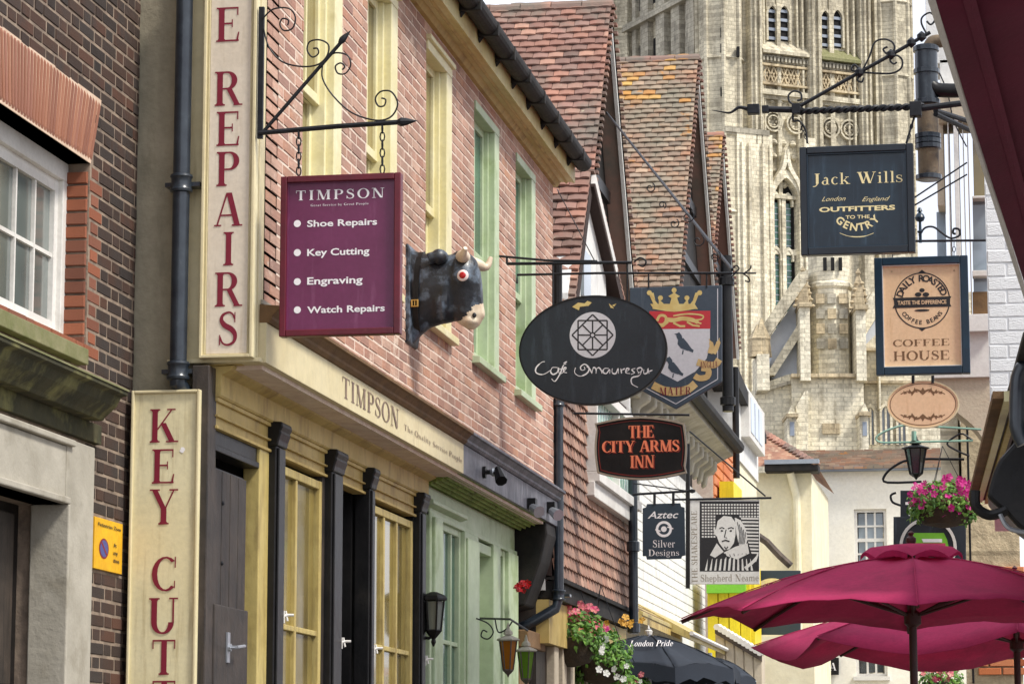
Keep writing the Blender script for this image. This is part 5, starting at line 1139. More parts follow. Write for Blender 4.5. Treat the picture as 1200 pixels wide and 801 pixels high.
for i in range(11): x = 826 + i * 5.4; K3.append(pxs(FQ, [(x, 668), (x + 2.6, 668), (x + 4 - abs(i - 5) * .5 + (5 - i) * .4, 654 - (3 if i in (4, 5, 6) else 0)), (x + 1.2 + (5 - i) * .4, 655)]))
for i in range(4): K3.append(pxs(FQ, [(872 + i * 4, 664 - i * 3), (885 + i, 655 - i * 2.5), (886 + i, 657 - i * 2.5), (874 + i * 4, 667 - i * 3)]))
m.flat(FQ, K3, .0018, .00003); build(m, 'woodcut_portrait', 'white_paint', psn)
m = MB(); K = lp(FQ, [(843, 619), (846, 617.5), (849, 619)], 1.2) + lp(FQ, [(853, 619), (857, 617.5), (860, 619)], 1.2) + [ell(FQ, 846, 621.5, 1.5, 1.1, 8), ell(FQ, 856.5, 621.5, 1.5, 1.1, 8)] + lp(FQ, [(851, 620), (849, 629), (852, 630)], 1.1) + lp(FQ, [(846, 634), (850, 632.5), (855, 634)], 1.6) + lp(FQ, [(849, 640), (851, 643), (853, 640)], 1.5)
for i in range(5): K += lp(FQ, [(864 + i * 2.4, 611 + i * 3), (867 + i * 1.6, 624 + i), (866 + i * 1.5, 637)], .7)
for i in range(6): K += lp(FQ, [(850 + i * 5, 648 + (i % 2)), (852 + i * 4.4, 653 - i)], .7)
m.flat(FQ, K, .0036, .00003); build(m, 'woodcut_lines', 'black_letter', psn)
m = MB(); m.flat(FQ, fit_px(FQ, serif_text('Shepherd Neame', .02), 821, 889, 672, 681), .001, .00001); build(m, 'lettering', 'grey_letter', psn); m = MB(); K = []
a = FQ.q(817.5, 683); b = FQ.q(810, 598); P, wd = serif_text('THE SHAKESPEARE'); hh = a[0] - b[0]; LL = b[1] - a[1]
K += [[(a[0] - y * hh, a[1] + x * LL / wd) for x, y in q] for q in P]
m.flat(FQ, K, .001, .00001); build(m, 'lettering', 'grey_letter', psn)
cur_br = br = thing('sign_bracket', FQ.p(*FQ.q(800, 584)), 'thin iron arm with diagonal stay above the woodcut portrait sign', 'bracket')
m = MB(); ir(m, FQ, [(790, 585), (904, 583)], .011); build(m, 'arm', 'black_iron', br)
m = MB(); ir(m, FQ, [(808, 505), (897, 581)], .008); build(m, 'stay', 'black_iron', br)
m = MB(); ir(m, FQ, [(806, 520), (806, 689)], .022); build(m, 'wall_post', 'black_paint', br)

# --- wall lantern and hanging lanterns
def lantern(fr, cx, yt, yb, r, glass, lab, frame_m='pale_stone', cat='lantern', grp=None, n=6):
    c = fr.q(cx, yt); b = fr.q(cx, yb); H_ = c[1] - b[1]; t = thing('lantern', fr.p(c[0], b[1]), lab, cat, grp); C_ = fr.p(c[0], b[1])
    m = MB(); m.lathe(C_, [(r * .2, H_ * .78), (r * 1.15, H_ * .7), (r * 1.2, H_ * .68), (r * 1.0, H_ * .66)], n); m.lathe(C_, [(r * .45, H_ * .84), (r * .5, H_ * .78), (r * .2, H_ * .775)], n); m.lathe(C_, [(r * .05, H_), (r * .16, H_ * .93), (r * .2, H_ * .88), (r * .4, H_ * .84)], n); build(m, 'cap', frame_m, t)
    m = MB(); m.lathe(C_, [(r * .5, H_ * .14), (r * .86, H_ * .66)], n); build(m, 'glass', glass, t)
    m = MB()
    for k in range(n):
        a = 2 * math.pi * k / n; m.tube([C_ + Vector((r * .52 * math.cos(a), r * .52 * math.sin(a), H_ * .13)), C_ + Vector((r * .9 * math.cos(a), r * .9 * math.sin(a), H_ * .67))], r * .08, 4)
    m.lathe(C_, [(r * .04, 0), (r * .16, H_ * .05), (r * .3, H_ * .07), (r * .55, H_ * .12), (r * .5, H_ * .15)], n); build(m, 'frame', 'black_paint' if frame_m != 'pale_stone' else 'old_timber', t)
    return t
FL1 = FY(18.9); lantern(FL1, 595.5, 729, 793, .066, 'amber_glass', 'hanging lantern with amber glass, left one of the pair under the scroll arm', grp='coloured hanging lanterns')
FL2 = FY(19.6); lantern(FL2, 616.5, 743, 803, .066, 'green_glass', 'hanging lantern with green glass, right one of the pair under the scroll arm', grp='coloured hanging lanterns')
cur_br = br = thing('lantern_bracket', FL1.p(*FL1.q(556, 735)), 'small scrolled iron bracket holding the coloured hanging lanterns on the green shopfront', 'bracket')
m = MB(); m.tube([FG.p(*FG.q(562, 724), .0), FL1.p(*FL1.q(598, 725)), FL2.p(*FL2.q(618, 738))], .008); build(m, 'arm', 'black_iron', br)
scroll(FL1, [(558, 724), (572, 730), (578, 740), (572, 748), (564, 745), (566, 738), (571, 740)], .005)
scroll(FL1, [(580, 724), (584, 740), (594, 736), (600, 728)], .005)
FL3 = FX(XG + .1); yl, zl = FL3.q(508, 757)
wlan = thing('wall_lantern', FL3.p(yl, zl), 'black square wall lantern on the post between yellow and green shopfronts', 'lantern')
C_ = FL3.p(yl, zl); hL = FL3.q(508, 693)[1] - zl
m = MB(); m.lathe(C_, [(.02, hL), (.075, hL * .93), (.085, hL * .88), (.085, hL * .84), (.06, hL * .83)], 6); build(m, 'cap', 'black_paint', wlan, bevel=.003)
m = MB(); m.lathe(C_, [(.045, hL * .3), (.062, hL * .82)], 6); build(m, 'glass', 'grey_glass', wlan)
m = MB()
for k in range(6):
    a = 2 * math.pi * k / 6; m.tube([C_ + Vector((.047 * math.cos(a), .047 * math.sin(a), hL * .29)), C_ + Vector((.066 * math.cos(a), .066 * math.sin(a), hL * .84))], .007, 4)
m.lathe(C_, [(.004, 0), (.016, hL * .08), (.012, hL * .14), (.03, hL * .2), (.055, hL * .29), (.05, hL * .31)], 6); m.tube([C_ + Vector((-.1, .0, hL * .2)), C_ + Vector((-.03, 0, hL * .15)), C_ + Vector((0, 0, hL * .2))], .01); build(m, 'frame', 'black_paint', wlan)

# ================================================================ TILE-HUNG HOUSE
def proof(name, parent, r0, r1, down, length, m, under, gauge=.1, tw=.17, lim=300, clip=None, th=.02, gold=None, pn='tile'):
    "a pitched roof: solid slab beneath, tiles on top"
    r0 = Vector(r0); r1 = Vector(r1); D = Vector(down).normalized(); U = (r1 - r0).normalized(); N_ = U.cross(-D)
    if N_.z < 0: N_ = -N_
    b = MB(); P = [r0, r1, r1 + D * length, r0 + D * length]; b.add([p - N_ * .12 for p in P] + [p - N_ * .004 for p in P], [(0, 1, 2, 3), (7, 6, 5, 4), (0, 4, 5, 1), (1, 5, 6, 2), (2, 6, 7, 3), (3, 7, 4, 0)])
    rf = build(b, name, under, parent)
    it = tile_items(r0, r1, D, length, gauge, tw, th, clip=clip)
    if gold:
        fl = [bool(gold(t[1])) for t in it]; gi = [t for t, f in zip(it, fl) if f]; it = [t for t, f in zip(it, fl) if not f]
        me = unit_mesh('gold_tile', TV, TF, 'gold_tile')
        for M, p in gi[:80]: piece(me, pn, rf, M)
        lim -= min(len(gi), 80); it += gi[80:]
    pieces_out(it, TV, TF, m, pn, rf, lim)
    return rf
def ridge_tiles(r0, r1, parent, m, n=None, r=.1):
    r0 = Vector(r0); r1 = Vector(r1); L = (r1 - r0).length; n = n or int(L / .33); U = (r1 - r0).normalized(); S_ = U.cross(Vector((0, 0, 1))).normalized()
    V_, F_ = [], []; k_ = 7
    for j in (0, 1):
        for k in range(k_): a = math.pi * k / (k_ - 1); V_.append(Vector((j * .97 - .485, math.cos(a), math.sin(a)))) 
    F_ = [(k, k + 1, k_ + k + 1, k_ + k) for k in range(k_ - 1)] + [tuple(range(k_)), tuple(range(2 * k_ - 1, k_ - 1, -1))]
    me = unit_mesh('ridge_tile', V_, F_, m)
    for i in range(n):
        c = r0 + U * (L * (i + .5) / n); M = Matrix.Translation(c - Vector((0, 0, r * .45))) @ Matrix((U, S_, Vector((0, 0, 1)))).transposed().to_4x4() @ Matrix.Diagonal((L / n, r * random.uniform(.97, 1.05), r * random.uniform(.95, 1.08), 1)); piece(me, 'ridge_tile', parent, M)

XT = -3.4; FT1 = FX(XT)
th_ = thing('tile_hung_house', (XT - 1, 23, 0), 'narrow house hung with red-brown tiles and a small white gable beyond the pink shop', 'building')
yA, zA = FT1.q(693, 205); yT1 = FT1.q(736, 650)[0]; zTb = FT1.q(697, 698)[1]
m = MB(); m.fb(FT1, YE + .03, yT1, zTb - .1, 5.3, -4, -.05); m.fb(FT1, yT1 - .06, yT1, zTb, 5.2, -.05, .03); build(m, 'body', 'white_wall', th_)
m = MB(); m.fb(FT1, YE + .03, yT1, 0, zTb - .1, -4, -.12); build(m, 'ground_floor', 'dark_wood', th_)
m = MB(); m.fb(FT1, YE + .03, yT1, zTb - .5, zTb - .17, -.12, -.02); build(m, 'bressummer', 'ochre_paint', th_)
for k in range(9): m = MB(); m.fb(FT1, YE + .5 + k * .42, YE + .7 + k * .42, 0, zTb - .5, -.12, -.05); build(m, 'timber_stud', 'beige_render', th_, bevel=.008)
Fw = FT1; wy0_, wy1_ = Fw.q(683, 520)[0], Fw.q(734, 520)[0]; wz1 = Fw.q(705, 474)[1]; wz0 = Fw.q(708, 577)[1]
# hung tiles: overlapping courses with rounded butts
b = MB(); b.fb(FT1, YE + .03, yT1 - .06, zTb, 5.0, -.05, .0); hw = build(b, 'tile_hanging', 'tile_underlay', th_)
it = []; rot = FT1.rot().to_4x4(); gz = .098; n = int((5.0 - zTb) / gz)
for i in range(n):
    z = zTb + i * gz; y = YE + .03 - (i % 2) * .08
    while y < yT1 - .07:
        a, b_ = max(y, YE + .03), min(y + .16, yT1 - .065); y += .162
        if b_ - a < .03: continue
        zc = z + .07
        if wy0_ - .02 < (a + b_) / 2 < wy1_ + .02 and wz0 - .02 < z + .05 < wz1: continue
        cc = FT1.p((a + b_) / 2, zc, .012 + random.uniform(0, .004))
        M = Matrix.Translation(cc) @ rot @ Matrix.Rotation(R(-9 + random.uniform(-.8, .8)), 4, 'X') @ Matrix.Diagonal((b_ - a, .145, .016, 1)); it.append((M, cc))
# rounded-butt tile mesh
RV, RF = [], []
cs_ = [(-.49, .5), (-.49, -.3), (-.35, -.43), (-.12, -.5), (.12, -.5), (.35, -.43), (.49, -.3), (.49, .5)]
for w_ in (0, 1): RV += [Vector((x, y, w_ + .8 * (1 - 4 * x * x))) for x, y in cs_]
RF = [tuple(range(8, 16)), tuple(range(7, -1, -1))] + [(i, (i + 1) % 8, 8 + (i + 1) % 8, 8 + i) for i in range(8)]
pieces_out(it, RV, RF, 'hung_tile', 'hung_tile', hw, 300)
m = MB(); m.prism(Fr((0, YE + .03, 0), (1, 0, 0)), [(XT - .1, zTb - .01), (XT + .07, zTb - .03), (XT + .075, zTb + .0), (XT - .1, zTb + .02)], -(yT1 - YE), 0); m.fb(FT1, YE + .05, yT1, zTb - .16, zTb - .03, -.1, .03); build(m, 'tile_kick_strip', 'black_gutter', th_)
# leaded bay window with green-white lattice
m = MB(); m.fb(FT1, wy0_, wy1_, wz1 - .05, wz1 + .03, .0, .14); m.fb(FT1, wy0_, wy1_, wz0 - .03, wz0 + .05, .0, .14)
for y in (wy0_, (wy0_ + wy1_) / 2 - .02, wy1_ - .05): m.fb(FT1, y, y + .05, wz0 + .05, wz1 - .05, 0, .12)
bw = build(m, 'bay_window', 'white_paint', th_, bevel=.004)
for a, b_ in ((wy0_ + .05, (wy0_ + wy1_) / 2 - .02), ((wy0_ + wy1_) / 2 + .03, wy1_ - .05)):
    m = MB(); m.fb(FT1, a, b_, wz0 + .05, wz1 - .05, .05, .06); build(m, 'pane', 'lead_glass', bw)
    m = MB(); w2 = b_ - a; hz = wz1 - wz0 - .1; s = .16
    for k in range(-8, 14):
        for sg in (1, -1):
            # clipped diagonals
            pts = []
            for t in (0, 1):
                pass
            x0 = a + k * s; p0 = (x0, wz0 + .05); p1 = (x0 + sg * hz * .6, wz1 - .05)
            def clipx(p, q, lim, hi):
                if (p[0] - lim) * (1 if hi else -1) > 0 and (q[0] - lim) * (1 if hi else -1) > 0: return None
                if (p[0] - lim) * (1 if hi else -1) > 0: t = (lim - p[0]) / (q[0] - p[0]); p = (lim, p[1] + (q[1] - p[1]) * t)
                if (q[0] - lim) * (1 if hi else -1) > 0: t = (lim - q[0]) / (p[0] - q[0]); q = (lim, q[1] + (p[1] - q[1]) * t)
                return p, q
            r_ = clipx(p0, p1, a, False)
            r_ = clipx(*r_, b_, True) if r_ else None
            if r_ and math.dist(*r_) > .04:
                for qd in rib(list(r_), .014): m.flat(FT1, [qd], .063 + (.001 if sg > 0 else 0))
    build(m, 'lead_lattice', 'white_lattice', bw)
m = MB(); m.fb(FT1, wy0_ - .02, wy0_, wz0 - .15, wz0 - .03, .0, .1); m.fb(FT1, wy0_, wy1_, wz0 - .16, wz0 - .03, .0, .1); build(m, 'bay_apron', 'white_paint', th_, bevel=.006)
# small white gable with tiled verges
zN = FT1.q(676, 345)[1]; yN = FT1.q(676, 345)[0]; yFar, zFar = FT1.q(717, 306)
yN2 = YE + .05; zN2 = zA - (yA - yN2) * (zA - zN) / (yA - yN) 
dn = Vector((0, -(yA - yN), -(zA - zN))); LL = 1.9
m = MB(); m.prism(FT1, [(yN - .1, 4.8), (yN - .1, zN), (yA - .02, zA - .08), (yFar, zFar - .05), (yFar + .3, 4.8)], -.2, -.06); build(m, 'gable_wall', 'white_wall', th_)
m = MB(); m.fb(FT1, yA - .25, yA + .15, zN + .1, zN + .5, -.06, -.03); build(m, 'gable_window', 'pale_glass', th_)
proof('roof', th_, (XT - 2.6, yA, zA), (XT + .0, yA, zA), dn, LL, 'red_tile', 'tile_underlay', gauge=.095, lim=170)
dn2 = Vector((0, yFar - yA, zFar - zA)); proof('rear_roof', th_, (XT + .03, yA, zA), (XT - 2.6, yA, zA), dn2, dn2.length + 1.2, 'red_tile', 'tile_underlay', gauge=.095, lim=0)
m = MB()
def verge(mb, fr, p0, p1, w0, w1, t): # strip along p0-p1
    d = Vector((p1[0] - p0[0], p1[1] - p0[1])).normalized(); nrm = Vector((-d.y, d.x)) * t
    mb.prism(fr, [p0, p1, (p1[0] + nrm.x, p1[1] + nrm.y), (p0[0] + nrm.x, p0[1] + nrm.y)], w0, w1)
verge(m, FT1, (yA, zA + .0), (yFar + .1, zFar - .05), -.04, .04, -.09); build(m, 'bargeboard', 'white_paint', th_)
m = MB(); m.fb(FT1, yFar - .1, yT1 + .3, 4.9, 5.9, -.5, -.1); build(m, 'side_wall', 'old_timber', th_)

# ================================================================ TALL GABLED HOUSES BEYOND
def gabled(idx, X, apex, near, far_len, lab, tm, under_m, top_left, gold=None, bm='white_paint', half=2.5, lim=300, zbot=2.0, front='black_gutter', Xleft=None):
    fr = FX(X); ya, za = fr.q(*apex); yn, zn = fr.q(*near); t = thing('gabled_house', (X - 1, ya, 0), lab, 'building', 'steep tiled gabled houses along the left side')
    dn = Vector((0, -(ya - yn), -(za - zn))).normalized(); L = half / (abs(dn.y))
    Xl = Xleft or X - 4.5
    cl = lambda c: True
    rf = proof('roof', t, (Xl, ya, za), (X + .02, ya, za), dn, L, tm, 'tile_underlay', lim=lim, gold=gold)
    dn2 = Vector((0, -dn.y, dn.z)); b = MB(); P = [Vector((Xl, ya, za)), Vector((X + .02, ya, za)), Vector((X + .02, ya, za)) + dn2 * L, Vector((Xl, ya, za)) + dn2 * L]; N_ = Vector((0, -dn2.z, dn2.y)); 
    b.add([p - N_ * .12 for p in P] + [p for p in P], [(0, 1, 2, 3), (7, 6, 5, 4), (0, 4, 5, 1), (1, 5, 6, 2), (2, 6, 7, 3), (3, 7, 4, 0)]); build(b, 'rear_roof', 'red_tile', t)
    ridge_tiles((Xl, ya, za), (X + .04, ya, za), rf, 'red_tile')
    ze = za + dn.z * L
    b = MB(); b.prism(fr, [(ya - half + .25, zbot), (ya - half + .25, ze), (ya, za - .16), (ya + half - .25, ze), (ya + half - .25, zbot)], -5, -.2); build(b, 'gable_wall', front, t)
    b = MB()
    for s in (1, -1):
        p0 = (ya, za - .02); p1 = (ya + s * half * 1.0, ze); dd = Vector((p1[0] - p0[0], p1[1] - p0[1])).normalized(); nr = Vector((dd.y, -dd.x)) * (.16 if s > 0 else -.16)
        bb_ = MB(); bb_.prism(fr, [p0, p1, (p1[0] + nr.x * -s * -1, p1[1] - abs(nr.y)), (p0[0], p0[1] - .3)], -.02, .02); build(bb_, 'bargeboard', bm if s > 0 else 'old_timber', t)
    # undercloak teeth of the verge tiles
    bb_ = MB(); nn = int(L / .1)
    for k in range(nn):
        for s, d_ in ((-1, dn), (1, dn2)):
            c = Vector((X + .03, ya, za)) + d_ * (k * .1 + .05); bb_.box(c.x - .05, c.x + .03, c.y - .05, c.y + .05, c.z - .012, c.z + .02)
    build(bb_, 'verge_tiles', 'red_tile', t, kind='stuff')
    for k in range(3):
        bb_ = MB(); z_ = za - 1.1 - k * .9; hw_ = (za - z_) / (za - ze) * half * .8; bb_.fb(fr, ya - hw_, ya + hw_, z_ - .07, z_ + .07, -.2, -.15); build(bb_, 'tie_beam', 'black_paint', t)
    return t, ya, za, ze
gold2 = lambda p: (proj(p)[1] < 120 and (725 < proj(p)[0] < 806) and math.sin(proj(p)[0] * .16 + proj(p)[1] * .1) + math.sin(proj(p)[1] * .23) > .0 and random.random() < .6)
gold3 = lambda p: (proj(p)[1] < 186 and 818 < proj(p)[0] < 850 and random.random() < .7) or (proj(p)[1] < 250 and random.random() < .12)
h1, y1a, z1a, z1e = gabled(1, -4.2, (715, 5), (697, 180), 0, 'tall gabled house with plain red tiled roof behind the black gutter', 'red_tile', None, None, half=2.6)
h2, y2a, z2a, z2e = gabled(2, -4.1, (817, 68), (797, 310), 0, 'tall gabled house with orange lichen patches on its brown tiled roof', 'lichen_tile', None, None, gold=gold2, half=2.7)
h3, y3a, z3a, z3e = gabled(3, -4.25, (846, 158), (832, 337), 0, 'narrow gabled house with yellow lichened tiles, farthest of the tiled gables', 'lichen_tile', None, None, gold=gold3, half=2.4, lim=240)
# white painted brick lower storeys
XW = -3.95; FWt = FX(XW); wb = thing('white_brick_house', (XW - 1, 30, 0), 'white painted brick house front with jettied upper floor and carved cornice', 'building')
ys_ = yT1 + .03; ye_ = 38.0
b = MB(); wall_boxes(b, FWt, ys_, ye_, 0, 5.35, [], -3.5, -.012); ww = build(b, 'wall', 'white_wall', wb)
it = brick_items(FWt, ys_ + .02, ye_, 1.6, 5.3, [], .105, .33, joint=.006, w=-.017, thick=.019, jit=.001); pieces_out(it, BV, BF, 'white_wall', 'brick', ww, 250)
m = MB(); z = FWt.q(800, 505)[1]
m.prism(Fr((0, 30.2, 0), (1, 0, 0)), [(XW - .1, z - .25), (XW + .1, z - .25), (XW + .14, z - .1), (XW + .3, z - .02), (XW + .36, z), (XW + .36, z + .1), (XW + .3, z + .16), (XW - .1, z + .2)], -8.2, 0); build(m, 'cornice', 'pale_stone', wb, bevel=.01)
gt = MB(); gt.tube([(XW + .43, 29.8, z + .12), (XW + .43, 38.4, z + .12)], .085, 10); build(gt, 'gutter', 'black_gutter', wb)
for k in range(14):
    b = MB(); y = 30.5 + k * .55; b.prism(Fr((0, y, 0), (1, 0, 0)), [(XW, z - .5), (XW + .06, z - .46), (XW + .08, z - .34), (XW + .2, z - .26), (XW + .2, z - .14), (XW, z - .14)], -.16, 0); build(b, 'corbel', 'pale_stone', wb, bevel=.02)
b = MB(); b.fb(FWt, 30, 38, z + .1, 6.2, -.6, -.06); up = build(b, 'upper_wall', 'white_wall', wb)
for k in range(30):
    b = MB(); b.fb(FWt, 30 + k * .27, 30 + k * .27 + .13, z + .16, 6.0, -.06, -.03); build(b, 'batten', 'white_paint', up)
def pipe(fr, px, yt, yb, r, m, lab, nm='drainpipe', cols=()):
    x, z1_ = fr.q(px, yt); z0_ = fr.q(px, yb)[1]; t = thing(nm, fr.p(x, z0_), lab, 'drainpipe'); b = MB(); b.tube([fr.p(x, z0_), fr.p(x, z1_)], r, 12); build(b, 'pipe', m, t, smooth=True)
    for c in cols:
        z_ = fr.q(px, c)[1]; b = MB(); b.lathe(fr.p(x, z_), [(r, -.05), (r * 1.4, -.04), (r * 1.4, .04), (r, .05)], 12); build(b, 'collar', m, t)
    return t
FPa = FY(25.35); pipe(FPa, 741.5, 562, 742, .042, 'blue_black_pipe', 'black downpipe between the brown hung tiles and the white brick wall', cols=(640, 735))
FPb = FY(30.0); pipe(FPb, 851, 300, 482, .06, 'black_paint', 'black downpipe beside the pointed crest sign in front of the stone tower', cols=(330, 470))
# orange brick pier, shutters, white bay and cream wall beyond
XO_ = -4.0; FO = FX(XO_); oh = thing('orange_brick_house', (XO_ - 1, 39, 0), 'narrow orange brick pier of a house between white walls', 'building')
ya_, yb_ = FO.q(836, 540)[0], FO.q(859, 540)[0]; za_ = FO.q(848, 590)[1] ; zb_ = FO.q(848, 497)[1]
b = MB(); b.fb(FO, ya_, yb_, 0, zb_, -3, -.01); ow = build(b, 'wall', 'pink_mortar', oh)
pieces_out(brick_items(FO, ya_ + .02, yb_ - .02, za_ - 1.5, zb_, [], .15, .9, joint=.02, w=-.014, thick=.03), BV, BF, 'quoin_brick', 'brick', ow, 200)
b = MB(); b.fb(FO, ya_ + .3, ya_ + 1.6, FO.q(835, 585)[1], FO.q(835, 560)[1], .05, .25); build(b, 'yellow_box', 'yellow_shop', oh)
XC = -4.05; FCw = FX(XC); wh_ = thing('white_bay_house', (XC - 1, 44, 0), 'white rendered house with pale blue bay window beside the stone tower', 'building')
yc0, yc1 = FCw.q(860, 500)[0], FCw.q(888, 500)[0]
b = MB(); b.fb(FCw, yc0, yc1, FCw.q(872, 545)[1], FCw.q(868, 442)[1], -3, 0); build(b, 'wall', 'white_wall', wh_)
b = MB(); b.prism(FCw, [(yc0 - .5, FCw.q(862, 460)[1]), (yc1 + .3, FCw.q(862, 460)[1] - .3), (yc1 + .3, FCw.q(862, 460)[1] - .15), (yc0 - .5, FCw.q(862, 440)[1])], -.3, .12); build(b, 'bargeboard', 'black_gutter', wh_)
zz0, zz1 = FCw.q(875, 520)[1], FCw.q(875, 468)[1]
b = MB(); b.fb(FCw, yc0 + 1.2, yc1 - .3, zz0, zz1, -.01, .14); bwn = build(b, 'bay_window', 'white_paint', wh_, bevel=.01)
yw = yc0 + 1.4
while yw < yc1 - .9:
    b = MB(); b.fb(FCw, yw, yw + .6, zz0 + .1, zz1 - .08, .142, .15); build(b, 'pane', 'sky_glass', bwn); yw += .72
b = MB(); b.fb(FCw, yc0, yc1 - .05, 0, FCw.q(872, 545)[1] - .002, -3, -.03); build(b, 'lower_wall', 'cream_wall', wh_)
pipe(FY(41.0), 861.5, 430, 560, .05, 'black_paint', 'thin black downpipe beside the pale blue bay window')

# ================================================================ END OF THE STREET
FE = FY(52); ch = thing('cream_house', FE.p(FE.q(915, 700)[0], 0), 'cream rendered house with hipped red tile roof at the street end', 'building')
xa, xb = FE.q(878, 700)[0], FE.q(951, 600)[0]; ze_ = FE.q(930, 553)[1]
b = MB(); b.fb(FE, xa, xb, 0, ze_, -5, 0); build(b, 'wall', 'cream_wall', ch)
P0, P1, P2 = FE.q(884, 494), FE.q(904, 548), FE.q(957, 548)
b = MB(); z_a = P0[1]; z_e = P1[1]
b.add([(P0[0], 53.6, z_a), (P1[0] - .3, 51.7, z_e), (P2[0] + .02, 51.7, z_e), (P0[0] - 3, 53.6, z_a), (P1[0] - 3.3, 51.7, z_e), (P2[0] + .02, 57, z_e), (P0[0], 56, z_a)], [(0, 1, 2), (3, 4, 1, 0), (0, 2, 5, 6)]); hr = build(b, 'roof', 'far_roof_tile', ch)
A_ = Vector((P0[0], 53.6, z_a)); B_ = Vector((P2[0] + .02, 51.7, z_e)); b = MB(); n = 16
for k in range(n): 
    c = A_.lerp(B_, (k + .5) / n); b.lathe(c, [(.03, -.06), (.11, 0), (.03, .08)], 7)
build(b, 'hip_tiles', 'red_tile', hr, kind='stuff')
b = MB(); b.fb(FE, P1[0] - .1, P2[0] + .05, ze_ - .02, ze_ + .12, -.2, .32); build(b, 'gutter', 'black_gutter', ch, bevel=.02)
b = MB(); b.fb(FE, P1[0] - .1, P2[0] + .06, ze_ + .12, ze_ + .2, .1, .34); build(b, 'gutter_rim', 'slate_roof', ch)
b = MB(); xx = FE.q(934, 600)[0]; b.tube([FE.p(xx - .1, ze_ - .02, .2), FE.p(xx - .05, ze_ - .25, .1), FE.p(xx, ze_ - .45, .06), FE.p(xx, 0, .06)], .07, 10); build(b, 'drainpipe', 'cream_wall', ch, smooth=True)
b = MB(); FEs = Fr((xa + .02, 41.5, 0), (0, 1, 0)); b.fb(FX(FE.q(885, 600)[0] * .8 - .9), 44.8, 52, 0, 5.2, -2, 0); build(b, 'side_wing', 'cream_wall', ch)
FF = FY(58); wh2 = thing('white_house', FF.p(FF.q(1030, 700)[0], 0), 'white rendered house with long mottled tile roof and sash windows closing the street', 'building')
xa, xb = FF.q(948, 600)[0], FF.q(1150, 600)[0]; ze_ = FF.q(1000, 550)[1]; zr = FF.q(1000, 518)[1]
sx0, sx1 = FF.q(1001, 620)[0], FF.q(1039, 620)[0]; sz1, sz0 = FF.q(1020, 596)[1], FF.q(1020, 668)[1]
lx0, lx1 = FF.q(1003, 780)[0], FF.q(1040, 780)[0]; lz1, lz0 = FF.q(1020, 760)[1], FF.q(1020, 792)[1]
b = MB(); wall_boxes(b, FF, xa, xb, 0, ze_, [(sx0, sx1, sz0, sz1), (lx0, lx1, lz0, lz1)], -6, 0); build(b, 'wall', 'warm_white_wall', wh2)
b = MB(); xr0 = FF.q(920, 520)[0]; b.add([(xr0, 57.75, ze_ + .02), (xb, 57.75, ze_ + .02), (xb, 60.2, zr + .08), (xr0, 60.2, zr + .08), (xb, 62.8, ze_), (xr0, 62.8, ze_)], [(0, 1, 2, 3), (3, 2, 4, 5), (0, 3, 5), (1, 4, 2)]); rf = build(b, 'roof', 'far_roof_tile', wh2)
b = MB(); k = 0
for r in range(16):
    t = (r + .5) / 16; y = 57.75 + 2.45 * t; z = ze_ + (zr - ze_ + .06) * t
    x = xr0 + (r % 2) * .1
    while x < xb - .25:
        h = random.uniform(.0, .03); b.box(x, x + .19, y - .1, y + .1, z - .03, z + .02 + h); x += .2
build(b, 'tile_courses', 'lichen_tile', rf, kind='stuff')
b = MB(); b.fb(FF, xa - .4, xb, ze_ - .04, ze_ + .05, 0, .25); build(b, 'gutter', 'slate_roof', wh2)
def far_sash(x0, x1, z0, z1, nx, nz, glass='pale_glass'):
    b = MB(); t = .06; b.fb(FF, x0, x0 + t, z0, z1, -.2, -.06); b.fb(FF, x1 - t, x1, z0, z1, -.2, -.06); b.fb(FF, x0 + t, x1 - t, z1 - t, z1, -.2, -.06); b.fb(FF, x0 + t, x1 - t, z0, z0 + t, -.2, -.06)
    w_ = build(b, 'window', 'white_paint', wh2)
    cx_ = (x1 - x0 - 2 * t) / nx; cz_ = (z1 - z0 - 2 * t) / nz
    b = MB()
    for k in range(1, nx): b.fb(FF, x0 + t + k * cx_ - .02, x0 + t + k * cx_ + .02, z0 + t, z1 - t, -.16, -.09)
    for k in range(1, nz): b.fb(FF, x0 + t, x1 - t, z0 + t + k * cz_ - (.035 if k == nz // 2 else .018), z0 + t + k * cz_ + (.035 if k == nz // 2 else .018), -.155, -.085)
    build(b, 'glazing_bars', 'white_paint', w_)
    for i in range(nx):
        for j in range(nz): b = MB(); b.fb(FF, x0 + t + i * cx_ + .02, x0 + t + (i + 1) * cx_ - .02, z0 + t + j * cz_ + .02, z0 + t + (j + 1) * cz_ - .02, -.13, -.12); build(b, 'pane', glass, w_)
    b = MB(); b.fb(FF, x0 - .05, x1 + .05, z0 - .08, z0, -.05, .1); build(b, 'sill', 'white_paint', w_)
far_sash(sx0, sx1, sz0, sz1, 3, 4); far_sash(lx0, lx1, lz0, lz1, 3, 1, 'dark_glass')
# NOA sign board
FN = FY(57.9); nb = thing('shop_sign', FN.p(*FN.q(967, 790)), 'small black sign board with white letters on the white house under the parasol edge', 'sign')
board(FN, pxs(FN, [(951, 770), (983, 770), (983, 790), (951, 790)]), 'board', 'black_paint', nb, -.06, 0); m = MB(); m.flat(FN, fit_px(FN, serif_text('NOA'), 955, 980, 776, 785), .004); build(m, 'lettering', 'white_letter', nb)

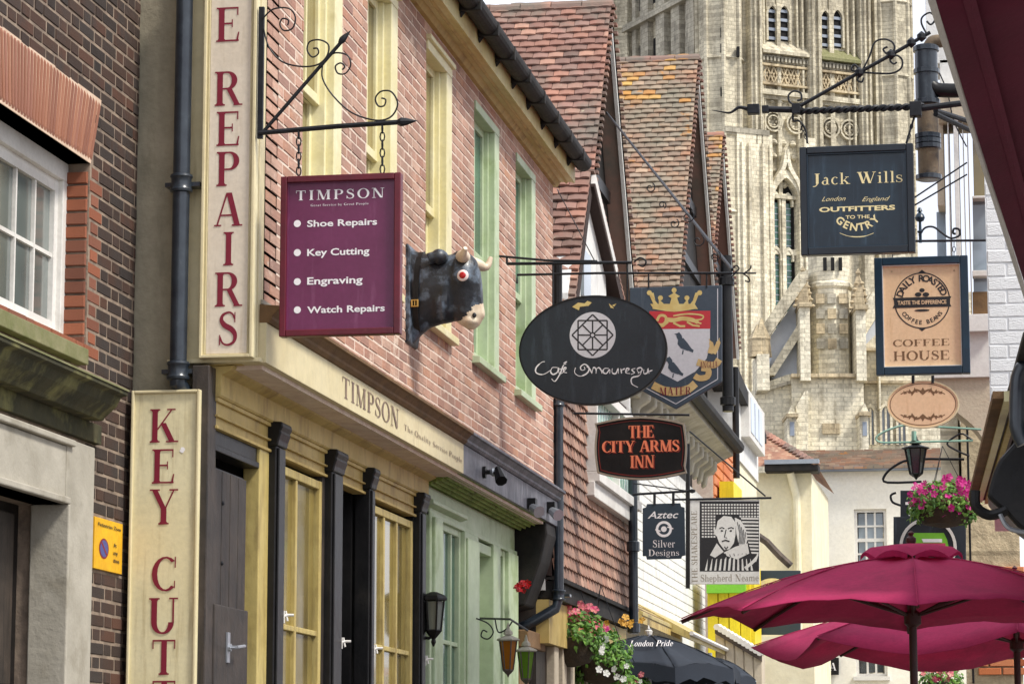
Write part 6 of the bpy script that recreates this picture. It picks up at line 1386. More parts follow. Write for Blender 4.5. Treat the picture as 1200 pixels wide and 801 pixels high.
# yellow shop, its round sign and awnings at the left foot
FYs = FY(36.5); ysn = thing('yellow_shopfront', FYs.p(FYs.q(850, 780)[0], 0), 'bright yellow painted timber shopfront partly behind the maroon parasol', 'shopfront')
x0, x1 = FYs.q(829, 700)[0], FYs.q(884, 700)[0]; z1 = FYs.q(850, 660)[1]
b = MB(); b.fb(FYs, x0, x1, 0, z1, -1, -.03); yb_o = build(b, 'body', 'yellow_shop', ysn)
k = x0
while k < x1 - .05:
    b = MB(); b.fb(FYs, k, k + .13, 0, z1 - .02, -.03, .0 + (.012 if int(k * 9) % 2 else 0)); build(b, 'board', 'yellow_shop', yb_o, bevel=.008); k += .14
b = MB(); b.fb(FYs, x0, x0 + .5, FYs.q(830, 695)[1], FYs.q(830, 660)[1], .0, .12); build(b, 'painted_panel', 'green_sign', ysn)
FYr = FY(37.6); rs2 = thing('round_logo_sign', FYr.p(*FYr.q(904, 745)), 'dark square sign with a big pale yellow ring behind the parasol', 'sign')
board(FYr, pxs(FYr, [(872, 668), (938, 668), (938, 743), (872, 743)]), 'board', 'aztec_board', rs2, -.08, 0)
m = MB(); m.flat(FYr, ring(FYr, 905, 704, 27, 27, 5, 40), .006); build(m, 'ring', 'cream_letter', rs2); m = MB(); m.flat(FYr, [ell(FYr, 905, 704, 19, 19, 30)], .005); build(m, 'disc', 'magenta_sign', rs2)
m = MB(); m.flat(FYr, arc_text('COFFEE', FYr, 905, 704, 20, 20, 130, 50, 7), .008); build(m, 'lettering', 'cream_letter', rs2)
# pale tiled lean-to with white tile edge and ochre awnings
FAw = FX(-3.55); aw = thing('shop_awning', FAw.p(31, 2.9), 'ochre yellow ribbed shop awning above the dark parasol', 'awning')
za1 = FAw.q(760, 712)[1]
b = MB(); FAr = Fr((0, FAw.q(746, 712)[0], 0), (1, 0, 0)); Lw = FAw.q(792, 730)[0] - FAw.q(746, 712)[0]
b.prism(FAr, [(-3.93, za1 + .15), (-3.5, za1 - .12), (-3.5, za1 - .2), (-3.93, za1 + .0)], -Lw, 0); ao = build(b, 'canopy', 'ochre_paint', aw)
for k in range(6):
    b = MB(); xk = -3.9 + k * .075; zk = za1 + .15 - (xk + 3.93) * .62; b.prism(FAr, [(xk, zk), (xk + .035, zk - .022), (xk + .035, zk + .01), (xk, zk + .032)], -Lw, 0); build(b, 'rib', 'yellow_paint' if k % 2 else 'brown_timber', ao)
FA2 = FX(-3.5); aw2 = thing('shop_awning', FA2.p(36, 2.6), 'plain yellow sloping awning just right of the dark parasol top', 'awning')
y_a = FA2.q(786, 735)[0]; y_b = FA2.q(842, 755)[0]; z_ = FA2.q(815, 748)[1]
b = MB(); b.prism(Fr((0, y_a, 0), (1, 0, 0)), [(-3.93, z_ + .3), (-3.3, z_ - .05), (-3.3, z_ - .12), (-3.93, z_ + .15)], -(y_b - y_a), 0); build(b, 'canopy', 'yellow_paint', aw2)
b = MB(); b.tube([(-3.28, y_a, z_ - .06), (-3.28, y_b, z_ - .06)], .025, 6); build(b, 'front_rail', 'white_paint', aw2)
FLt = FY(34); lt_ = thing('market_shed', FLt.p(FLt.q(865, 790)[0], 0), 'pale board-sided shed with scalloped white tile edge', 'shed')
pts = pxs(FLt, [(838, 733), (893, 766), (893, 830), (838, 830)]); pts[2] = (pts[2][0], 0.3); pts[3] = (pts[3][0], .3)
board(FLt, pts, 'wall', 'beige_render', lt_, -.4, -.02)
xk = pts[0][0]; xe = pts[1][0]; zs0, zs1 = pts[0][1], pts[1][1]
for k in range(5): b = MB(); xx = xk + (xe - xk) * (k + .1) / 5; zz = zs0 + (zs1 - zs0) * (k + 1) / 5; b.fb(FLt, xx, xx + (xe - xk) / 5.6, .3, zz - .03, -.02, .0); build(b, 'plank', 'beige_render', lt_, bevel=.01)
for k in range(12):
    t = (k + .5) / 12; b = MB(); b.tube([FLt.p(xk + (xe - xk) * t, zs0 + (zs1 - zs0) * t + .02, -.35), FLt.p(xk + (xe - xk) * t, zs0 + (zs1 - zs0) * t, .06)], .038, 7); build(b, 'edge_tile', 'white_paint', lt_)
b = MB(); b.prism(FLt, [(xk, zs0 - .0), (xe, zs1 - .0), (xe, zs1 - .09), (xk, zs0 - .09)], .001, .04); build(b, 'shadow_board', 'old_timber', lt_)
b = MB(); FCc = FY(35.8); b.fb(FCc, FCc.q(893, 700)[0], FCc.q(953, 700)[0], 0, FCc.q(900, 745)[1], -.5, 0)
cw = build(b, 'garden_wall', 'cream_wall'); tag(cw, 'cream rendered low wall below the round ring sign', 'wall')
# green-tiled porch edge line on the cream house
b = MB(); pts = [FE.p(*FE.q(x, y), .3) for x, y in ((888, 628), (900, 636), (915, 652), (928, 664))]; b.tube(pts, .07, 6)
pz = build(b, 'porch_roof_edge', 'old_timber'); tag(pz, 'thin dark porch roof edge sloping across the cream house wall', 'porch')

# ================================================================ CATHEDRAL
def dirs(az): a = -YAW + R(az); return Vector((math.sin(a), math.cos(a), 0))
D0 = 185.0
fwd = dirs(0); base0 = CAM + ray(843, 400) * (D0 / ray(843, 400).dot(fwd)); base0.z = 0
dR, dL = dirs(66), dirs(-24)
FTR = Fr(base0, dR); 
FTL = Fr(base0 + dL * 0, -dL)        # u runs negative away from the corner
ct = thing('cathedral_tower', base0, 'tall pale stone Gothic cathedral tower rising behind the roofs', 'tower')
def qR(x, y): return FTR.q(x, y)
uE = qR(1046, 100)[0]; W_ = uE
ZT_ = 66.0
b = MB(); P = [base0, base0 + dR * W_, base0 + dR * W_ + dL * W_, base0 + dL * W_]
b.add([p + Vector((0, 0, 0)) for p in P] + [p + Vector((0, 0, ZT_)) for p in P], [(0, 1, 5, 4), (1, 2, 6, 5), (2, 3, 7, 6), (3, 0, 4, 7), (4, 5, 6, 7)]); core = build(b, 'tower_body', 'tower_stone', ct)
def turret(c, r, z0, z1, par, m='tower_stone', n=8, nm='turret'):
    b = MB(); prof = [(r, z0)]; z = z0
    b.lathe(c, [(r, z0), (r, z1)], n, a0=math.pi / 8 - YAW); t = build(b, nm, m, par)
    b = MB()
    for k in range(n):
        a = 2 * math.pi * k / n + math.pi / 8 - YAW; b.tube([c + Vector((r * math.cos(a), r * math.sin(a), z0)), c + Vector((r * math.cos(a), r * math.sin(a), z1))], r * .11, 6)
    z = z0 + 2.2
    while z < z1:
        b.lathe(c, [(r * 1.0, z - .12), (r * 1.1, z), (r * 1.02, z + .2)], n, a0=math.pi / 8 - YAW); z += 5.2
    build(b, 'shafts_and_strings', m, t)
    return t
zc = qR(860, 157)[1]
tA = turret(base0 + dR * .6 + dL * .5 - Vector((0, 0, 0)), 1.55, 0, ZT_, ct)
turret(base0 + dR * W_, 1.35, 0, ZT_, ct); turret(base0 + dL * W_, 1.3, 0, ZT_, ct)
# narrow slits in the corner turret
FSl = Fr(base0 + dR * .6 + dL * .5, dirs(90))
for (px, y0_, y1_) in ((846, 33, 44), (846, 52, 62), (846, 103, 113), (865, 55, 66)):
    x, z0_ = FSl.q(px, y1_, 1.5); _, z1_ = FSl.q(px, y0_, 1.5); b = MB(); b.fb(FSl, x - .1, x + .1, z0_, z1_, 1.2, 1.63); build(b, 'slit_window', 'dark_void', ct)
def vs(fr, px0, px1, w0, w1, m='tower_stone', z0=0, z1=ZT_, par=None, nm='shaft', yy=100):
    a, c = fr.q(px0, yy)[0], fr.q(px1, yy)[0]; b = MB(); b.fb(fr, min(a, c), max(a, c), z0, z1, w0, w1); return build(b, nm, m, par or core)
zlow = qR(900, 175)[1]
for a, c, d in ((873, 886, .9), (943, 957, .75), (1003, 1014, .75), (1022, 1030, .5)): vs(FTR, a, c, -.1, d, nm='buttress')
for a, c, d in ((876, 878, 1.1), (882, 884, 1.1), (889, 891, .45), (893, 895, .3), (932, 934, .3), (937, 939, .45), (945, 947, .95), (952, 954, .95), (960, 961.5, .3), (991, 993, .3), (997, 999, .45), (1006, 1008, .95), (1011, 1012.5, .95), (1017, 1019, .35)):
    vs(FTR, a, c, -.1, d, z0=zlow, nm='shaft')
# left face, its shade put into the greyer stone colour
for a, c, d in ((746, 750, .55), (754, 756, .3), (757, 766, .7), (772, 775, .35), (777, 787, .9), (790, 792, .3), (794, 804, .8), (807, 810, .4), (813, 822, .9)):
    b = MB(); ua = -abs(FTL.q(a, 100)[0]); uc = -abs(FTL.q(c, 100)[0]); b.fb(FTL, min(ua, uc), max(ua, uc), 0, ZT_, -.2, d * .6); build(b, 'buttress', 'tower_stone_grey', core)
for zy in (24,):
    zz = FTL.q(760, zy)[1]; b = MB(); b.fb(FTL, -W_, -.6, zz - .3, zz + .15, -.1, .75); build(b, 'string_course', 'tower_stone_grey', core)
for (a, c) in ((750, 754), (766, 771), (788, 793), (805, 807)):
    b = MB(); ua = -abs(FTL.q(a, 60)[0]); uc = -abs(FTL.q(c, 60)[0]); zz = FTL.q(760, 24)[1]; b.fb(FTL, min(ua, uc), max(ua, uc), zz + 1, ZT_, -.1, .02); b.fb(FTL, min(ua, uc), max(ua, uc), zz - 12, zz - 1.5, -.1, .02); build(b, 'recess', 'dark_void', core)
def ghost_arch(cx, w, z0, zs, n=10):
    "pointed arch outline: jambs to zs, then two arcs"
    P = [(cx - w / 2, z0), (cx - w / 2, zs)]
    for k in range(1, n + 1): a = math.pi - (math.pi / 3) * k / n; P.append((cx + w / 2 + w * math.cos(a), zs + w * math.sin(a)))
    for k in range(1, n + 1): a = math.pi / 3 - (math.pi / 3) * k / n; P.append((cx - w / 2 + w * math.cos(a), zs + w * math.sin(a)))
    return P + [(cx + w / 2, z0)]
def arch_frame(fr, cx, w, z0, zs, t, w0, w1, nm, m, par):
    A, B = ghost_arch(cx, w, z0, zs), ghost_arch(cx, w - 2 * t, z0, zs); b = MB()
    for i in range(len(A) - 1): b.prism(fr, [A[i], A[i + 1], B[i + 1], B[i]], w0, w1)
    return build(b, nm, m, par)
# belfry windows with louvres
for bay, (lights, ytop, ybot, sl, sr) in enumerate(((((898.5, 909), (912.5, 923)), -30, 48, 888, 943), (((961, 970.5), (975, 985.5)), -26, 56, 957, 1003))):
    for (a, c) in lights:
        ua, z0_ = FTR.q(a, ybot); uc = FTR.q(c, ybot)[0]; zt_ = FTR.q(a, -3 + bay * 4)[1] if True else 0
        b = MB(); b.fb(FTR, ua, uc, z0_, ZT_, -.2, .03); wv = build(b, 'belfry_window', 'dark_void', core)
        z = z0_ + .1
        b = MB()
        while z < z0_ + 9: b.prism(Fr(FTR.p(ua, 0, 0), FTR.N * -1, (0, 0, 1)), [(-.2, z), (-.05, z + .32), (-.05, z + .4), (-.2, z + .08)], -0.0, uc - ua) if False else b.fb(FTR, ua + .04, uc - .04, z, z + .2, .03, .12 + .0 * z); z += .62
        build(b, 'louvres', 'slate_roof', wv)
        hh = FTR.q((a + c) / 2, 8 + bay * 5)[1] - 0
        arch_frame(FTR, (ua + uc) / 2, uc - ua + .3, z0_, hh - .6, .15, -.1, .28, 'window_tracery', 'tower_stone', wv)
        b = MB(); A = ghost_arch((ua + uc) / 2, uc - ua + .02, z0_, hh - .6); top = [(ua - .1, hh - .6)] + A[2:-1] + [(uc + .1, hh - .6), (uc + .1, hh + 1.1), (ua - .1, hh + 1.1)]
        b.prism(FTR, [(ua - .1, hh - .6)] + A[1:12] + [((ua + uc) / 2, hh + 1.0), (ua - .1, hh + 1.0)], .03, .2); b.prism(FTR, [((ua + uc) / 2, hh + 1.0)] + A[11:-1] + [(uc + .1, hh - .6), (uc + .1, hh + 1.0)], .03, .2); build(b, 'window_head', 'tower_stone', wv)
    m_ = (lights[0][1] + lights[1][0]) / 2; vs(FTR, lights[0][1] - .3, lights[1][0] + .3, -.1, .32, nm='mullion')
    # sloping sill, dentils, lattice parapet band, blind rosettes
    u0_, u1_ = FTR.q(sl, 60)[0], FTR.q(sr, 60)[0]; zs_ = FTR.q((sl + sr) / 2, ybot + 3)[1]
    FQ_ = Fr(FTR.p(u0_, 0, 0), FTR.N * 1.0, (0, 0, 1))
    b = MB(); Lq = u1_ - u0_
    b.add([FTR.p(u0_, zs_, .0), FTR.p(u1_, zs_, .0), FTR.p(u1_, zs_ - .75, .75), FTR.p(u0_, zs_ - .75, .75), FTR.p(u0_, zs_ - .95, .75), FTR.p(u1_, zs_ - .95, .75), FTR.p(u1_, zs_ - .95, 0), FTR.p(u0_, zs_ - .95, 0)], [(0, 3, 2, 1), (3, 4, 5, 2), (4, 7, 6, 5), (0, 7, 4, 3), (1, 2, 5, 6)]); build(b, 'sloping_sill', 'tower_stone' if bay == 0 else 'lichen_stone', core)
    zd = zs_ - 1.0
    b = MB(); b.fb(FTR, u0_, u1_, zd - .5, zd - .0, -.1, .35)
    k = u0_ + .1
    while k < u1_ - .15: b.fb(FTR, k, k + .14, zd - .42, zd - .12, .35, .55); k += .28
    build(b, 'dentil_band', 'tower_stone_grey', core, kind='stuff')
    zl = zd - .75; hl = 1.15
    b = MB(); b.fb(FTR, u0_, u1_, zl, zl + .15, -.1, .5); b.fb(FTR, u0_, u1_, zl - hl - .15, zl - hl, -.1, .5)
    k = u0_; s_ = .52
    while k < u1_ - s_ * .9:
        for q_ in rib([(k, zl - hl), (k + s_, zl)], .1) + rib([(k + s_, zl - hl), (k, zl)], .1): b.prism(FTR, q_, .1, .32)
        for q_ in rib([(k, zl - hl / 2), (k + s_ / 2, zl), (k + s_, zl - hl / 2), (k + s_ / 2, zl - hl), (k, zl - hl / 2)], .08): b.prism(FTR, q_, .1, .28)
        k += s_
    build(b, 'lattice_band', 'carved_stone', core, kind='stuff')
    b = MB(); b.fb(FTR, u0_, u1_, zl - hl, zl, .0, .06); build(b, 'lattice_ground', 'tower_stone_grey', core)
    zs2 = zl - hl - .5; b = MB(); b.fb(FTR, u0_, u1_, zs2 - .35, zs2, -.1, .6); b.fb(FTR, u0_, u1_, zs2 - .6, zs2 - .35, -.1, .35); k = u0_ + .2
    while k < u1_: b.lathe(FTR.p(k, zs2 - .75, .2), [(.05, -.12), (.16, 0), (.05, .12)], 6); k += .7
    build(b, 'string_course', 'tower_stone', core)
    zr_ = zs2 - 2.1; b = MB()
    for j in range(2):
        cu = u0_ + Lq * (.27 + .47 * j)
        for (rr, tt) in ((.72, .12), (.45, .08)):
            for k in range(14):
                a0_, a1_ = 2 * math.pi * k / 14, 2 * math.pi * (k + 1) / 14; b.prism(FTR, [(cu + rr * math.cos(a0_), zr_ + rr * math.sin(a0_)), (cu + rr * math.cos(a1_), zr_ + rr * math.sin(a1_)), (cu + (rr - tt) * math.cos(a1_), zr_ + (rr - tt) * math.sin(a1_)), (cu + (rr - tt) * math.cos(a0_), zr_ + (rr - tt) * math.sin(a0_))], 0, .32)
        for k in range(6): a0_ = math.pi * k / 3; b.lathe(FTR.p(cu + .28 * math.cos(a0_), zr_ + .28 * math.sin(a0_), .15), [(.02, -.12), (.13, 0), (.02, .12)], 6)
    for j in range(4):
        for i in range(5):
            b.lathe(FTR.p(u0_ + Lq * (i + .5) / 5 + random.uniform(-.06, .06), zr_ - 1.4 - j * .95, .12), [(.05, -.22), (.24, -.05), (.2, .12), (.05, .24)], 6)
    build(b, 'carved_rosettes', 'tower_stone', core, kind='stuff')
    for (q0, q1) in ((ytop, 0),): pass
    b = MB(); zz = zr_ - 5.0; b.fb(FTR, u0_, u1_, zz - .25, zz, -.1, .5); build(b, 'string_course', 'tower_stone', core)
b = MB(); u0_, z_ = FTR.q(853, 153); u1_ = FTR.q(892, 153)[0]; b.fb(FTR, u0_ - .8, u1_, z_ - .35, z_, -.1, 1.15); build(b, 'string_course', 'tower_stone_grey', core)
# lower tower stage: tall lancet window under an ogee hood
FTs = Fr(FTR.p(0, 0, .0), FTR.U)
zb_, zt2 = FTR.q(915, 420)[1], FTR.q(917, 215)[1]
ua, uc = FTR.q(899, 300)[0], FTR.q(933, 300)[0]; cu = (ua + uc) / 2
b = MB(); b.fb(FTR, FTR.q(856, 300)[0], ua - .1, 0, FTR.q(870, 160)[1], -.1, 1.1); build(b, 'lower_buttress', 'bright_stone', core)
for a, c, d in ((860, 863, 1.3), (868, 871, 1.3), (884, 887, 1.35), (893, 896, 1.2)): vs(FTR, a, c, 1.0, d, 'bright_stone', 0, FTR.q(870, 172)[1], nm='shaft', yy=300)
arch_frame(FTR, cu, uc - ua + .3, zb_, zt2 - 1.4, .3, -.1, .8, 'window_hood', 'bright_stone', core)
b = MB(); b.prism(FTR, ghost_arch(cu, uc - ua - .3, zb_, zt2 - 1.4), -.1, .05); lw = build(b, 'lancet_window', 'dark_void', core)
for (a, c) in ((902, 911.5), (917, 926)):
    x0, x1 = FTR.q(a, 300)[0], FTR.q(c, 300)[0]
    b = MB(); b.fb(FTR, x0, x1, zb_, FTR.q(910, 238)[1], .06, .12); build(b, 'pane', 'green_pane', lw)
    b = MB(); z = zb_
    while z < FTR.q(910, 240)[1]: b.fb(FTR, x0, x1, z, z + .06, .12, .15); z += .42
    build(b, 'glazing_bars', 'slate_roof', lw)
    for yy in (292, 228): arch_frame(FTR, (x0 + x1) / 2, x1 - x0 + .25, FTR.q(910, yy + 14)[1], FTR.q(910, yy + 10)[1], .13, .1, .35, 'tracery', 'bright_stone', lw)
b = MB(); b.fb(FTR, cu - .14, cu + .14, zb_, zt2 - .8, .05, .4); b.fb(FTR, ua, uc, FTR.q(915, 294)[1] - .3, FTR.q(915, 294)[1] + .1, .05, .3); build(b, 'mullion', 'bright_stone', lw)
b = MB()
for s in (1, -1):
    pts = [(cu + s * (uc - ua) * .55, zt2 - 1.6), (cu + s * (uc - ua) * .42, zt2 - .2), (cu + s * .25, zt2 + .9), (cu, zt2 + 2.1)]
    for q_ in rib(curve(pts, 4), .28): b.prism(FTR, q_, .5, .95)
build(b, 'ogee_hood', 'bright_stone', core)
vs(FTR, 935, 948, -.1, 1.0, 'bright_stone', 0, FTR.q(940, 165)[1], nm='lower_buttress', yy=250)

# transept, stair turret and chapels in front of the tower
DT = 168.0; FT_ = Fr(CAM + fwd * DT - Vector((0, 0, CAM.z)), dirs(90)); 
tr = thing('cathedral_transept', FT_.p(FT_.q(975, 500)[0], 0), 'pale stone transept with round stair turret and buttresses below the tower', 'church')
def qb(px0, px1, y0_, y1_, w0, w1, nm, m='bright_stone', par=None, fr=FT_, bevel=0):
    a, zt_ = fr.q(px0, y0_); c, zb__ = fr.q(px1, y1_); b = MB(); b.fb(fr, a, c, zb__, zt_, w0, w1); return build(b, nm, m, par or tr, bevel=bevel)
def qp(pts, w0, w1, nm, m='bright_stone', par=None, fr=FT_): return board(fr, pxs(fr, pts), nm, m, par or tr, w0, w1, 0)
qp([(885, 560), (885, 452), (925, 438), (930, 440), (930, 560)], -8, 0, 'chapel_wall'); qp([(885, 458), (928, 446), (928, 450), (885, 462)], 0, .4, 'string_course', 'tower_stone_grey')
base = qb(926, 1012, 441, 560, -8, .8, 'turret_base')
for k in range(10): 
    a = FT_.q(928 + k * 8, 500)[0]; b = MB(); b.lathe(FT_.p(a, FT_.q(950, 441)[1] - .1, .9), [(.05, -.12), (.17, 0), (.05, .12)], 6); build(b, 'corbel', 'bright_stone', base)
qb(925, 1013, 441, 445, .8, 1.3, 'string_course', 'carved_stone')
cT = FT_.p(FT_.q(976, 400)[0], 0, -1.0); zt_a = FT_.q(976, 300)[1]; rT = FT_.q(1001, 400)[0] - FT_.q(976, 400)[0]
b = MB(); b.lathe(cT, [(rT, FT_.q(976, 450)[1]), (rT, FT_.q(976, 338)[1]), (rT * 1.12, FT_.q(976, 335)[1]), (rT * 1.12, FT_.q(976, 331)[1]), (rT * 1.03, FT_.q(976, 329)[1]), (rT * 1.03, FT_.q(976, 285)[1])], 8, a0=math.pi / 8 - YAW); st = build(b, 'stair_turret', 'bright_stone', tr)
for px in (966, 975, 984):
    b = MB(); x = FT_.q(px, 310)[0]; z0_, z1_ = FT_.q(px, 318)[1], FT_.q(px, 303)[1]; b.fb(FT_, x - .1, x + .1, z0_, z1_, rT - 1.05, rT - .85); build(b, 'slit_window', 'dark_void', st)
zA_, zB_ = FT_.q(960, 342)[1], FT_.q(960, 412)[1]
for i in range(3):
    for j in range(4):
        z1_ = zA_ + (zB_ - zA_) * j / 4; z0_ = z1_ + (zB_ - zA_) / 4; x0 = FT_.q(956 + i * 13.5, 380)[0]; x1 = FT_.q(956 + i * 13.5 + 10, 380)[0]
        b = MB(); b.fb(FT_, x0, x1, z0_ + .15, z1_ - .15, rT - 1.1, rT - .95); build(b, 'flint_panel', 'tower_stone_grey' if (i + j) % 2 else 'carved_stone', st)
for (a, c, t_) in ((934, 947, 332), (999, 1012, 335)):
    bt = qb(a, c, t_ + 30, 450, -3, 1.6, 'buttress'); qb(a - 1, c + 1, t_ + 28, t_ + 33, -3, 1.9, 'buttress_cap', 'carved_stone')
    m_ = (a + c) / 2; x = FT_.q(m_, t_)[0]; zc_ = FT_.q(m_, t_ + 28)[1]; zt_ = FT_.q(m_, t_ - 12)[1]
    b = MB(); b.lathe(FT_.p(x, 0, .2), [(.62, zc_), (.5, zc_ + .5 * (zt_ - zc_)), (.1, zt_), (.2, zt_ + .12), (.02, zt_ + .4)], 4, a0=math.pi / 4 - YAW)
    for k in range(5):
        for s in (1, -1): b.lathe(FT_.p(x + s * (.55 - k * .09), zc_ + k * .38, .5), [(.02, -.12), (.14, 0), (.02, .12)], 5)
    build(b, 'pinnacle', 'carved_stone', tr)
# raking gable coping either side with lead roofs between
qp([(887, 392), (934, 322), (946, 318), (946, 330), (896, 402)], -2, .6, 'raking_coping', 'tower_stone')
qp([(896, 404), (944, 334), (944, 440), (905, 442), (905, 415)], -4, -.6, 'lead_roof', 'pale_lead'); qp([(897, 440), (940, 372), (944, 372), (944, 384), (908, 440)], -2.2, .2, 'inner_coping', 'bright_stone')
qp([(1000, 380), (1045, 302), (1060, 300), (1060, 316), (1012, 396)], -2, .6, 'raking_coping', 'bright_stone'); qp([(1010, 400), (1062, 318), (1062, 430), (1010, 430)], -4, -.6, 'lead_roof', 'pale_lead')
qp([(1006, 412), (1058, 360), (1140, 340), (1140, 560), (1006, 560)], -8, -.4, 'nave_wall', 'bright_stone')
for k, px in enumerate((884, 889)): 
    x = FT_.q(px + 3, 420)[0]; z0_, z1_ = FT_.q(px, 420)[1], FT_.q(px, 382)[1]; b = MB(); b.lathe(FT_.p(x, 0, .5), [(.6, z0_), (.5, z0_ + 1), (.55, z0_ + 1.1), (.05, z1_ + .4 * k)], 6); build(b, 'pinnacle', 'carved_stone', tr)
qb(885, 900, 418, 460, -2, 1.2, 'buttress')
for (a, c) in ((1014, 1027), (1031, 1046), (1050, 1064)):
    x0, x1 = FT_.q(a, 480)[0], FT_.q(c, 480)[0]; z0_, z1_ = FT_.q(a, 520)[1], FT_.q(a, 483)[1]
    b = MB(); b.prism(FT_, ghost_arch((x0 + x1) / 2, x1 - x0 - .15, z0_, z1_), -.5, -.32); aw_ = build(b, 'arched_window', 'slate_roof', tr); arch_frame(FT_, (x0 + x1) / 2, x1 - x0, z0_, z1_, .14, -.4, -.1, 'window_frame', 'bright_stone', aw_)
    b = MB(); b.fb(FT_, (x0 + x1) / 2 - .06, (x0 + x1) / 2 + .06, z0_, z1_ + .6, -.35, -.2); build(b, 'mullion', 'bright_stone', aw_)
qb(1004, 1140, 446, 449, -.4, .2, 'string_course', 'carved_stone'); qb(1004, 1140, 408, 411, -.4, .2, 'string_course', 'carved_stone')
for (a, y0_) in ((918, 486), (1002, 484)):
    bt = qb(a, a + 11, y0_ + 8, 560, -1, 2.4, 'buttress'); qb(a - 1.5, a + 12.5, y0_ + 5, y0_ + 9, -1, 2.7, 'buttress_cap', 'carved_stone'); qp([(a, y0_ + 6), (a + 5.5, y0_ - 6), (a + 11, y0_ + 6)], -.5, 2.4, 'buttress_gable')
    b = MB(); x = FT_.q(a + 5.5, 500)[0]; b.fb(FT_, x - .13, x + .13, FT_.q(a, 516)[1], FT_.q(a, 500)[1], 2.4, 2.44); build(b, 'slit_window', 'slate_roof', bt)
bt = qb(1028, 1031, 420, 480, -.4, .6, 'buttress')
qp([(930, 560), (930, 480), (940, 462), (944, 462), (944, 560)], .8, 1.6, 'sloped_buttress', 'bright_stone')
b = MB(); x = FT_.q(972, 505)[0]; b.fb(FT_, x - .5, x + .5, FT_.q(972, 510)[1], FT_.q(972, 498)[1], .8, .95); build(b, 'carved_panel', 'carved_stone', base)

# ================================================================ RIGHT SIDE
aR = math.atan((1056 - 600) / 3389) - YAW; UR = Vector((-math.sin(aR), -math.cos(aR), 0))   # runs towards the camera; normal faces the street
pR = CAM + ray(1158, 400) * (16 / ray(1158, 400).y); pR.z = 0
FRt = Fr(pR, UR)
if FRt.N.x > 0: FRt = Fr(pR, -UR)
rb = thing('white_right_house', FRt.p(1, 0, -1), 'white painted rough brick house with black gutter and cream cornice at the right edge', 'building')
sg = 1 if FRt.U.y < 0 else -1
def ru(px, py=400): return FRt.q(px, py)[0]
uA, uB = ru(1158), ru(1158) + sg * 5.6
FRe = FY(15.6); xe0 = FRe.q(1158.5, 400)[0]
b = MB(); b.fb(FRe, xe0, xe0 + 2.4, 3.19, 8.2, -3, -.003); rw = build(b, 'wall', 'rough_white', rb)
pieces_out(brick_items(FRe, xe0 + .003, xe0 + 1.0, 3.2, 7.2, [], .075, .225, joint=.006, w=-.019, thick=.02, jit=.003), BV, BF, 'rough_white', 'brick', rw, 200)
b = MB(); b.fb(FRt, min(uA, uB) + .02, max(uA, uB), 3.14, 3.188, -2.5, -.01); b.fb(FRt, min(uA, uB) + .02, max(uA, uB), 3.188, 3.21, -2.5, .06); build(b, 'soffit', 'black_gutter', rb)
# projecting shop cornice with cream mouldings
zc0 = 3.14; uc1 = ru(1152)
FX_ = Fr(FRt.p(0, 0, 0), FRt.N, (0, 0, 1))
def rp(prof, u0_, u1_, nm, m, par, bevel=0):
    "profile (out, z) run along the right-hand wall"
    b = MB(); A = [FRt.p(u0_, z, w_) for w_, z in prof]; B = [FRt.p(u1_, z, w_) for w_, z in prof]; n = len(prof); b.add(A + B, [tuple(range(n)), tuple(range(2 * n - 1, n - 1, -1))] + [(i, (i + 1) % n, n + (i + 1) % n, n + i) for i in range(n)])
    o = build(b, nm, m, par, bevel=bevel); bm = bmesh.new(); bm.from_mesh(o.data); bmesh.ops.recalc_face_normals(bm, faces=bm.faces); bm.to_mesh(o.data); bm.free(); return o
uw0, uw1 = uA + sg * .0, uA + sg * 4.3
for w0_, w1_, z_, mt, nm in ((.085, .13, .0, 'brown_timber', 'cornice'), (.055, .085, -.012, 'window_cream', 'moulding'), (.042, .055, .0, 'dark_wood', 'moulding'), (.018, .042, -.02, 'yellow_paint', 'moulding'), (.0, .018, -.008, 'dark_wood', 'moulding')):
    b = MB(); b.fb(FRt, min(uw0, uw1), max(uw0, uw1), zc0 + z_, zc0 + .03, w0_, w1_); build(b, nm, mt, rb)
b = MB(); FN_ = FY(11.0)
b.tube([FN_.p(*FN_.q(x, y), 0) for x, y in curve([(1215, 430), (1202, 428), (1194, 440), (1192, 460), (1192, 500), (1200, 520)], 5)], .03, 12); build(b, 'black_pipe', 'blue_black_pipe', rb, smooth=True)
# black hopper shaped shop lamp
FLp = FY(12.2); sl_ = thing('shop_lamp', FLp.p(*FLp.q(1180, 620)), 'large glossy black shop lamp hood cut by the right edge of the photo', 'lamp')
b = MB(); b.prism(FLp, pxs(FLp, curve([(1172, 540), (1164, 556), (1158, 578), (1160, 588), (1178, 604), (1196, 622), (1215, 626), (1230, 560), (1215, 510), (1190, 520)], 4)), -.3, .12); build(b, 'hood', 'black_paint', sl_, bevel=.03)
b = MB(); b.tube([FLp.p(*FLp.q(x, y), .13) for x, y in curve([(1143, 578), (1144, 596), (1158, 606), (1172, 604), (1180, 600)], 5)], .022, 8); build(b, 'arm', 'black_paint', sl_, smooth=True)
b = MB(); b.tube([FLp.p(*FLp.q(x, y), .16) for x, y in curve([(1172, 606), (1178, 618), (1186, 624), (1200, 627)], 5)], .01, 6); build(b, 'rim', 'galvanised', sl_, smooth=True)
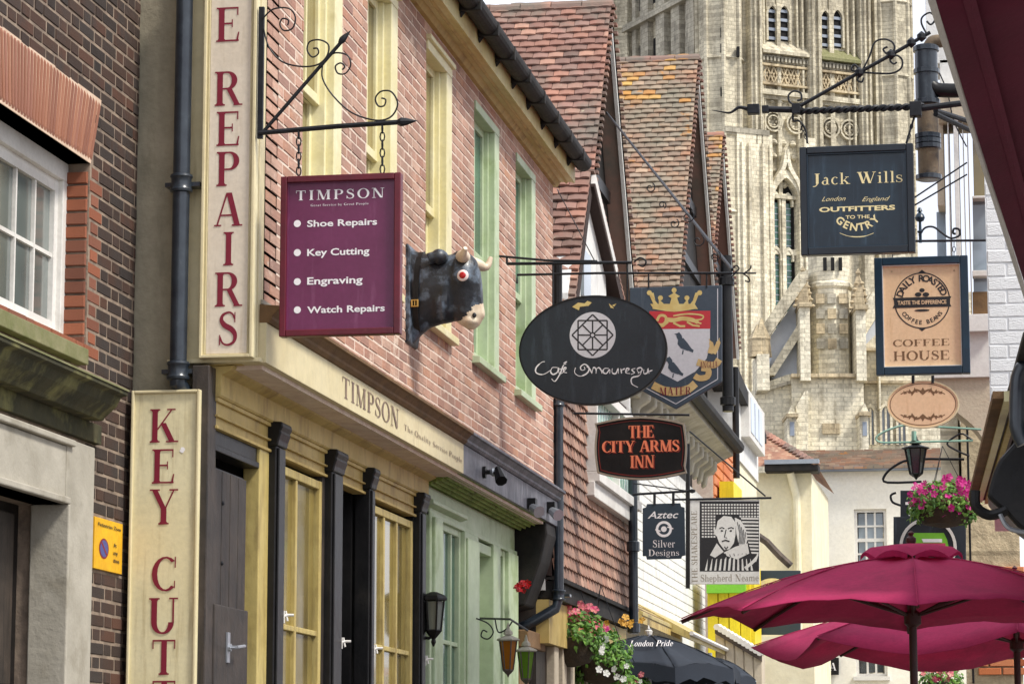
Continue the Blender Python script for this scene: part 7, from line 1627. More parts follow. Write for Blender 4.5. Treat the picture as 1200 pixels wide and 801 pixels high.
# narrow white bay behind, corbelled out over the street
FB2 = FY(24.0); wbh = thing('white_bay_window', FB2.p(*FB2.q(1125, 440)), 'tall white painted bay window on a rendered corbel left of the white brick wall', 'window')
def q2(px0, px1, y0_, y1_, w0, w1, nm, m, par=None, fr=FB2, bevel=.004):
    a, zt_ = fr.q(px0, y0_); c, zb__ = fr.q(px1, y1_); b = MB(); b.fb(fr, a, c, zb__, zt_, w0, w1); return build(b, nm, m, par or wbh, bevel=bevel)
q2(1096, 1107, 128, 238, -.5, -.1, 'side_panel', 'beige_render'); q2(1110, 1117, 142, 372, -.5, .02, 'post', 'white_paint'); q2(1117, 1128, 140, 372, -.5, .07, 'post', 'white_paint'); q2(1128, 1133, 144, 372, -.5, .03, 'post', 'white_paint')
q2(1099, 1165, 108, 140, -.5, .09, 'head', 'beige_render'); q2(1133, 1139, 150, 372, -.5, .0, 'timber_post', 'brown_timber')
q2(1139, 1163, 150, 224, -.4, -.35, 'pane', 'olive_glass'); q2(1139, 1164, 224, 226, -.4, -.2, 'transom', 'white_paint')
q2(1096, 1110, 238, 372, -.42, -.38, 'pane', 'sky_glass'); q2(1139, 1164, 274, 372, -.4, -.35, 'pane', 'sky_glass'); q2(1139, 1164, 226, 274, -.4, -.35, 'pane', 'pale_glass')
q2(1090, 1165, 372, 390, -.5, .12, 'sill', 'white_paint'); q2(1139, 1164, 312, 318, -.34, -.2, 'transom', 'white_paint')
q2(1139, 1158, 336, 372, -.34, -.25, 'lower_sash', 'brown_timber'); q2(1093, 1165, 390, 442, -.5, .04, 'apron', 'white_paint')
b = MB(); b.prism(FB2, pxs(FB2, curve([(1093, 442), (1165, 442), (1165, 540), (1156, 520), (1140, 498), (1118, 480), (1100, 462)], 3)), -.5, .0); build(b, 'corbel', 'beige_render', wbh)
q2(1082, 1200, -60, 60, -.9, -.3, 'upper_wall', 'white_wall'); q2(1100, 1200, 60, 108, -.9, -.3, 'upper_wall', 'white_wall')
q2(1147, 1200, 226, 480, -.9, -.52, 'back_wall', 'white_wall')
# big rainwater pipe with elbow
FPr = FY(21.2); rp_ = thing('rainwater_pipe', FPr.p(*FPr.q(1086, 213)), 'thick black and brown rainwater pipe with elbow beside the square navy sign', 'drainpipe')
x_, _ = FPr.q(1086, 100); b = MB(); b.tube([FPr.p(x_, FPr.q(1086, 54)[1]), FPr.p(x_, FPr.q(1086, 118)[1])], .085, 16); build(b, 'upper_pipe', 'blue_black_pipe', rp_, smooth=True)
b = MB(); b.tube([FPr.p(x_, FPr.q(1086, 118)[1]), FPr.p(x_, FPr.q(1086, 207)[1])], .078, 16); build(b, 'lower_pipe', 'rust_pipe', rp_, smooth=True)
for yy in (58, 84, 120, 160, 166, 172, 208): b = MB(); z = FPr.q(1086, yy)[1]; b.lathe(FPr.p(x_, z), [(.08, -.022), (.098, -.016), (.098, .016), (.08, .022)], 16); build(b, 'collar', 'blue_black_pipe', rp_)
b = MB(); b.tube([FPr.p(*FPr.q(x, y), .02) for x, y in curve([(1083, 66), (1084, 88), (1094, 104), (1112, 107), (1140, 106)], 6)], .055, 14); build(b, 'elbow', 'black_paint', rp_, smooth=True)
b = MB(); b.tube([FPr.p(*FPr.q(x, y), -.1) for x, y in curve([(1086, 58), (1092, 46), (1104, 44), (1115, 40)], 5)], .05, 12); build(b, 'swan_neck', 'rust_pipe', rp_, smooth=True)

# --- navy outfitters sign and its ornate bracket
FJ = FY(20.6); cur_br = br = thing('sign_bracket', FJ.p(*FJ.q(1120, 125)), 'ornate twisted iron bracket with heart scrolls holding the navy outfitters sign', 'bracket')
b = MB(); zt_ = FJ.q(1000, 128)[1]; xa_, xb_ = FJ.q(935, 128)[0], FJ.q(1082, 127)[0]; n = 70
for s in range(2):
    b.tube([FJ.p(xa_ + (xb_ - xa_) * k / n, zt_ + .014 * math.sin(k * .75 + s * math.pi), .014 * math.cos(k * .75 + s * math.pi)) for k in range(n + 1)], .0155, 6)
build(b, 'twisted_bar', 'black_iron', br, smooth=True)
b = MB(); ir(b, FJ, [(896, 128), (936, 129)], .024); ir(b, FJ, [(1080, 127), (1128, 121)], .024); b.fb(FJ, FJ.q(876, 128)[0], FJ.q(890, 128)[0], FJ.q(880, 134)[1], FJ.q(880, 123)[1], -.035, .035); b.fb(FJ, FJ.q(893, 128)[0], FJ.q(901, 128)[0], FJ.q(880, 133)[1], FJ.q(880, 125)[1], -.03, .03); b.fb(FJ, FJ.q(928, 128)[0], FJ.q(938, 128)[0], FJ.q(930, 134)[1], FJ.q(930, 122)[1], -.03, .03); b.fb(FJ, FJ.q(1066, 128)[0], FJ.q(1080, 128)[0], FJ.q(1072, 137)[1], FJ.q(1072, 120)[1], -.04, .04); build(b, 'arm', 'black_iron', br, bevel=.004)
b = MB(); b.tube([FJ.p(*FJ.q(x, y)) for x, y in curve([(877, 128), (866, 126), (856, 132), (845, 131), (834, 129)], 5)], [.016 - .0007 * k for k in range(21)], 8); build(b, 'tail', 'black_iron', br, smooth=True)
b = MB(); ir(b, FJ, [(938, 124), (1007, 85), (1045, 64), (1090, 38)], .014); build(b, 'stay', 'black_iron', br)
b = MB()
for (x, y) in ((1007, 85), (1044, 64), (1068, 50), (1080, 43)):
    b = MB(); b.lathe(FJ.p(*FJ.q(x, y)), [(.005, -.04), (.034, -.015), (.034, .015), (.005, .04)], 8); build(b, 'knuckle', 'black_iron', br, smooth=True)
for pts in ([(936, 124), (926, 120), (924, 112), (930, 107), (938, 109), (939, 116), (934, 118)], [(1011, 82), (1019, 66), (1025, 50), (1036, 46), (1046, 50), (1048, 58), (1040, 63), (1035, 58), (1040, 55)], [(1012, 85), (1028, 86), (1045, 86), (1056, 80), (1057, 70), (1050, 65), (1043, 70), (1047, 75), (1051, 73)], [(1008, 86), (1005, 94), (1010, 96), (1012, 91)], [(1005, 84), (998, 82), (1001, 76), (1006, 80)], [(1086, 40), (1080, 28), (1081, 20), (1090, 15), (1096, 22), (1091, 29), (1086, 25)]): scroll(FJ, pts, .0075)
js = thing('outfitters_sign', FJ.p(*FJ.q(1004, 300)), 'square navy blue framed sign with cream serif lettering for outfitters', 'sign')
c0, c1 = FJ.q(939, 300), FJ.q(1070, 168.5); x0, z0, x1, z1 = c0[0], c0[1], c1[0], c1[1]
board(FJ, rct(x0 + .02, z0 + .02, x1 - .02, z1 - .02), 'panel', 'navy_board', js, -.04, .0)
for a in ((x0, z0, x0 + .052, z1), (x1 - .052, z0, x1, z1), (x0 + .052, z0, x1 - .052, z0 + .055), (x0 + .052, z1 - .052, x1 - .052, z1)): board(FJ, rct(*a), 'frame_bar', 'navy_frame', js, -.05, .03, .006)
b = MB(); 
for a in ((x0 + .052, z0 + .055, x0 + .06, z1 - .052), (x1 - .06, z0 + .055, x1 - .052, z1 - .052), (x0 + .06, z0 + .055, x1 - .06, z0 + .063), (x0 + .06, z1 - .06, x1 - .06, z1 - .052)): b.prism(FJ, rct(*a), 0, .018)
build(b, 'inner_bead', 'teal_frame', js)
def letters(fr, polys, nm, m, par, w=.0012, st=.00001): b = MB(); b.flat(fr, polys, w, st); return build(b, nm, m, par)
letters(FJ, fit_px(FJ, serif_text('Jack Wills', .04), 952, 1058, 200, 217), 'lettering', 'cream_letter', js)
letters(FJ, fit_px(FJ, sans_text('London', -.005, .5), 963, 991, 229.5, 236), 'script_lettering', 'cream_letter', js); letters(FJ, fit_px(FJ, sans_text('England', -.005, .5), 1010, 1043, 229.5, 236), 'script_lettering', 'cream_letter', js)
letters(FJ, fit_px(FJ, sans_text('OUTFITTERS', .035), 960, 1049, 240, 248.5), 'outfitters_lettering', 'cream_letter', js)
letters(FJ, fit_px(FJ, sans_text('TO THE', .02), 991, 1019, 251.5, 256.5), 'small_lettering', 'cream_letter', js)
letters(FJ, arc_text('GENTRY', FJ, 1004.5, 238, 33, 33, 225, 315, 9, inside=True, bold=.03), 'gentry_lettering', 'cream_letter', js)
letters(FJ, lp(FJ, [(984, 273), (996, 277), (1012, 277), (1024, 273)], [.6, 1.2, .6], False, 4), 'underline', 'cream_letter', js)
b = MB(); ir(b, FJ, [(929, 134), (930, 142), (937, 142), (944, 152), (946, 168)], .008, 0, 3); chain(b, FJ, (938, 143), (947, 168)); build(b, 'left_hanger', 'black_iron', js)
b = MB(); ir(b, FJ, [(1072, 136), (1068, 148), (1062, 168)], .008, 0, 3); chain(b, FJ, (1070, 140), (1063, 168)); build(b, 'right_hanger', 'black_iron', js)
wr = thing('stay_wires', FJ.p(*FJ.q(1100, 230)), 'pair of thin iron stays sloping across the white bay', 'cable')
for (a, c) in (((1070, 229), (1133, 187)), ((1070, 238), (1133, 201))): b = MB(); ir(b, FJ, [a, c], .006, -.1); build(b, 'rod', 'black_iron', wr)
b = MB(); b.tube([FJ.p(*FJ.q(1096, 126), -.1), FJ.p(*FJ.q(1156, 113), -1.0)], .02, 8); b.tube([FJ.p(*FJ.q(1096, 130), -.1), FJ.p(*FJ.q(1156, 127), -1.0)], .02, 8); build(b, 'wall_bar', 'black_iron', br)

# --- coffee sign, oval plaque
FK = FY(22.3); cur_br = br = thing('sign_bracket', FK.p(*FK.q(1110, 282)), 'slim iron bracket with wavy scroll and teal ball finial above the coffee sign', 'bracket')
b = MB(); ir(b, FK, [(1066, 282.5), (1160, 281.5)], .01); build(b, 'arm', 'black_iron', br)
scroll(FK, [(1077, 276), (1084, 267), (1094, 266), (1104, 273), (1114, 279), (1124, 276), (1124, 269), (1118, 268), (1117, 273), (1120, 274)], .009)
b = MB(); x, z = FK.q(1078, 255); b.lathe(FK.p(x, z), [(.01, .08), (.022, .05), (.008, .045), (.03, .025), (.04, 0), (.03, -.025), (.01, -.035), (.012, -.1), (.025, -.11), (.012, -.13), (.012, -.2)], 12); build(b, 'finial', 'teal_frame', br, smooth=True)
cfs = thing('coffee_sign', FK.p(*FK.q(1080, 440)), 'peach coffee house sign in a wide dark teal frame with round roasting badge', 'sign')
for x in (1118, 1046): b = MB(); chain(b, FK, (x, 283), (x, 301)); build(b, 'chain', 'black_iron', cfs, kind='stuff')
c0, c1 = FK.q(1027, 440), FK.q(1134, 299.5); x0, z0, x1, z1 = c0[0], c0[1], c1[0], c1[1]; t = .062
board(FK, rct(x0 + .02, z0 + .02, x1 - .02, z1 - .02), 'panel', 'peach_board', cfs, -.04, .0)
for a in ((x0, z0, x0 + t, z1), (x1 - t, z0, x1, z1), (x0 + t, z0, x1 - t, z0 + t), (x0 + t, z1 - t, x1 - t, z1)): board(FK, rct(*a), 'frame_bar', 'teal_frame', cfs, -.05, .03, .006)
b = MB()
for a in ((x0 + t, z0 + t, x0 + t + .006, z1 - t), (x1 - t - .006, z0 + t, x1 - t, z1 - t), (x0 + t + .006, z0 + t, x1 - t - .006, z0 + t + .006), (x0 + t + .006, z1 - t - .006, x1 - t - .006, z1 - t)): b.prism(FK, rct(*a), 0, .02)
build(b, 'inner_bead', 'white_paint', cfs)
letters(FK, fit_px(FK, serif_text('COFFEE', .04), 1046, 1113, 396.5, 406), 'coffee_lettering', 'bronze_letter', cfs)
letters(FK, fit_px(FK, serif_text('HOUSE', .04), 1047, 1113, 410, 422.5), 'house_lettering', 'bronze_letter', cfs)
letters(FK, fit_px(FK, sans_text('.', .02), 1043, 1044.5, 420.5, 422.5) + fit_px(FK, sans_text('.', .02), 1115, 1116.5, 420.5, 422.5), 'dots', 'bronze_letter', cfs)
K = ring(FK, 1080.5, 352, 33, 33, 1.4, 60) + [pxs(FK, p) for p in ([(1076, 319.5), (1080.5, 316), (1085, 319.5)], [(1076, 384.5), (1080.5, 388), (1085, 384.5)])]
letters(FK, K, 'badge_ring', 'black_letter', cfs, .0012)
K = arc_text('DAILY ROASTED', FK, 1080.5, 352, 23, 23, 160, 20, 8, bold=.03); letters(FK, K, 'top_lettering', 'black_letter', cfs, .0014)
K = arc_text('COFFEE BEANS', FK, 1080.5, 352, 28.5, 28.5, 216, 324, 5, inside=True, bold=.02); letters(FK, K, 'bottom_lettering', 'black_letter', cfs, .0014)
letters(FK, [pxs(FK, p) for p in ([(1046, 349), (1115, 347), (1112, 353), (1115, 359), (1046, 361), (1049, 355)],)] + [ell(FK, 1076, 345, 4, 2.6, 12), ell(FK, 1085, 345, 4, 2.6, 12), ell(FK, 1080.5, 340, 3.2, 2.4, 12), ell(FK, 1080.5, 363.5, 9, 1.4, 14)], 'badge_band', 'black_letter', cfs, .002)
letters(FK, fit_px(FK, sans_text('TASTE THE DIFFERENCE', .02), 1052, 1109, 351, 357.2), 'band_lettering', 'peach_board', cfs, .0052)
b = MB(); 
for (x, y) in ((1045, 318), (1118, 317)): b.lathe(FK.p(*FK.q(x, y), .0), [(.006, 0), (.004, .003)], 8, 'Y')
build(b, 'screws', 'bronze_letter', cfs)
os_ = thing('oval_plaque', FK.p(*FK.q(1081, 501)), 'small peach oval plaque with bronze scroll ornament hanging below the coffee sign', 'sign')
board(FK, ell(FK, 1081.5, 473.5, 42, 27.5, 48), 'board', 'peach_board', os_, -.03, 0, .004)
frame_ring(FK, ell(FK, 1081.5, 473.5, 42.6, 28, 48), ell(FK, 1081.5, 473.5, 41, 26.6, 48), -.032, .006, 'rim', 'cream_paint', os_)
K = ring(FK, 1081.5, 473.5, 39, 24.8, .9, 48)
for sy in (1, -1):
    for sx in (1, -1):
        T = lambda P_: [(1081.5 + sx * x, 473.5 - sy * y) for x, y in P_]
        K += lp(FK, T([(2, 15), (8, 17), (13, 14), (19, 15), (26, 12)]), [2.2, 1.6, 1], False, 3) + [pxs(FK, T(p)) for p in ([(6, 14), (10, 20), (11, 15)], [(12, 13), (16, 18), (17, 13)], [(18, 13), (23, 16), (22, 12)], [(8, 16), (13, 10), (14, 14)])]
    K += [pxs(FK, [(1078, 473.5 - sy * 14), (1081.5, 473.5 - sy * 20), (1085, 473.5 - sy * 14), (1081.5, 473.5 - sy * 11)])]
letters(FK, K, 'ornament', 'bronze_letter', os_, .001)
for x in (1070, 1093): b = MB(); ir(b, FK, [(x, 440), (x, 449)], .012); build(b, 'hanger', 'black_iron', os_)
# black post, stone wall and scroll arms beneath, flower basket, T sign, round sign
FG2 = FY(26); sw_ = thing('flint_wall_house', FG2.p(FG2.q(1150, 700)[0], 0), 'mottled flint and brick wall with a black timber post below the white bay', 'building')
q2(1124, 1200, 440, 820, -2, -.05, 'wall', 'carved_stone', sw_, FG2); q2(1100, 1124, 470, 580, -2, -.3, 'side_wall', 'bright_stone', sw_, FG2)
FG3 = FY(25.6)
q2(1131.5, 1142, 478, 800, -.1, .0, 'post', 'black_paint', sw_, FG3); b = MB(); b.prism(FG3, pxs(FG3, [(1124, 478), (1134, 486), (1142, 500), (1142, 478), (1132, 470)]), -.1, .01); build(b, 'brace', 'black_paint', sw_)
it = brick_items(FG2, FG2.q(1142, 600)[0], FG2.q(1200, 600)[0], FG2.q(1150, 790)[1], FG2.q(1150, 655)[1], [], .075, .225, joint=.014, w=-.045, thick=.03); pieces_out(it, BV, BF, 'quoin_brick', 'brick', sw_, 200)
FH = FY(23.5); cur_br = br = thing('wall_bracket', FH.p(*FH.q(1070, 512)), 'pale green iron arm with twisted vine below the oval plaque', 'bracket')
b = MB(); ir(b, FH, [(1150, 503), (1100, 500), (1062, 498), (1040, 504), (1027, 512), (1032, 518), (1060, 518), (1140, 516)], .009, 0, 3); ir(b, FH, [(1071, 505), (1071, 516)], .02); build(b, 'arm', 'lead_glass', br, smooth=True)
scroll(FH, [(1140, 516), (1128, 508), (1118, 512), (1110, 520), (1122, 528), (1136, 534)], .008)
FH2 = FY(24.6); cur_br = br = thing('wall_bracket', FH2.p(*FH2.q(1060, 565)), 'dark hooked iron arms against the white house beside the flowers', 'bracket')
b = MB(); ir(b, FH2, [(1130, 538), (1070, 538), (1048, 546), (1036, 558), (1040, 565), (1080, 564)], .011, 0, 3); build(b, 'arm', 'black_iron', br); b = MB(); ir(b, FH2, [(1056, 592), (1046, 588), (1044, 580), (1050, 577)], .01, 0, 3); build(b, 'hook', 'black_iron', br)
lantern(FY(24.2), 1072.5, 508, 562, .1, 'dark_glass', 'small black lantern hanging between the oval plaque and the pink flowers', 'black_paint')
FU = FY(25.4); tsn = thing('letter_board', FU.p(*FU.q(1070, 640)), 'dark slate board with a pale letter T partly behind the flowers', 'sign')
board(FU, pxs(FU, [(1055, 574), (1124, 574), (1124, 660), (1055, 660)]), 'board', 'slate_board', tsn, -.05, -.02); board(FU, pxs(FU, [(1047, 605), (1132, 605), (1132, 690), (1047, 690)]), 'lower_board', 'slate_board', tsn, -.04, 0)
letters(FU, [pxs(FU, [(1061, 588), (1072, 587), (1072, 590), (1068.5, 590.5), (1068.5, 604), (1065, 604), (1065, 591), (1061, 591)])], 'lettering', 'white_letter', tsn, .004)
rss = thing('round_sign', FU.p(*FU.q(1088, 660)), 'round sign with white ring and lime green band behind the maroon parasol top', 'sign')
FU2 = FY(25.2); board(FU2, ell(FU2, 1087.5, 640, 32, 32, 36), 'board', 'slate_board', rss, -.05, 0, 0); frame_ring(FU2, ell(FU2, 1087.5, 640, 33.5, 33.5, 36), ell(FU2, 1087.5, 640, 30, 30, 36), -.055, .02, 'ring', 'white_paint', rss)
letters(FU2, [pxs(FU2, [(1065, 624), (1106, 624), (1110, 632), (1112, 642), (1066, 642), (1066, 632)])], 'green_band', 'green_sign', rss, .004); letters(FU2, [pxs(FU2, [(1080, 631), (1104, 631), (1104, 635), (1082, 635)])], 'white_stripe', 'white_letter', rss, .008); letters(FU2, [pxs(FU2, [(1068, 636), (1108, 636), (1108, 641), (1070, 641)])], 'pink_stripe', 'magenta_sign', rss, .006)

# ---- hanging baskets (leaves and petals are small curled faces spread through the volume)
def foliage(c, rx, ry, rz, n, size, seed, droop=.0, fn=None):
    rg = random.Random(seed); b = MB()
    for i in range(n):
        while True:
            d = Vector((rg.uniform(-1, 1), rg.uniform(-1, 1), rg.uniform(-1, 1)))
            if d.length < 1: break
        d = d.normalized() * (d.length ** .5)
        if fn and not fn(d, rg): continue
        p = Vector(c) + Vector((d.x * rx, d.y * ry, d.z * rz - droop * rg.random() * (d.x ** 2 + .1)))
        s = size * rg.uniform(.6, 1.25); nrm = (d + Vector((rg.uniform(-.7, .7), rg.uniform(-.7, .7), rg.uniform(-.2, 1)))).normalized(); t = nrm.orthogonal().normalized(); t = Matrix.Rotation(rg.uniform(0, 6.28), 3, nrm) @ t; bt = nrm.cross(t)
        b.add([p - t * s, p + bt * s * .55 - t * .25 * s, p + t * s + nrm * -s * .35, p - bt * s * .55 - t * .25 * s, p + nrm * s * .2], [(0, 3, 4), (0, 4, 1), (1, 4, 2), (4, 3, 2)])
    return b
def flowers(c, rx, ry, rz, n, size, seed, fn=None):
    rg = random.Random(seed); b = MB()
    for i in range(n):
        d = Vector((rg.gauss(0, .5), rg.gauss(0, .5), rg.gauss(0, .5)))
        if d.length > .95: d = d.normalized() * rg.uniform(.6, .95)
        if fn and not fn(d, rg): continue
        p = Vector(c) + Vector((d.x * rx, d.y * ry, d.z * rz)); s = size * rg.uniform(.7, 1.2); nrm = (Vector((rg.uniform(-.6, .9), -1, rg.uniform(-.3, .9)))).normalized(); t = nrm.orthogonal().normalized(); bt = nrm.cross(t); k0 = rg.random() * 6
        for k in range(5):
            a = k * 1.2566 + k0; dr = t * math.cos(a) + bt * math.sin(a); sd = t * -math.sin(a) + bt * math.cos(a)
            b.add([p, p + dr * s * .7 + sd * s * .42 + nrm * s * .2, p + dr * s + nrm * s * .12, p + dr * s * .7 - sd * s * .42 + nrm * s * .25], [(0, 3, 2, 1)])
    return b
def basket(c, rx, rz, lab, cols, leafn, seed, bowl=True, lush=1.0, droop=.1, hang=None):
    t = thing('hanging_basket', Vector(c) - Vector((0, 0, rz)), lab, 'flower basket'); c = Vector(c)
    if bowl:
        b = MB(); b.lathe(c - Vector((0, 0, rz * .9)), [(rx * .15, -.0), (rx * .55, rz * .12), (rx * .75, rz * .45), (rx * .8, rz * .8), (rx * .7, rz * .82)], 14); build(b, 'basket', 'basket', t, smooth=True)
    b = foliage(c + Vector((0, 0, rz * .1)), rx, rx * .9, rz * .85, leafn, .03 * lush, seed, droop); build(b, 'leaves', 'leaf', t, kind='stuff')
    for i, (m, n, off, sp, sz) in enumerate(cols):
        b = flowers(c + Vector(off), rx * sp[0], rx * .8, rz * sp[1], n, sz, seed + 5 + i); build(b, 'flowers', m, t, kind='stuff')
    b = MB(); 
    for k in range(3): a = k * 2.1; b.tube([c + Vector((rx * .75 * math.cos(a), rx * .75 * math.sin(a), 0)), c + Vector((0, 0, hang or rz * 2.2))], .004, 4)
    build(b, 'chains', 'black_iron', t); return t
FB_a = FY(22.6); c = FB_a.p(*FB_a.q(668, 745))
basket((c.x + .0, c.y, c.z), .29, .27, 'hanging basket of green leaves topped with salmon and pink blooms beside the downpipe', [('petal_pink', 44, (.02, -.1, .2), (.8, .35), .035), ('petal_white', 8, (.2, -.1, -.1), (.6, .6), .03)], 900, 3, lush=1.15)
c = FB_a.p(*FB_a.q(692, 764), -.6)
basket((c.x, c.y, c.z), .27, .26, 'trailing hanging basket with pink and white blooms nearest the dark parasol', [('petal_magenta', 8, (.0, -.1, .24), (.4, .2), .04), ('petal_pink', 30, (-.05, -.1, .22), (.6, .3), .04), ('petal_white', 11, (.12, -.15, -.12), (.6, .5), .03)], 800, 9, lush=1.15, droop=.25)
c = FB_a.p(*FB_a.q(708, 712), -1.4); 
b = flowers((c.x, c.y, c.z - .05), .2, .1, .07, 9, .035, 77); yf = build(b, 'yellow_blooms', 'petal_yellow'); tag(yf, 'cluster of yellow blooms under the hung tiles', 'flowers', kind='stuff')
FB_b = FY(24.0); c = FB_b.p(*FB_b.q(1106, 590))
basket((c.x, c.y, c.z), .31, .22, 'hanging basket full of bright magenta petunias near the round green sign', [('petal_magenta', 120, (0, -.12, .05), (1.0, .85), .032)], 1300, 21, droop=.12)
FB_c = FY(30.0); c = FB_c.p(*FB_c.q(1103, 797))
basket((c.x, c.y, c.z), .25, .2, 'low basket of orange and pink flowers under the parasol hem', [('petal_pink', 26, (0, -.1, .08), (.9, .6), .04)], 500, 31)
FB_d = FY(23.5); c = FB_d.p(*FB_d.q(735, 803)); basket((c.x, c.y, c.z), .22, .14, 'small dark planter of flowers beneath the dark parasol', [('petal_pink', 14, (0, -.1, .05), (.9, .6), .03), ('petal_white', 10, (0, -.1, .05), (.9, .6), .025)], 300, 41)
FBr = FX(XG + .12); y_, z_ = FBr.q(609, 686); b = flowers((XG + .14, y_, z_), .06, .05, .05, 16, .025, 55); rf_ = build(b, 'red_blooms', 'petal_pink'); rf_.data.materials[0] = MATS['eye_red']; tag(rf_, 'small bunch of red blooms under the dark jetty bracket', 'flowers', kind='stuff')

# ---- parasols
def parasol(c, R0, zr, zt, m, lab, a0, nseg=8, pole='pole_wood', cap=.22, valance=.0, group=None, zb=0.0, arch=.05, sag=.03, hol=1.0, hem=.045):
    "segmented canopy with scalloped hem, ribs, cap, pole"
    C_ = Vector((c[0], c[1], 0)); t = thing('parasol', (c[0], c[1], zb), lab, 'parasol', group)
    def rim(a, f):  # f 0..1 radius fraction
        return f
    cp = MB(); NS, NR = 8, 8; vs_, fs_ = [], []
    for s in range(nseg):
        for j in range(NS + 1):
            a = a0 + 2 * math.pi * (s + j / NS) / nseg; tt = j / NS; chord = math.cos(math.pi / nseg) / math.cos(math.pi / nseg * (2 * tt - 1)); hollow = hol * math.sin(math.pi * tt)
            for i in range(NR + 1):
                f = .07 + .93 * i / NR; rr = R0 * f * (chord if True else 1) * (1 - .03 * hollow * f)
                z = zt + (zr - zt) * (f ** 1.12) + arch * math.sin(math.pi * f) - sag * hollow * f * (1 - f) * 4 + hem * hollow * f ** 5 + .006 * math.sin(tt * 19 + s * 2) * f * hollow + .004 * math.sin(f * 17 + tt * 6 + s)
                vs_.append(C_ + Vector((rr * math.cos(a), rr * math.sin(a), z)))
    st_ = (NR + 1)
    for s in range(nseg):
        for j in range(NS):
            for i in range(NR):
                p = (s * (NS + 1) + j) * st_ + i; fs_.append((p, p + 1, p + st_ + 1, p + st_))
    cp.add(vs_, fs_); can = build(cp, 'canopy', m, t, smooth=True)
    can.data.set_sharp_from_angle(angle=R(60))
    so = can.modifiers.new('thick', 'SOLIDIFY'); so.thickness = .004
    if valance:
        for s in range(nseg):
            b = MB(); vv = []
            for j in range(NS + 1):
                a = a0 + 2 * math.pi * (s + j / NS) / nseg; tt = j / NS; chord = math.cos(math.pi / nseg) / math.cos(math.pi / nseg * (2 * tt - 1)); hollow = math.sin(math.pi * tt); rr = R0 * chord * (1 - .03 * hollow); p = C_ + Vector((rr * math.cos(a), rr * math.sin(a), zr + hem * hollow)); vv += [p, p + Vector((.01 * math.cos(a), .01 * math.sin(a), -valance * (1 + .15 * math.sin(j * 2.3 + s))))]
            b.add(vv, [(2 * j, 2 * j + 1, 2 * j + 3, 2 * j + 2) for j in range(NS)]); build(b, 'valance', m, t, smooth=True)
    if cap:
        cb = MB(); vs_, fs_ = [], []; n = nseg * 6
        for i, (f, z) in enumerate(((.02, .1), (.5, .085), (.85, .05), (1.0, .0))):
            for k in range(n):
                a = a0 + 2 * math.pi * k / n; sc2 = abs(math.sin(math.pi * (k % 6) / 6)); vs_.append(C_ + Vector((cap * f * math.cos(a), cap * f * math.sin(a), zt + z + (.04 * sc2 if i == 3 else .02 * sc2 if i == 2 else 0) - .02)))
        for i in range(3):
            for k in range(n): fs_.append((i * n + k, (i + 1) * n + k, (i + 1) * n + (k + 1) % n, i * n + (k + 1) % n))
        cb.add(vs_, fs_); o = build(cb, 'vent_cap', m, t, smooth=True)
        b = MB(); b.lathe(C_ + Vector((0, 0, zt + .07)), [(.02, 0), (.03, .02), (.03, .04), (.012, .055), (.02, .07), (.004, .085)], 10); build(b, 'finial', pole, t, smooth=True)
    for s in range(nseg):
        a = a0 + 2 * math.pi * s / nseg; d = Vector((math.cos(a), math.sin(a), 0)); b = MB(); b.tube([C_ + d * (R0 * f) + Vector((0, 0, zt + (zr - zt) * f ** 1.12 + arch * math.sin(math.pi * f) - .018)) for f in (.04, .3, .6, .85, .99)], .011, 6); r_ = build(b, 'rib', pole, t)
        if hol > 0:
            b = MB(); b.tube([C_ + d * (R0 * f) + Vector((0, 0, zt + (zr - zt) * f ** 1.12 + arch * math.sin(math.pi * f) + .004)) for f in (.1, .25, .4, .55, .7, .85, .99)], .0035, 5); build(b, 'seam', m, t)
        b = MB(); b.tube([C_ + d * .04 + Vector((0, 0, zr + .02)), C_ + d * (R0 * .5) + Vector((0, 0, zt + (zr - zt) * .5 ** 1.12 + arch - .03))], .009, 5); build(b, 'strut', pole, r_)
    b = MB(); b.tube([C_ + Vector((0, 0, zb)), C_ + Vector((0, 0, zt + .05))], .024, 12); build(b, 'pole', pole, t, smooth=True)
    b = MB(); b.lathe(C_ + Vector((0, 0, zr)), [(.025, -.05), (.05, -.03), (.05, .03), (.025, .05)], 12); build(b, 'runner', pole, t, smooth=True)
    b = MB(); b.lathe(C_ + Vector((0, 0, zb)), [(.3, 0), (.3, .05), (.06, .08), (.05, .3)], 20); build(b, 'base', 'black_iron', t, smooth=True)
    return t
Ym = 17.0; Fm = FY(Ym); xc, zt_m = Fm.q(1068, 652); zr_m = Fm.q(1068, 727)[1]; Rm = xc - Fm.q(797, 727)[0]
zr_m = Fm.q(797, 727)[1]
parasol((xc, Ym), Rm, zr_m - .0, zt_m, 'parasol_cloth', 'maroon parasol with scalloped vent cap, front one of the right-hand pair', R(183), cap=.3, group='maroon parasols', arch=.06)
Y2 = 20.4; Fm2 = FY(Y2); x2 = Fm2.q(1190, 700)[0]; R2 = x2 - Fm2.q(880, 755)[0]; zr2 = Fm2.q(880, 754)[1]; zt2_ = Fm2.q(1150, 672)[1]
parasol((x2, Y2), R2, zr2 - .02, zt2_ - .1, 'parasol_cloth', 'second maroon parasol, lower and behind the front one', R(180), group='maroon parasols', cap=.22, arch=.05, hem=-.13)
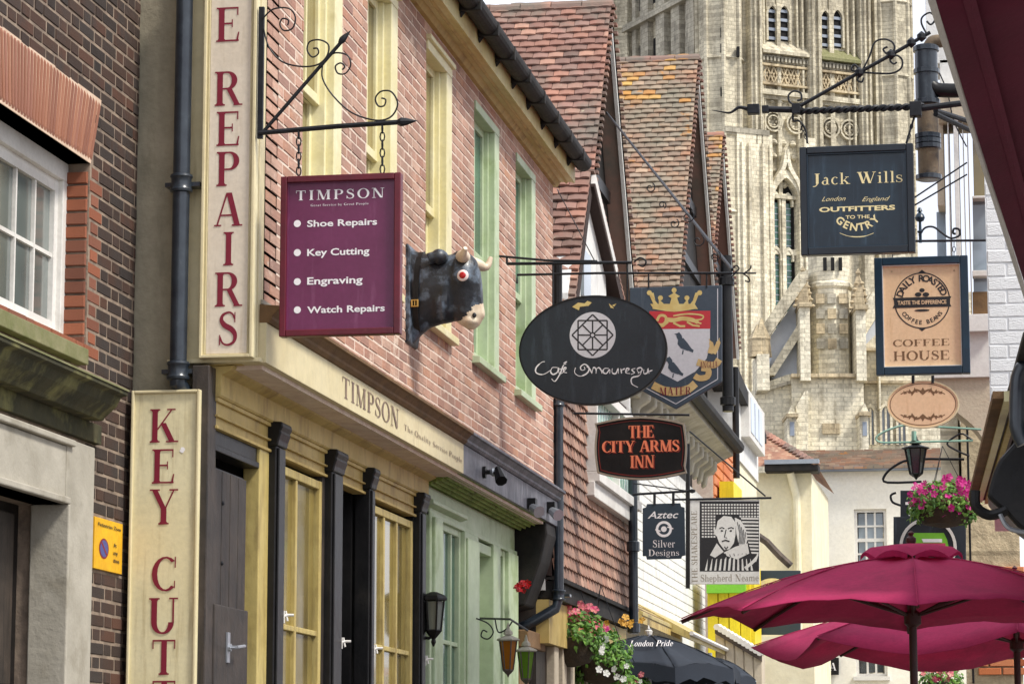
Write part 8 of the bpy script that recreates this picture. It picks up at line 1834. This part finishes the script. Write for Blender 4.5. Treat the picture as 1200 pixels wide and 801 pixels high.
# near parasol overhead at the right: only its corner shows
FN3 = None
zr3 = 2.85; d1, d2 = ray(1096, 0), ray(1201, 335); t1 = (zr3 - 1.6) / d1.z; t2 = (zr3 - 1.6) / d2.z; pa, pb_ = CAM + d1 * t1, CAM + d2 * t2
e_ = (pb_ - pa).normalized(); nrm_ = Vector((e_.y, -e_.x, 0)); ctr = (pa + pb_) / 2 + nrm_ * 1.75
ang = math.atan2(-nrm_.y, -nrm_.x)
parasol((ctr.x, ctr.y), 1.75 / math.cos(math.pi / 4), zr3, zr3 + .7, 'shaded_cloth', 'large square maroon parasol overhead, only one edge cutting the top right corner', ang + math.pi / 4, nseg=4, group='maroon parasols', cap=.3, arch=.0, sag=.0, hol=0)
np_ = bpy.data.objects['parasol.002']
b = MB(); pp0, pp1 = (pa + pb_) / 2 - e_ * 1.74, (pa + pb_) / 2 + e_ * 1.74; b.tube([pp0 - nrm_ * .006, pp1 - nrm_ * .006], .007, 6); build(b, 'hem_piping', 'white_paint', np_)
b = MB(); b.tube([pp0 + nrm_ * .05 + Vector((0, 0, .016)), pp1 + nrm_ * .05 + Vector((0, 0, .016))], .012, 6); build(b, 'hem_seam', 'shaded_cloth', np_)
bl = MB(); 
# dark branded parasol
Yd = 24.2; Fd = FY(Yd); xd, ztd = Fd.q(760, 743); zrd = Fd.q(790, 786)[1]; Rd = Fd.q(872, 786)[0] - xd
pd = parasol((xd, Yd), Rd, zrd, ztd, 'dark_parasol', 'dark slate blue parasol with small white lettering at lower left', R(-112.5), pole='galvanised', cap=0, valance=.13, arch=.03)
b = MB(); b.lathe(Vector((xd, Yd, ztd)), [(.03, 0), (.035, .03), (.012, .05), (.004, .08)], 10); build(b, 'finial', 'white_paint', pd)
# lettering laid on the canopy panel facing the street
a_c = R(100) + 2 * math.pi * 3.5 / 8 - math.pi / 8 * 0
best = None
for s in range(8):
    a = R(-112.5) + 2 * math.pi * (s + .5) / 8
    if best is None or math.sin(a) < math.sin(best): best = a
dv = Vector((math.cos(best), math.sin(best), 0)); f0 = .5; slope = Vector((dv.x * Rd * .92, dv.y * Rd * .92, zrd - ztd)).normalized(); Uc = Vector((-dv.y, dv.x, 0)); 
if Uc.x < 0: Uc = -Uc
Oc = Vector((xd, Yd, ztd)) + Vector((dv.x * Rd * .92, dv.y * Rd * .92, zrd - ztd)) * .45; Ft = Fr(Oc, Uc, -slope)
P, wd = serif_text('London Pride', .02); kk = MB(); kk.flat(Ft, fit(P, wd, -.11, .25, -.06, .08), .05); build(kk, 'lettering', 'white_letter', pd)
Yd2 = 30; Fd2 = FY(Yd2); xd2, ztd2 = Fd2.q(832, 770); zrd2 = Fd2.q(840, 797)[1]
parasol((xd2, Yd2), Fd2.q(886, 797)[0] - xd2, zrd2, ztd2, 'dark_parasol', 'second dark parasol, its edge showing right of the lettered one', R(90), pole='galvanised', cap=0, valance=.1)
# overhead cable clips on the eaves, small wire on the far right
wv = MB(); wv.tube([FB2.p(*FB2.q(x, y), .1) for x, y in curve([(1096, 78), (1110, 110), (1118, 145), (1133, 175)], 4)], .006, 5); o = build(wv, 'hanging_cable', 'black_iron'); tag(o, 'thin black cable drooping over the white bay window', 'cable')
